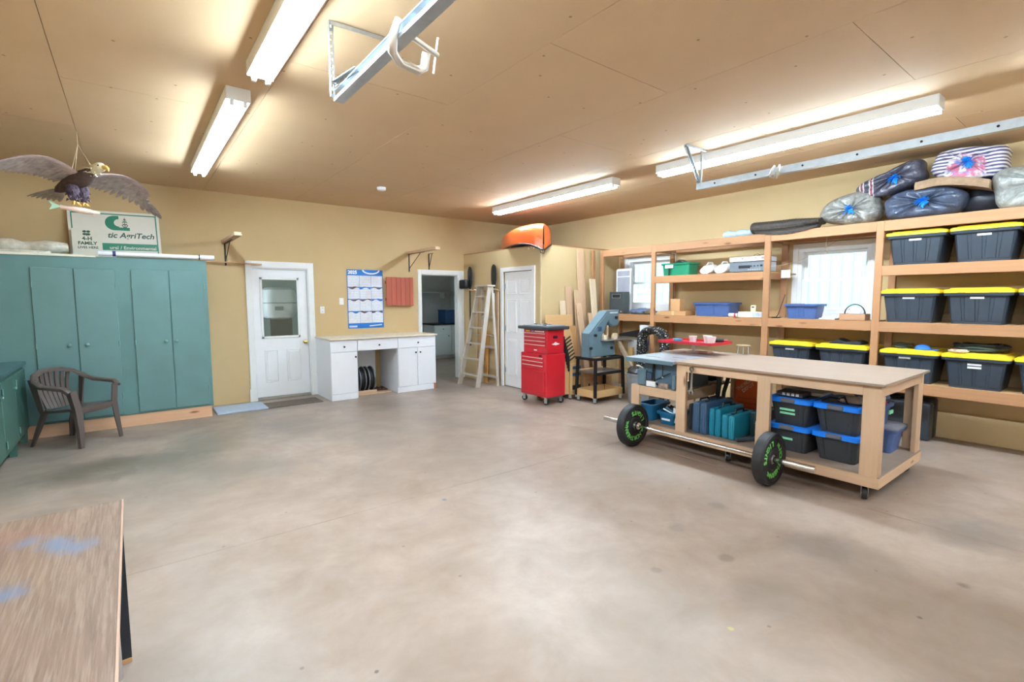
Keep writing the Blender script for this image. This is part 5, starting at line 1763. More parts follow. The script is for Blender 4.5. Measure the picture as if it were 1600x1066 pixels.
# things on the lids
def pile(name, label, cat, c, rx, ry, rz, mat, n=9, r=0.012, seed=1, flatz=True):
    rnd = random.Random(seed)
    t = thing(name, label, cat, c)
    for k in range(n):
        pts = []
        a0 = rnd.uniform(0, 6.28)
        sx, sy = rnd.uniform(0.55, 1.0), rnd.uniform(0.55, 1.0)
        for i in range(18):
            a = a0 + i / 17 * 2 * PI * 0.97
            pts.append((c[0] + rx * sx * math.cos(a), c[1] + ry * sy * math.sin(a), c[2] + r + rz * k / max(1, n - 1) + 0.3 * rz * (0.5 + 0.5 * math.sin(3 * a + k))))
        bm = NB(); tube(bm, pts, r, 6)
        part('coil', bm, mat[k % len(mat)], t, smooth=60)
    return t
M_ROPE = pm('dark_green_rope', (66, 74, 62), 0.8, var=0.3, scale=40)
M_ROPE2 = pm('pale_rope', (206, 182, 160), 0.8, var=0.2, scale=40)
M_ROPEB = pm('black_rope', (40, 42, 42), 0.8, var=0.2, scale=40)
pile('coiled_rope', 'dark green rope coiled on a yellow lid', 'rope', (6.86, 1.02, 1.014), 0.18, 0.22, 0.055, [M_ROPE, M_ROPEB, M_ROPE], 12, 0.011, 4)
pile('pale_cord', 'pale tangled cord lying beside the green rope', 'cord', (6.67, 1.16, 1.014), 0.05, 0.08, 0.014, [M_ROPE2], 5, 0.006, 5)
pile('tangled_cords', 'olive tangled cords on the yellow lid beside blue cap', 'cord', (6.84, 1.66, 1.014), 0.14, 0.10, 0.03, [M_ROPE, pm('olive_cord', (110, 92, 52), 0.8)], 7, 0.008, 6)
t = thing('baseball_cap', 'bright blue cap lying on a yellow tote lid', 'cap', (6.72, 1.45, 1.014))
bm = NB(); ball(bm, (6.72, 1.46, 1.016), 0.07, 0.07, 0.055, 16, 10)
bmesh.ops.bisect_plane(bm, geom=bm.verts[:] + bm.edges[:] + bm.faces[:], plane_co=(0, 0, 1.016), plane_no=(0, 0, 1), clear_inner=True)
part('crown', bm, pm('cap_blue', (36, 104, 204), 0.6), t, smooth=60)
bm = NB(); prism(bm, [(6.68, 1.40), (6.69, 1.345), (6.72, 1.325), (6.75, 1.345), (6.76, 1.40)], 'z', 1.016, 1.024)
part('brim', bm, MATS['cap_blue'], t)
bm = NB()
lp = []
for i in range(9):
    y = 2.02 + i * 0.04
    h = 0.03 + 0.02 * math.sin(i * 1.3) + (0.012 if 2 < i < 7 else 0)
    lp.append([(6.68, y, 1.026), (6.68, y, 1.026 + h * 0.8), (6.78, y, 1.026 + h), (6.9, y, 1.026 + h * 0.9), (6.96, y, 1.026)])
loft(bm, lp)
solo('folded_cloth', bm, pm('charcoal_cloth', (44, 46, 54), 0.9, var=0.2, scale=18), 'folded charcoal cloth on the tote below the window', 'cloth', smooth=50)

# ---- things on the middle shelf
M_TBLUE = pm('blue_tote_plastic', (74, 98, 150), 0.42, var=0.06)
def small_tote(name, label, w, d, h, mat, loc, labs=(), taper=0.05, rim=0.022, ribs=2, lid=False, hl=0.02, ml=None):
    return tote(name, label, w, d, h, hl, mat, ml or mat, loc, None, taper, labs, ribs, rim, lid)
small_tote('blue_tote', 'large blue open tote on the shelf between the windows', 0.60, 0.38, 0.20, M_TBLUE, (6.84, 3.90, 1.312), ribs=1, hl=0.0)
small_tote('blue_bin', 'small blue bin on the shelf in front of the window', 0.42, 0.32, 0.185, M_TBLUE, (6.80, 2.68, 1.312), ribs=1, hl=0.0)
M_BOXG = pm('green_box_plastic', (24, 128, 92), 0.4, var=0.05)
t = small_tote('green_box', 'green plastic box with white label on the upper shelf', 0.52, 0.34, 0.19, M_BOXG, (6.83, 4.52, 1.927), ribs=0, hl=0.0, taper=0.03)
bm = NB(); bx(bm, -0.17, -0.160, 0.02, 0.16, 0.115, 0.165); part('label', bm, M_WHITE, t, w=False)
bm = NB(); bx(bm, -0.168, -0.155, 0.085, 0.10, 0.0, 0.115); part('strap', bm, M_DARK, t, w=False)
for k in range(3):
    bm = NB(); tube(bm, [(-0.05 + 0.06 * k, -0.1, 0.19), (-0.02 + 0.05 * k, 0.0, 0.235), (0.0 + 0.05 * k, 0.1, 0.19)], 0.016, 6)
    part('contents', bm, pm('dark_contents', (60, 52, 48), 0.6), t, w=False, smooth=50)

def jug(y, lab):
    t = thing('plastic_jug', lab, 'jug', (6.80, y, 1.927), group='white jugs on the upper shelf')
    mw = pm('jug_white', (232, 230, 226), 0.4, var=0.03)
    bm = NB()
    lp = []
    for (x, w_, h) in ((-0.11, 0.07, 0.05), (-0.10, 0.09, 0.09), (-0.04, 0.10, 0.135), (0.10, 0.10, 0.15), (0.14, 0.085, 0.13)):
        lp.append([(6.82 + x, y + w_ * math.cos(a), 1.93 + h / 2 + h / 2 * math.sin(a)) for a in [i * PI / 7 for i in range(14)]])
    loft(bm, lp)
    part('body', bm, mw, t, smooth=50)
    bm = NB(); tube(bm, [(6.75, y, 2.055), (6.80, y, 2.095), (6.90, y, 2.10), (6.93, y, 2.07)], 0.012, 6)
    part('handle', bm, mw, t, smooth=50)
    bm = NB(); cyl(bm, (6.71, y, 1.97), (6.695, y, 1.97), 0.022, n=12)
    part('cap', bm, mw, t)
jug(4.03, 'white plastic jug lying next to the green box')
jug(3.80, 'white plastic jug lying next to the stacked receivers')

def receiver(z0, z1, y0, y1, lab, fm, dark):
    t = thing('stereo_receiver', lab, 'receiver', (6.83, (y0 + y1) / 2, z0))
    part('case', box(6.66, 6.98, y0, y1, z0 + 0.008, z1, 0.004), pm('receiver_side', (196, 200, 212), 0.4), t)
    part('front_panel', box(6.648, 6.66, y0 + 0.002, y1 - 0.002, z0 + 0.008, z1 - 0.002, 0.002), fm, t)
    for k in range(4):
        bm = NB(); y = y0 + 0.03 + 0.09 * k if not dark else y0 + 0.04 + 0.045 * k
        cyl(bm, (6.65, y, (z0 + z1) / 2 + 0.01), (6.636, y, (z0 + z1) / 2 + 0.01), 0.014 if k == 0 else 0.008, n=12)
        part('dial', bm, M_CHROME if not dark else M_DARK, t, smooth=40)
    if dark:
        part('display', box(6.645, 6.648, y0 + 0.19, y0 + 0.35, z0 + 0.05, z0 + 0.09), M_BLACK, t)
        bm = NB()
        for k in range(6):
            bx(bm, 6.643, 6.648, y0 + 0.05 + 0.03 * k, y0 + 0.07 + 0.03 * k, z0 + 0.025, z0 + 0.035)
        part('button_row', bm, M_STEEL, t)
    for y in (y0 + 0.04, y1 - 0.04):
        bm = NB(); cyl(bm, (6.70, y, z0), (6.70, y, z0 + 0.008), 0.014, n=10)
        part('foot', bm, M_BLACK, t)
receiver(1.927, 2.062, 3.14, 3.62, 'grey stereo receiver at the bottom of the pair', pm('receiver_grey', (120, 126, 134), 0.35, metal=0.4), True)
receiver(2.063, 2.135, 3.135, 3.625, 'silver stereo amplifier on top of the grey receiver', pm('receiver_silver', (220, 218, 210), 0.35, metal=0.3), False)
bm = NB(); tube(bm, [(6.9, 3.3, 2.14), (6.85, 3.33, 2.18), (6.80, 3.36, 2.16), (6.78, 3.33, 2.142), (6.85, 3.26, 2.17), (6.9, 3.22, 2.142)], 0.003, 5)
solo('wire_loop', bm, M_DARK, 'thin dark wire curled on the silver amplifier', 'wire')

t = thing('window_screen', 'white framed window screens stacked upright at the shelf end', 'window screen', (6.95, 5.80, 1.31))
for (x, y0, y1, z1) in ((6.90, 5.54, 5.86, 2.08), (6.96, 5.57, 5.895, 2.10)):
    bm = NB()
    f = 0.022
    for a in ((y0, y0 + f, 1.312, z1), (y1 - f, y1, 1.312, z1), (y0 + f, y1 - f, z1 - f, z1), (y0 + f, y1 - f, 1.312, 1.312 + f), (y0 + f, y1 - f, z1 - 0.13, z1 - 0.115)):
        bx(bm, x, x + 0.012, a[0], a[1], a[2], a[3])
    fr_ = part('screen_frame', bm, M_WHITE, t)
    part('mesh', box(x + 0.005, x + 0.007, y0 + f, y1 - f, 1.33, z1 - f), pm('grey_screen_mesh', (158, 158, 166), 0.6), fr_)
t = thing('dark_box', 'dark grey box with framed label plate before the screens', 'box', (6.76, 5.69, 1.312))
part('case', box(6.70, 6.86, 5.53, 5.84, 1.312, 1.69, 0.004), pm('dark_grey_case', (66, 70, 72), 0.5), t)
bm = NB()
for a in ((5.59, 5.60, 1.58, 1.65), (5.77, 5.78, 1.58, 1.65), (5.60, 5.77, 1.64, 1.65), (5.60, 5.77, 1.58, 1.59)):
    bx(bm, 6.694, 6.70, a[0], a[1], a[2], a[3])
part('label_frame', bm, M_STEEL, t)
part('label_plate', box(6.697, 6.70, 5.60, 5.77, 1.59, 1.64), M_BLACK, t)
part('dial', cyl(NB(), (6.70, 5.575, 1.35), (6.69, 5.575, 1.35), 0.012, n=10), M_STEEL, t)

def crumple(bm, amt, seed, zmin=None):
    rnd = random.Random(seed)
    for v_ in bm.verts:
        if zmin is not None and v_.co.z < zmin:
            continue
        v_.co += Vector((rnd.uniform(-1, 1), rnd.uniform(-1, 1), rnd.uniform(-1, 1))) * amt
    return bm
bm = NB(); ball(bm, (6.82, 5.22, 1.355), 0.15, 0.27, 0.05, 22, 12); crumple(bm, 0.014, 3)
for v_ in bm.verts:
    v_.co.z = max(v_.co.z, 1.313)
solo('blue_tarp', bm, pm('slate_blue_tarp', (92, 106, 138), 0.45, var=0.3, scale=14), 'crumpled slate-blue tarp under the far window', 'tarp', smooth=25)
bm = NB(); ball(bm, (6.72, 5.02, 1.345), 0.06, 0.10, 0.04, 16, 8); crumple(bm, 0.010, 5)
for v_ in bm.verts:
    v_.co.z = max(v_.co.z, 1.313)
solo('dark_rag', bm, pm('camouflage_rag', (96, 84, 66), 0.8, var=0.6, scale=40), 'dark patterned rag beside the slate-blue tarp', 'rag', smooth=25)
t = thing('cardboard_carton', 'flat brown carton on the shelf under the far window', 'box', (6.80, 4.53, 1.312))
part('carton', box(6.66, 6.92, 4.30, 4.76, 1.312, 1.375, 0.003), M_CARD, t)
part('tape', box(6.657, 6.66, 4.50, 4.54, 1.312, 1.375), pm('parcel_tape', (206, 176, 132), 0.4), t)
t = thing('cardboard_carton', 'small upright brown carton standing on the flat carton', 'box', (6.78, 4.53, 1.376))
part('carton', box(6.72, 6.84, 4.44, 4.61, 1.376, 1.55, 0.003), M_CARD, t)
part('flap', box(6.72, 6.724, 4.44, 4.61, 1.55, 1.565), MATS['cardboard_flap'], t)
t = thing('white_carton', 'long white carton on the shelf under the receivers', 'box', (6.74, 3.31, 1.312))
part('carton', box(6.66, 6.86, 3.16, 3.48, 1.312, 1.385, 0.003), pm('carton_cream', (236, 226, 208), 0.6), t)
part('end_label', box(6.656, 6.66, 3.15, 3.28, 1.318, 1.38), pm('label_bluewhite', (190, 200, 224), 0.5, var=0.2, scale=40), t)
t = thing('small_bottle', 'small white bottle with red band near the blue tote', 'bottle', (6.70, 3.57, 1.312))
part('body', cyl(NB(), (6.70, 3.51, 1.338), (6.70, 3.63, 1.338), 0.026, n=14), M_WHITE, t, smooth=40)
part('band', cyl(NB(), (6.70, 3.525, 1.338), (6.70, 3.55, 1.338), 0.0268, n=14), pm('red_band', (206, 46, 66), 0.5), t, smooth=40)
t = thing('card_stand', 'small beige card standing behind the white carton', 'card', (6.9, 3.37, 1.386))
part('card', box(6.845, 6.85, 3.33, 3.40, 1.386, 1.475), pm('beige_card', (222, 202, 168), 0.7), t)
part('print', box(6.843, 6.845, 3.35, 3.385, 1.44, 1.455), M_DARK, t)
t = thing('wall_card', 'white card pinned on the shelf post by the window', 'card', (7.0, 3.0, 1.83))
part('card', box(6.92, 6.926, 2.93, 3.045, 1.84, 1.945), M_WHITE, t)
part('backing_slat', box(6.926, 7.098, 2.93, 3.045, 1.88, 1.90), M_PX, t)
bm = NB(); tube(bm, [(6.72, 3.0, 1.315), (6.74, 2.98, 1.36), (6.80, 2.93, 1.62)], 0.005, 6)
bx(bm, 6.68, 6.78, 2.96, 3.04, 1.312, 1.325, 0.003)
solo('angle_gauge', bm, M_DARK, 'dark rod gauge leaning beside the shelf post', 'gauge')
bm = NB()
for (x0, x1, y0, y1, z0, z1) in ((6.68, 6.90, 2.30, 2.47, 1.312, 1.328), (6.70, 6.92, 2.27, 2.45, 1.3285, 1.34)):
    bx(bm, x0, x1, y0, y1, z0, z1)
solo('paper_stack', bm, pm('paper_white', (232, 230, 226), 0.7), 'white papers lying between blue bin and tool basket', 'papers')
t = thing('tool_basket', 'wooden tool basket with black hooped handle at the window', 'basket', (6.74, 2.115, 1.312))
bm = NB()
for a in ((6.66, 6.674, 1.985, 2.245), (6.82, 6.834, 1.985, 2.245)):
    bx(bm, a[0], a[1], a[2], a[3], 1.312, 1.385, 0.002)
for a in (1.985, 2.232):
    bx(bm, 6.674, 6.82, a, a + 0.013, 1.312, 1.385, 0.002)
bx(bm, 6.674, 6.82, 1.998, 2.232, 1.312, 1.322)
part('box', bm, wood('basket_wood', (178, 138, 104), (146, 104, 72), 'y', knots=False), t)
bm = NB(); tube(bm, [(6.745, 2.115 + 0.105 * math.cos(a), 1.375 + 0.12 * math.sin(a)) for a in [i * PI / 14 for i in range(15)]], 0.007, 8)
part('handle', bm, M_BLACK, t, smooth=60)
bm = NB(); ball(bm, (6.75, 2.11, 1.40), 0.05, 0.09, 0.05, 14, 8); crumple(bm, 0.012, 9)
part('plastic_bag', bm, pm('pale_bag', (222, 222, 228), 0.3, var=0.1, scale=20), t, smooth=30)

# thin vine-like wire strung over the window
bm = NB(); tube(bm, [(6.62, 3.10, 1.98), (6.75, 2.95, 2.0), (6.9, 2.8, 2.06), (7.05, 2.55, 2.22), (7.10, 2.45, 2.30)], 0.0022, 5)
solo('hanging_wire', bm, pm('pale_wire', (206, 190, 170), 0.5), 'thin pale wire strung across the window corner', 'wire')
bm = NB(); tube(bm, [(6.66, 2.42, 2.30), (6.70, 2.44, 2.15), (6.70, 2.36, 2.0), (6.70, 2.28, 1.87), (6.70, 2.15, 1.80), (6.66, 1.92, 1.86)], 0.0022, 5)
solo('hanging_wire', bm, MATS['pale_wire'], 'thin pale wire drooping before the near window', 'wire')

# ---- on top of the shelves
t = thing('rubber_mat_roll', 'dark brown ribbed rubber mat rolled up on the shelves', 'mat roll', (6.80, 2.92, 2.417))
bm = NB()
lp = []
N_ = 46
for i in range(N_):
    y = 3.33 - i * 0.0185
    f = i / (N_ - 1)
    rz = 0.078 * (1 - 0.55 * max(0, f - 0.62) / 0.38) + 0.006 * (i % 2)
    lp.append([(6.72 + (0.115 + 0.004 * (i % 2)) * math.cos(a), y, 2.505 + rz * math.sin(a) - 0.012 * math.sin(f * PI)) for a in [k * PI / 8 for k in range(16)]])
loft(bm, lp)
part('roll', bm, pm('brown_rubber', (62, 54, 48), 0.6, var=0.12), t)
bm = NB()
lp = []
for i in range(20):
    f = i / 19
    y = 3.25 - f * 0.75
    lp.append([(6.585, y, 2.425 - 0.05 * math.sin(f * PI) + 0.006 * (i % 2)), (6.578, y, 2.45 - 0.03 * math.sin(f * PI)), (6.66, y, 2.47), (6.70, y, 2.45), (6.66, y, 2.422), (6.595, y, 2.420)])
loft(bm, lp)
part('loose_flap', bm, MATS['brown_rubber'], t)
t = thing('plastic_sheet_roll', 'pale blue clear plastic roll on top of the shelves', 'plastic roll', (6.8, 3.56, 2.417))
bm = NB(); tube(bm, [(6.80, 3.78 - i * 0.055, 2.472 + 0.006 * math.sin(i * 2)) for i in range(9)], [0.048 + 0.008 * math.sin(i * 1.7) for i in range(9)], 12)
part('roll', bm, pm('pale_blue_plastic', (178, 206, 216), 0.2, var=0.12, scale=20, coat=0.5), t, smooth=50)
part('core', cyl(NB(), (6.80, 3.81, 2.472), (6.80, 3.34, 2.472), 0.02, n=10), M_WHITE, t, smooth=40)

# bags of bedding, each with a blue drawstring knot on the face toward the room
def bagmat(name, base, kind):
    m, nt, b = nodes(name)
    v = coords(nt)
    c = srgb(base)
    f = ramp(nt, noise(nt, v, 7, 5, 0.65, 1.2), 0.35, 0.68)
    o = mixc(nt, f, sc(c, 0.55), sc(c, 1.25))
    if kind == 'stripe':
        w = nt.nodes.new('ShaderNodeTexWave')
        w.bands_direction = 'Z'
        w.inputs['Scale'].default_value = 9.5
        w.inputs['Distortion'].default_value = 0.3
        nt.links.new(v, w.inputs['Vector'])
        o = mixc(nt, ramp(nt, w.outputs[1], 0.42, 0.58), srgb(84, 84, 128), srgb(236, 230, 232))
        sx = nt.nodes.new('ShaderNodeSeparateXYZ')
        nt.links.new(v, sx.inputs[0])
        ab = nt.nodes.new('ShaderNodeVectorMath'); ab.operation = 'DISTANCE'
        cb = nt.nodes.new('ShaderNodeCombineXYZ')
        nt.links.new(sx.outputs[1], cb.inputs[1]); nt.links.new(sx.outputs[2], cb.inputs[2])
        nt.links.new(cb.outputs[0], ab.inputs[0]); ab.inputs[1].default_value = (0, 0.0, 0.11)
        ad = nt.nodes.new('ShaderNodeMath'); ad.operation = 'MULTIPLY_ADD'
        nt.links.new(noise(nt, v, 10, 3), ad.inputs[0]); ad.inputs[1].default_value = 0.22
        nt.links.new(ab.outputs['Value'], ad.inputs[2])
        inner = ramp(nt, ad.outputs[0], 0.25, 0.27, 1, 0)
        o2 = mixc(nt, ramp(nt, noise(nt, v, 9, 3, 0.5), 0.44, 0.52), srgb(228, 222, 224), srgb(204, 116, 144))
        o2 = mixc(nt, ramp(nt, noise(nt, v, 8, 3, 0.5, 2), 0.55, 0.62), o2, srgb(134, 148, 206))
        o = mixc(nt, inner, o, o2)
    if kind == 'plaid':
        w = nt.nodes.new('ShaderNodeTexWave')
        w.bands_direction = 'Y'
        w.inputs['Scale'].default_value = 3.2
        w.inputs['Distortion'].default_value = 2.0
        nt.links.new(v, w.inputs['Vector'])
        sx = nt.nodes.new('ShaderNodeSeparateXYZ')
        nt.links.new(v, sx.inputs[0])
        pl = mixc(nt, ramp(nt, w.outputs[1], 0.45, 0.6), o, srgb(214, 204, 204))
        pl = mixc(nt, ramp(nt, w.outputs[1], 0.86, 0.92), pl, srgb(128, 62, 78))
        o = mixc(nt, ramp(nt, sx.outputs[1], 0.10, 0.14), o, pl)
    nt.links.new(o, b.inputs['Base Color'])
    b.inputs['Roughness'].default_value = 0.5
    b.inputs['Coat Weight'].default_value = 0.8
    b.inputs['Coat Roughness'].default_value = 0.1
    bump(nt, b, noise(nt, v, 24, 4, 0.6, 1.5), 0.55, 0.02)
    MATS[name] = m
    return m
M_TIE = pm('blue_drawstring', (36, 138, 226), 0.3, var=0.12, scale=40, coat=0.5)
def bag(label, c, r, tie, mat, tilt=0.0, seed=1, box_=0.75, flatb=None):
    """c centre, r radii (x, y, z); tie: (dy, dz) offset of the knot on the -X face"""
    rnd = random.Random(seed)
    t = thing('bedding_bag', label, 'bag', (c[0], c[1], c[2] - r[2]), group='clear plastic bags of bedding')
    bm = NB()
    q = bmesh.ops.create_uvsphere(bm, u_segments=56, v_segments=30, radius=1.0)
    bmesh.ops.rotate(bm, verts=bm.verts[:], cent=(0, 0, 0), matrix=Matrix.Rotation(-PI / 2, 3, 'Y'))
    ph = [rnd.uniform(0, 6.28) for _ in range(6)]
    for v_ in bm.verts:
        p = v_.co.copy()
        ang = math.atan2(p.z, p.y)
        front = max(0.0, -p.x)
        rad = math.hypot(p.y, p.z)
        # boxier outline
        e = box_
        p = Vector([(abs(k) ** e) * (1 if k > 0 else -1) for k in p])
        pucker = math.exp(-(rad / 0.42) ** 2) if front > 0.2 else 0.0
        wr = 0.05 * math.sin(13 * ang + ph[0]) + 0.04 * math.sin(21 * ang + ph[1]) + 0.03 * math.sin(5 * ang + ph[2])
        p.x += (0.28 * pucker + wr * (1.0 if front > 0.1 else 0.35) * (0.35 + 0.65 * (1 - rad)))
        lump = 0.05 * math.sin(3 * ang + ph[3]) + 0.04 * math.sin(4 * p.y + ph[4]) + 0.04 * math.sin(5 * p.z + ph[5])
        p *= 1 + lump
        p.y += tie[0] * pucker * 0.6
        p.z += tie[1] * pucker * 0.6
        v_.co = Vector((p.x * r[0], p.y * r[1], p.z * r[2]))
    bmesh.ops.rotate(bm, verts=bm.verts[:], cent=(0, 0, 0), matrix=Matrix.Rotation(tilt, 3, 'X'))
    zf = flatb if flatb is not None else c[2] - r[2]
    for v_ in bm.verts:
        v_.co += Vector(c)
        v_.co.z = max(v_.co.z, zf)
    part('bag', bm, mat, t, smooth=50)
    # gathered neck and loose drawstring ends
    o = Vector((c[0] - r[0] * 0.78, c[1] + tie[0] * r[1] * 0.62, c[2] + tie[1] * r[2] * 0.62))
    bm = NB()
    for k in range(18):
        a = k * 2.4 + ph[0]
        L = 0.03 + 0.055 * rnd.random()
        d = Vector((-0.55, math.cos(a), math.sin(a) * 0.8)).normalized()
        s = d.cross(Vector((0, 0.3, 1))).normalized()
        lp = []
        for f, w_ in ((0, 0.012), (0.5, 0.010 + 0.012 * rnd.random()), (1.0, 0.007)):
            p = o + d * (L * f) + Vector((-0.012 * math.sin(f * 3), 0, -0.02 * f * f))
            lp.append([p - s * w_, p + Vector((-0.004, 0, 0.004)), p + s * w_, p + Vector((0.004, 0, -0.004))])
        loft(bm, lp)
    part('drawstring', bm, M_TIE, t, smooth=40)
    return t
bag('clear grey bag of bedding, leftmost on the shelf top', (6.84, 2.215, 2.605), (0.20, 0.31, 0.19), (-0.05, 0.0), bagmat('bag_grey', (150, 148, 142), 'plain'), 0.0, 1, 0.8)
bag('clear bag of dark bedding with maroon stripe, lying on the leftmost bags', (6.88, 1.86, 2.855), (0.22, 0.32, 0.145), (-0.3, 0.35), bagmat('bag_plaid', (82, 80, 96), 'plaid'), -0.35, 2, 0.75)
bag('clear bag of navy bedding in the front row, under the foam pad', (6.83, 1.55, 2.585), (0.20, 0.34, 0.165), (-0.1, 0.1), bagmat('bag_navy', (70, 82, 106), 'plain'), 0.0, 3, 0.72)
bag('bag with striped red, white and blue quilt on top of the pile', (6.90, 1.21, 2.92), (0.23, 0.29, 0.165), (-0.02, 0.1), bagmat('bag_stripe', (200, 196, 204), 'stripe'), 0.12, 4, 0.5)
bag('clear pale grey bag at the right edge of the shelf top', (6.86, 0.76, 2.63), (0.22, 0.26, 0.215), (-0.4, 0.1), bagmat('bag_pale', (166, 168, 162), 'plain'), 0.0, 5, 0.75)
bm = NB()
lp = []
for i in range(12):
    f = i / 11
    y = 1.60 - f * 0.58
    z = 2.745 + 0.03 * math.sin(f * 2.2) - 0.16 * max(0, f - 0.3) ** 1.3
    h = 0.042
    lp.append([(6.63, y, z - h), (6.62, y, z), (6.64, y, z + h), (7.08, y, z + h), (7.08, y, z - h)])
loft(bm, lp)
solo('foam_pad', bm, pm('brown_foam', (158, 130, 104), 0.9, var=0.15, scale=30, bmp=0.3), 'brown foam pad sagging under the striped quilt bag', 'foam pad', smooth=40)
solo('dark_bag', crumple(ball(NB(), (7.0, 1.12, 2.56), 0.13, 0.22, 0.13, 18, 12), 0.012, 21), pm('dark_bag_plastic', (44, 48, 60), 0.3, var=0.3, scale=10), 'dark plastic bag in the gap beneath the foam pad', 'bag', smooth=35)

# ---- black case on the floor under the shelves
t = thing('black_case', 'black hard case on the floor under the shelves', 'case', (6.95, 1.55, 0))
bm = NB(); bx(bm, 6.80, 6.96, 1.375, 1.80, 0.005, 0.42, 0.025, 2)
part('shell_half', bm, M_TOTE, t, smooth=35)
bm = NB(); bx(bm, 6.965, 7.12, 1.375, 1.80, 0.005, 0.45, 0.025, 2)
part('shell_half', bm, M_BLACK, t, smooth=35)
bm = NB(); tube(bm, [(6.94, 1.48, 0.42), (6.94, 1.49, 0.465), (6.94, 1.67, 0.465), (6.94, 1.68, 0.42)], 0.012, 8)
part('handle', bm, M_BLACK, t, smooth=50)
for y in (1.45, 1.7):
    part('latch', box(6.795, 6.802, y, y + 0.05, 0.33, 0.40, 0.003), M_DARK, t)

# ================================================================== WORKBENCH
t = thing('workbench', 'large rolling pine workbench with plywood top', 'workbench', (4.95, 2.2, 0))
BX0, BX1, BY0, BY1 = 4.365, 5.58, 1.15, 2.92
YE = 3.52
bm = NB()
prism(bm, [(BX0, BY0), (BX1, BY0), (BX1, YE + 0.1), (5.12, YE + 0.1), (5.12, BY1), (BX0, BY1)], 'z', 0.912, 0.93)
part('plywood_top', bm, M_PLY, t)
fx = 4.412
legs = [(1.18, 1.30), (1.99, 2.105), (2.825, 2.935)]
for (a, b2) in legs:
    part('leg', box(fx, fx + 0.04, a, b2, 0.20, 0.912, 0.003), M_BZ, t)
    part('leg', box(5.50, 5.54, a, b2, 0.20, 0.912, 0.003), M_BZ, t)
part('leg', box(fx, fx + 0.04, 3.40, 3.51, 0.20, 0.615, 0.003), M_BZ, t)
part('leg', box(5.50, 5.54, 3.40, 3.51, 0.20, 0.912, 0.003), M_BZ, t)
part('end_leg_face', box(fx + 0.04, fx + 0.10, 1.18, 1.215, 0.20, 0.82, 0.002), M_BZ, t)
part('end_leg_face', box(5.40, 5.50, 1.18, 1.215, 0.20, 0.82, 0.002), M_BZ, t)
for (a, b2) in ((1.30, 1.99), (2.105, 2.825)):
    part('front_apron', box(fx, fx + 0.038, a, b2, 0.825, 0.912, 0.003), M_BY, t)
    part('back_apron', box(5.502, 5.54, a, b2, 0.825, 0.912, 0.003), M_BY, t)
part('back_apron', box(5.502, 5.54, 2.935, 3.40, 0.825, 0.912, 0.003), M_BY, t)
part('end_apron', box(fx + 0.04, 5.50, 1.185, 1.222, 0.82, 0.912, 0.003), M_BX, t)
part('end_apron', box(fx + 0.04, 5.50, 2.86, 2.9, 0.82, 0.912, 0.003), M_BX, t)
# lower saw shelf
part('saw_rail', box(fx + 0.002, fx + 0.04, 2.935, 3.40, 0.515, 0.612, 0.003), M_BY, t)
part('saw_rail', box(5.10, 5.14, 2.90, 3.51, 0.515, 0.612, 0.003), M_BY, t)
part('saw_deck', box(fx + 0.04, 5.14, 2.94, 3.51, 0.60, 0.615, 0.002), M_PLY, t)
part('inner_rail', box(fx + 0.04, 5.10, 2.90, 2.938, 0.50, 0.60, 0.002), M_BX, t)
# base
part('base_beam', box(fx, fx + 0.038, 1.165, YE, 0.115, 0.20, 0.003), M_BY, t)
part('base_beam', box(5.50, 5.54, 1.165, YE, 0.115, 0.20, 0.003), M_BY, t)
part('base_end', box(fx + 0.04, 5.50, 1.165, 1.203, 0.115, 0.20, 0.003), M_BX, t)
part('base_end', box(fx + 0.04, 5.50, YE - 0.038, YE, 0.115, 0.20, 0.003), M_BX, t)
part('base_deck', box(fx + 0.002, 5.538, 1.166, YE - 0.001, 0.20, 0.21, 0.001), M_PLY, t)
for (x, y) in ((4.47, 1.27), (5.46, 1.27), (4.50, 2.40), (5.46, 2.40), (4.47, 3.42), (5.46, 3.42)):
    caster(t, x, y, 0.046, zt=0.116, ang=0.6 + x)

# ---- table saw at the bench end
t = thing('table_saw', 'blue-grey table saw built into the workbench end', 'table saw', (4.75, 3.2, 0.615))
M_SAWT = pm('saw_body_blue', (74, 98, 116), 0.42, var=0.08, scale=5)
part('saw_table', box(4.335, 5.11, 2.927, 3.53, 0.895, 0.932, 0.004), pm('saw_table_grey', (176, 184, 194), 0.3, metal=0.35, var=0.12, scale=5, stretch=(1, 6, 1)), t)
part('front_skirt', box(4.325, 4.338, 2.927, 3.53, 0.885, 0.928, 0.003), M_SAW, t)
bm = NB(); prism(bm, [(3.36, 0.895), (2.97, 0.895), (2.95, 0.617), (3.42, 0.617)], 'x', 4.46, 5.05)
part('cabinet', bm, M_SAWT, t)
part('motor_cover', box(4.42, 4.48, 3.33, 3.44, 0.617, 0.80, 0.012), M_SAW, t)
part('side_post', box(4.41, 4.46, 2.95, 2.99, 0.617, 0.77, 0.01), M_SAW, t)
bm = NB(); tube(bm, [(4.445, 3.24, 0.89), (4.44, 3.24, 0.72), (4.44, 3.22, 0.67), (4.44, 3.17, 0.64)], 0.011, 8)
part('cable', bm, M_DARK, t, smooth=60)
bm = NB(); tube(bm, [(4.445, 3.20, 0.70), (4.43, 3.02, 0.79)], 0.006, 6); tube(bm, [(4.44, 3.12, 0.88), (4.44, 3.12, 0.745)], 0.004, 6)
part('crank_rod', bm, M_DARK, t)
part('pull_ball', ball(NB(), (4.44, 3.12, 0.735), 0.010), M_WHITE, t, smooth=60)
part('switch_box', box(4.42, 4.46, 3.25, 3.32, 0.69, 0.77, 0.006), pm('switch_blue', (52, 76, 104), 0.4), t)
for (y0, y1, x0, x1) in ((2.99, 3.15, 4.66, 4.675), (3.22, 3.40, 4.52, 4.535)):
    part('mitre_slot', box(x0, x1, y0, y1, 0.9318, 0.9328), M_DARK, t)
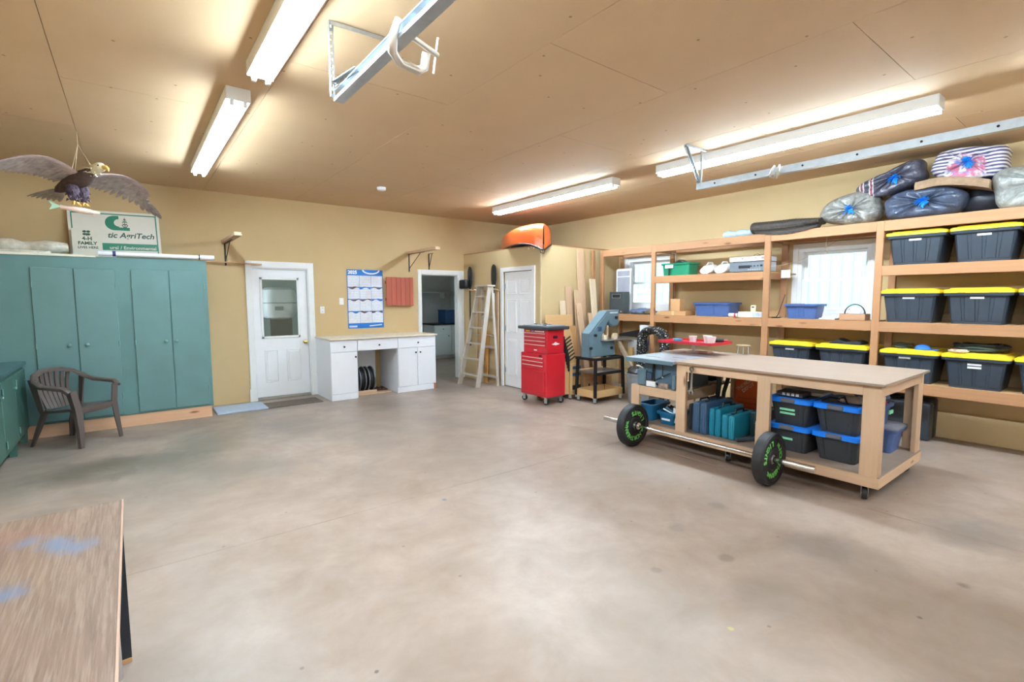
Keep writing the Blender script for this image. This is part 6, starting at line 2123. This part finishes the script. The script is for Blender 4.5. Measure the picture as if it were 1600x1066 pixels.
for (x0, x1, y0, y1, lab) in ((4.43, 4.56, 3.20, 3.32, 'white small carton on the saw shelf'), (4.44, 4.55, 3.05, 3.17, 'printed small carton on the saw shelf')):
    c = thing('small_carton', lab, 'box', ((x0 + x1) / 2, (y0 + y1) / 2, 0.616))
    part('carton', box(x0 - 0.005, x0 + 0.05, y0, y1, 0.616, 0.676 if 'white' in lab else 0.665, 0.003), M_WHITE if 'white' in lab else pm('printed_carton', (150, 130, 120), 0.6, var=0.5, scale=25), c)
    part('lid_flap', box(x0 - 0.003, x0 + 0.048, y0 + 0.002, y1 - 0.002, 0.676 if 'white' in lab else 0.665, 0.678 if 'white' in lab else 0.667), M_CARD, c)

# ---- wrenches hanging on the leg
def wrench(y, L, lab):
    t = thing('wrench', lab, 'wrench', (4.38, y, 0.86 - L), group='wrenches hanging on the workbench')
    bm = NB()
    bx(bm, 4.384, 4.391, y - 0.011, y + 0.011, 0.88 - L, 0.855, 0.003)
    part('shaft', bm, M_CHROME, t)
    bm = NB()
    lathe(bm, [(0.013, -0.006), (0.026, -0.006), (0.026, 0.006), (0.013, 0.006), (0.013, -0.006)], 18, basis((4.387, y, 0.868), (0, 1, 0), (0, 0, 1)), False, False)
    part('ring_end', bm, M_CHROME, t, smooth=40)
    bm = NB()
    z = 0.875 - L
    prism(bm, [(y - 0.012, z + 0.03), (y + 0.012, z + 0.03), (y + 0.026, z + 0.005), (y + 0.020, z - 0.025), (y + 0.010, z - 0.022), (y + 0.012, z), (y, z + 0.008), (y - 0.012, z), (y - 0.010, z - 0.022), (y - 0.020, z - 0.025), (y - 0.026, z + 0.005)], 'x', 4.381, 4.392)
    part('jaw', bm, M_CHROME, t)
    return t
wrench(2.745, 0.235, 'long chrome wrench hanging on the workbench apron')
bm = NB(); bx(bm, 4.386, 4.393, 2.775, 2.79, 0.74, 0.85, 0.002)
solo('wooden_gauge', bm, M_BZ, 'small wooden stick hanging beside the wrench', 'stick')

# ---- red tray on a white stand
t = thing('red_tray_stand', 'red tray on a white pedestal standing on the workbench', 'tray stand', (5.30, 3.30, 0.93))
bm = NB()
bx(bm, 4.93, 5.36, 2.86, 3.54, 1.055, 1.063)
for a in ((4.93, 4.94, 2.86, 3.54), (5.35, 5.36, 2.86, 3.54), (4.94, 5.35, 2.86, 2.87), (4.94, 5.35, 3.53, 3.54)):
    bx(bm, a[0], a[1], a[2], a[3], 1.063, 1.085)
part('tray', bm, pm('red_tray_paint', (186, 36, 48), 0.4), t)
part('pedestal', cyl(NB(), (5.30, 3.30, 0.935), (5.30, 3.30, 1.055), 0.02, n=14), M_WHITE, t, smooth=40)
bm = NB(); lathe(bm, [(0.095, 0.931), (0.095, 0.938), (0.03, 0.95)], 24, Matrix.Translation((5.30, 3.30, 0)))
part('foot', bm, M_WHITE, t, smooth=40)
solo('wood_offcut', box(5.27, 5.40, 3.10, 3.26, 0.931, 0.952, 0.002), M_RAW, 'pale offcut lying beside the white pedestal', 'offcut')
def pot(x, y, r, h, mat, lab, cat='tub'):
    t = thing('plastic_tub' if cat == 'tub' else cat, lab, cat, (x, y, 1.064))
    bm = NB()
    lathe(bm, [(r * 0.75, 1.064), (r, 1.064 + h), (r * 1.06, 1.064 + h), (r * 0.9, 1.064 + h - 0.004), (r * 0.68, 1.07)], 18, Matrix.Translation((x, y, 0)))
    part('tub', bm, mat, t, smooth=40)
    part('contents', lathe(NB(), [(r * 0.8, 1.064 + h * 0.6), (r * 0.3, 1.064 + h * 0.72)], 14, Matrix.Translation((x, y, 0))), pm('tub_contents', (150, 140, 130), 0.7, var=0.4, scale=40), t)
M_TUBW = pm('milky_plastic', (220, 214, 212), 0.35, var=0.06)
pot(5.06, 3.36, 0.055, 0.035, pm('cyan_plastic', (52, 172, 206), 0.4), 'cyan round tub on the red tray')
pot(5.12, 3.20, 0.045, 0.075, M_TUBW, 'milky tub on the red tray near the cyan one')
pot(5.16, 3.04, 0.048, 0.085, M_TUBW, 'milky tub in the middle of the red tray')
pot(5.10, 2.96, 0.050, 0.08, M_TUBW, 'milky tub nearest the right end of the red tray')
t = thing('hand_drill', 'dark hand tool lying at the right end of the red tray', 'tool', (5.25, 2.92, 1.064))
part('grip', tube(NB(), [(5.22, 2.98, 1.095), (5.26, 2.90, 1.095)], 0.022, 8), M_DARK, t, smooth=50)
part('nose', tube(NB(), [(5.26, 2.90, 1.095), (5.28, 2.865, 1.095)], 0.012, 8), M_REDM, t, smooth=50)
t = thing('screw_box', 'small heap of white fittings on the red tray', 'fittings', (5.0, 3.1, 1.064))
for k in range(7):
    part('fitting', bx(NB(), -0.014, 0.014, -0.01, 0.01, 0, 0.014, m=Matrix.Translation((4.97 + 0.012 * k, 3.30 - 0.055 * k, 1.064)) @ Matrix.Rotation(k, 4, 'Z')), M_TUBW, t)
t = thing('small_stand', 'small wooden-topped stand with chrome legs on the workbench', 'stand', (5.52, 2.80, 0.93))
bm = NB(); lathe(bm, [(0.072, 1.025), (0.076, 1.032), (0.072, 1.042)], 20, Matrix.Translation((5.50, 2.80, 0)))
part('wooden_top', bm, wood('stand_top_wood', (170, 146, 112), (140, 112, 80), 'x', knots=False), t, smooth=40)
for k in range(4):
    a = k * PI / 2 + 0.5
    part('leg', cyl(NB(), (5.50 + 0.055 * math.cos(a), 2.80 + 0.055 * math.sin(a), 0.931), (5.50 + 0.05 * math.cos(a), 2.80 + 0.05 * math.sin(a), 1.026), 0.011, n=10), M_CHROME, t, smooth=40)

# ================================================================== UNDER THE WORKBENCH
M_BB = pm('black_bin_plastic', (52, 54, 58), 0.48, var=0.08)
M_BLUE = pm('bright_blue_plastic', (22, 122, 226), 0.4, var=0.05)
M_GREYP = pm('grey_clip_plastic', (96, 98, 106), 0.45)
G2 = 'black bins with blue lids under the workbench'
def blue_bin(loc, lab, labels):
    w, d, h = 0.365, 0.56, 0.25
    t = thing('lidded_bin', lab, 'storage bin', loc, 0, G2)
    hb = 0.205
    bm = NB()
    loft(bm, [rrect(0, 0, d - 0.13, w - 0.10, 0.03, 0, 3), rrect(0, 0, d - 0.05, w - 0.04, 0.035, hb, 3)])
    part('body', bm, M_BB, t, smooth=35, w=False)
    for k in (-1, 1):
        bm = NB()
        yy = k * (w / 2 - 0.075)
        loft(bm, [[(-(d - 0.13) / 2 + 0.004, yy * 0.85 - 0.02, 0.01), (-(d - 0.13) / 2 - 0.007, yy * 0.85 - 0.012, 0.01), (-(d - 0.13) / 2 - 0.007, yy * 0.85 + 0.012, 0.01), (-(d - 0.13) / 2 + 0.004, yy * 0.85 + 0.02, 0.01)],
                  [(-(d - 0.05) / 2 + 0.004, yy - 0.02, hb), (-(d - 0.05) / 2 - 0.007, yy - 0.012, hb), (-(d - 0.05) / 2 - 0.007, yy + 0.012, hb), (-(d - 0.05) / 2 + 0.004, yy + 0.02, hb)]])
        part('rib', bm, M_BB, t, w=False)
    bm = NB()
    loft(bm, [rrect(0, 0, d, w, 0.05, hb - 0.005, 4), rrect(0, 0, d, w, 0.05, hb + 0.03, 4), rrect(0, 0, d - 0.03, w - 0.03, 0.04, hb + 0.040, 4), rrect(0, 0, d - 0.10, w - 0.10, 0.03, hb + 0.030, 4)])
    ld = part('lid', bm, M_BLUE, t, smooth=35, w=False)
    bm = NB()
    loft(bm, [rrect(0, 0, d - 0.09, w - 0.09, 0.03, hb + 0.031, 3), rrect(0, 0, d - 0.11, w - 0.11, 0.03, hb + 0.036, 3)])
    part('lid_panel', bm, pm('navy_lid_panel', (28, 58, 120), 0.4), ld, w=False)
    bm = NB(); bx(bm, -d / 2 - 0.010, -d / 2 + 0.03, -0.055, 0.065, hb - 0.004, hb + 0.036, 0.008)
    part('clip', bm, M_GREYP, ld, w=False)
    for (fy, z) in labels:
        xf = -(d - 0.13) / 2 - (z / hb) * 0.04 - 0.004
        bm = NB(); bx(bm, xf - 0.004, xf + 0.008, fy - 0.065, fy + 0.06, z - 0.009, z + 0.009)
        part('label_strip', bm, pm('mint_label', (140, 222, 178), 0.5), t, w=False)
    return t
LX = 4.80
blue_bin((LX, 1.885, 0.211), 'black bin with blue lid, lower left of the four', ((0.03, 0.115),))
blue_bin((LX, 1.885, 0.452), 'black bin with blue lid, upper left, two mint strips', ((0.02, 0.135), (0.02, 0.10)))
blue_bin((LX, 1.515, 0.211), 'black bin with blue lid, lower right of the four', ())
blue_bin((LX, 1.515, 0.452), 'black bin with blue lid, upper right of the four', ())
t = thing('parts_carton', 'black and white printed carton lying on a blue lid', 'box', (4.66, 1.93, 0.69))
part('carton', box(4.60, 4.78, 1.80, 2.02, 0.698, 0.735, 0.003), pm('printed_black_carton', (70, 70, 74), 0.5, var=0.3, scale=30), t)
bm = NB()
for k in range(4):
    bx(bm, 4.5985, 4.60, 1.83 + 0.038 * k, 1.855 + 0.038 * k, 0.705, 0.728)
part('white_print', bm, M_WHITE, t)
bm = NB(); bx(bm, 4.80, 5.06, 1.72, 2.06, 0.699, 0.725)
solo('paper_pile', crumple(bm, 0.006, 8), pm('paper_white', (232, 230, 226), 0.7), 'white papers behind the printed carton under the bench', 'papers')
bm = NB(); ball(bm, (4.75, 1.45, 0.715), 0.10, 0.13, 0.03, 16, 8); crumple(bm, 0.008, 12)
for v_ in bm.verts:
    v_.co.z = max(v_.co.z, 0.695)
solo('white_cloth', bm, pm('off_white_cloth', (206, 200, 196), 0.8, var=0.2, scale=20), 'off-white rag lying on the upper right blue lid', 'rag', smooth=30)
bm = NB(); tube(bm, [(4.62, 1.66, 0.70), (4.64, 1.60, 0.735), (4.70, 1.55, 0.72), (4.66, 1.50, 0.75), (4.60, 1.46, 0.705)], 0.008, 6)
solo('black_cable', bm, M_DARK, 'black cable end curled on the upper right blue lid', 'cable', smooth=50)

small_tote('blue_tote', 'large blue tote at the right rear of the bench deck', 0.42, 0.36, 0.24, M_TBLUE, (5.305, 1.46, 0.211), ribs=0, lid=True, hl=0.025, ml=pm('grey_tote_lid', (120, 122, 134), 0.45), taper=0.06)
t_ = small_tote('blue_tote', 'smaller blue tote standing on the large blue tote', 0.30, 0.26, 0.19, M_TBLUE, (5.22, 1.47, 0.452), ribs=0, hl=0.0, taper=0.04)
bm = NB(); bx(bm, 0.11, 0.123, -0.05, 0.05, 0.10, 0.13); bmesh.ops.rotate(bm, verts=bm.verts[:], cent=(0, 0, 0), matrix=Matrix.Rotation(-PI / 2, 3, 'Z')); bmesh.ops.translate(bm, vec=(0.03, -0.022, 0), verts=bm.verts[:])
part('mint_label', bm, pm('mint_label', (140, 222, 178), 0.5), t_, w=False)
bm = NB(); ball(bm, (5.20, 1.46, 0.64), 0.10, 0.12, 0.025, 14, 8); crumple(bm, 0.008, 3)
solo('red_cloth', bm, pm('red_cloth', (196, 60, 76), 0.8), 'red cloth inside the smaller blue tote', 'cloth', smooth=30)
bm = NB(); ball(bm, (5.20, 1.47, 0.715), 0.12, 0.13, 0.055, 16, 9); crumple(bm, 0.014, 5)
solo('grey_blue_cloth', bm, pm('grey_blue_cloth', (110, 128, 164), 0.8, var=0.4, scale=12), 'grey-blue cloth heaped above the smaller blue tote', 'cloth', smooth=30)

# tool cases standing on the deck
def tool_case(y0, y1, x0, x1, h, col, lab, name):
    t = thing('tool_case', lab, 'tool case', ((x0 + x1) / 2, (y0 + y1) / 2, 0.211), group='tool cases under the workbench')
    m = pm(name, col, 0.42, var=0.08)
    ym = (y0 + y1) / 2
    for (a, b2) in ((y0, ym - 0.002), (ym + 0.002, y1)):
        bm = NB(); bx(bm, x0, x1, a, b2, 0.212, 0.212 + h, 0.018, 2)
        sh = part('shell_half', bm, m, t, smooth=35)
        for k in range(2):
            f = (k + 1) / 3
            yy = a + (b2 - a) * f
            part('rib', box(x0 - 0.004, x0 + 0.01, yy - 0.006, yy + 0.006, 0.24, 0.19 + h, 0.002), m, sh)
    bm = NB(); xm = (x0 + x1) / 2
    tube(bm, [(xm - 0.08, ym, 0.21 + h), (xm - 0.07, ym, 0.245 + h), (xm + 0.07, ym, 0.245 + h), (xm + 0.08, ym, 0.21 + h)], 0.011, 8)
    part('handle', bm, M_DARK, t, smooth=50)
    for k in (-0.14, 0.12):
        part('latch', box(xm + k, xm + k + 0.03, ym - 0.014, ym + 0.014, 0.206 + h, 0.218 + h, 0.003), M_DARK, t)
tool_case(2.775, 2.855, 4.52, 4.98, 0.275, (66, 72, 84), 'slim dark grey tool case, leftmost under the bench', 'case_dark_grey')
tool_case(2.615, 2.770, 4.46, 4.98, 0.315, (62, 90, 120), 'tall slate-blue tool case, second from left', 'case_slate')
tool_case(2.485, 2.610, 4.49, 4.95, 0.275, (22, 128, 152), 'bright teal tool case, third from left', 'case_teal')
tool_case(2.345, 2.475, 4.49, 4.93, 0.235, (34, 136, 158), 'lower teal tool case, fourth from left', 'case_teal2')
tool_case(2.20, 2.33, 4.75, 5.12, 0.26, (34, 62, 66), 'dark green tool case half hidden by the middle leg', 'case_dark_green')
t = thing('caulk_gun', 'black caulking gun lying before the dark green case', 'tool', (4.6, 2.25, 0.211))
part('barrel', tube(NB(), [(4.47, 2.31, 0.232), (4.70, 2.17, 0.245)], 0.019, 10), pm('gun_grey', (70, 76, 84), 0.35), t, smooth=50)
part('grip', tube(NB(), [(4.66, 2.20, 0.25), (4.70, 2.24, 0.29), (4.74, 2.24, 0.33)], 0.013, 8), M_DARK, t, smooth=50)
part('rod', tube(NB(), [(4.70, 2.17, 0.245), (4.86, 2.08, 0.255)], 0.006, 6), M_STEEL, t)
t = thing('metal_scraper', 'small bright metal plate by the middle bench leg', 'plate', (4.58, 2.13, 0.21))
part('plate', bx(NB(), -0.03, 0.03, -0.002, 0.002, 0, 0.05, m=Matrix.Translation((4.50, 2.14, 0.425)) @ Matrix.Rotation(0.5, 4, 'X')), M_STEEL, t)
part('handle', tube(NB(), [(4.50, 2.14, 0.212), (4.50, 2.14, 0.44)], 0.010, 8), M_BZ, t)
# orange carton at the rear
t = thing('orange_carton', 'orange carton with pale slanting lettering under the bench', 'box', (5.43, 2.68, 0.211))
part('carton', box(5.36, 5.49, 2.54, 2.80, 0.211, 0.74, 0.004), pm('orange_card', (250, 118, 58), 0.6, var=0.04), t)
OM = basis((5.3595, 2.67, 0.60), (0, -0.77, 0.64), (0, 0.64, 0.77))
part('lettering', join([text_bm('THE HOME', 0.05, OM @ Matrix.Translation((0, 0.03, 0)), 0.0008, bold=0.001), text_bm('DEPOT', 0.05, OM @ Matrix.Translation((0, -0.02, 0)), 0.0008, bold=0.001)]), pm('pale_print', (250, 214, 206), 0.6), t)
bm = NB()
for k in range(4):
    bx(bm, 5.3585, 5.36, 2.57, 2.77, 0.31 + 0.05 * k, 0.314 + 0.05 * k)
part('fine_print', bm, pm('orange_print_dark', (196, 70, 34), 0.6), t)
solo('rear_stud', box(5.36, 5.40, 2.815, 2.86, 0.211, 0.80, 0.002), M_BZ, 'pine upright beside the orange carton under the bench', 'stud')
bm = NB(); tube(bm, [(5.10, 2.86, 0.80), (5.08, 2.84, 0.62), (5.12, 2.885, 0.42), (5.2, 2.90, 0.23)], 0.026, 8)
solo('vacuum_hose', bm, pm('grey_hose', (74, 76, 78), 0.5), 'grey vacuum hose hanging behind the table saw', 'hose', smooth=50)
bm = NB(); tube(bm, [(5.46, 2.88, 0.80), (5.38, 2.90, 0.66), (5.31, 2.91, 0.5), (5.29, 2.92, 0.23)], 0.022, 8)
solo('vacuum_hose', bm, MATS['grey_hose'], 'dark hose curving beside the orange carton', 'hose', smooth=50)
t = thing('power_tool', 'dark power tool resting behind the wrench under the bench', 'tool', (5.3, 3.05, 0.585))
bm = NB(); tube(bm, [(5.25, 3.20, 0.66), (5.30, 3.05, 0.665), (5.32, 2.96, 0.665)], [0.05, 0.055, 0.03], 10)
part('motor', bm, M_DARK, t, smooth=50)
part('support_shelf', box(5.15, 5.50, 2.93, 3.30, 0.585, 0.60), M_PLY, t)
part('guard', cyl(NB(), (5.31, 2.975, 0.665), (5.32, 2.94, 0.665), 0.05, n=16), M_STEEL, t, smooth=40)

# open blue bins at the saw end
M_TB2 = pm('teal_blue_plastic', (30, 106, 146), 0.42, var=0.06)
small_tote('open_bin', 'open teal-blue bin behind the left barbell plate', 0.24, 0.36, 0.185, M_TB2, (4.66, 3.385, 0.211), ribs=0, hl=0.0, taper=0.05)
t_ = small_tote('open_bin', 'open teal-blue bin of tools next to the bench leg', 0.245, 0.36, 0.135, M_TB2, (4.66, 3.115, 0.211), labs=((0.0, 0.42),), ribs=0, hl=0.0, taper=0.04)
for k in range(7):
    bm = NB(); a = k * 0.9
    tube(bm, [(-0.10 + 0.03 * k, -0.08, 0.11), (-0.08 + 0.03 * k + 0.02 * math.sin(a), 0.08, 0.15 + 0.01 * (k % 3))], 0.010, 6)
    part('contents', bm, (M_STEEL, M_TB2, M_DARK)[k % 3], t_, w=False)
t = thing('white_bottle', 'white bottle standing in the tool bin by the leg', 'bottle', (4.56, 3.04, 0.33))
part('body', cyl(NB(), (4.56, 3.035, 0.24), (4.56, 3.035, 0.40), 0.022, n=12), M_WHITE, t, smooth=40)
part('cap', cyl(NB(), (4.56, 3.035, 0.40), (4.56, 3.035, 0.425), 0.012, n=10), M_GREYP, t, smooth=40)

# ================================================================== BARBELL
t = thing('barbell', 'steel barbell with two black rubber plates beside the workbench', 'barbell', (4.18, 2.6, 0))
bxx, bz = 4.184, 0.225
AX = Vector((0, -1, 0))
part('bar', cyl(NB(), (bxx, 1.94, bz), (bxx, 3.25, bz), 0.0145, n=14), M_CHROME, t, smooth=40)
for (a, b2) in ((1.52, 1.94), (3.25, 3.69)):
    bm = NB(); cyl(bm, (bxx, a, bz), (bxx, b2, bz), 0.025, n=18)
    part('sleeve', bm, M_CHROME, t, smooth=40)
for y in (1.95, 3.235):
    bm = NB(); cyl(bm, (bxx, y - 0.012, bz), (bxx, y + 0.012, bz), 0.037, n=18)
    part('collar', bm, M_CHROME, t, smooth=40)
M_LET = pm('green_lettering', (120, 214, 104), 0.6, var=0.05)
def plate(y0, y1, rot):
    """bumper plate between y0 and y1; lettering on both faces"""
    R = 0.2245
    bm = NB()
    m = basis((bxx, (y0 + y1) / 2, bz), (1, 0, 0), (0, 0, 1))
    h = (y1 - y0) / 2
    prof = [(0.0255, -h * 0.75), (0.045, -h * 0.75), (0.048, -h * 0.9), (0.085, -h * 0.9), (0.095, -h * 0.72), (0.175, -h * 0.72), (0.185, -h), (R - 0.012, -h), (R, -h + 0.012),
            (R, h - 0.012), (R - 0.012, h), (0.185, h), (0.175, h * 0.72), (0.095, h * 0.72), (0.085, h * 0.9), (0.048, h * 0.9), (0.045, h * 0.75), (0.0255, h * 0.75), (0.0255, -h * 0.75)]
    lathe(bm, prof, 48, m, False, False)
    p_ = part('plate', bm, M_RUBBER, t, smooth=35)
    part('hub_ring', lathe(NB(), [(0.0255, -h * 0.78), (0.04, -h * 0.78), (0.04, h * 0.78), (0.0255, h * 0.78), (0.0255, -h * 0.78)], 24, m, False, False), M_STEEL, p_, smooth=35)
    for side in (-1,):
        bms = []
        fy = (y0 + y1) / 2 + side * h * 0.72
        def put(ch, ang, size, flip=False):
            # ang measured clockwise from the top as seen from the camera side
            d = Vector((math.sin(ang), 0, math.cos(ang)))
            tx = Vector((math.cos(ang), 0, -math.sin(ang)))
            o = Vector((bxx, fy - 0.0005, bz)) + d * 0.136
            bms.append(text_bm(ch, size, basis(o, -tx if flip else tx, -d if flip else d), 0.0012, bold=0.0024))
        for word, sg, c0 in (('LIGHTS', -1, rot), ('NORTHERN', 1, rot + PI), ('NL', 1, rot + PI / 2 + 0.1), ('NL', 1, rot - PI / 2 - 0.1)):
            bms = []
            n_ = len(word)
            for i, ch in enumerate(word):
                put(ch, c0 + sg * (i - (n_ - 1) / 2) * (0.30 if n_ > 2 else 0.2), 0.062 if n_ > 2 else 0.042, sg < 0)
            part('lettering', join(bms), M_LET, p_)
plate(1.83, 1.92, math.radians(-50))
plate(3.255, 3.345, math.radians(25))
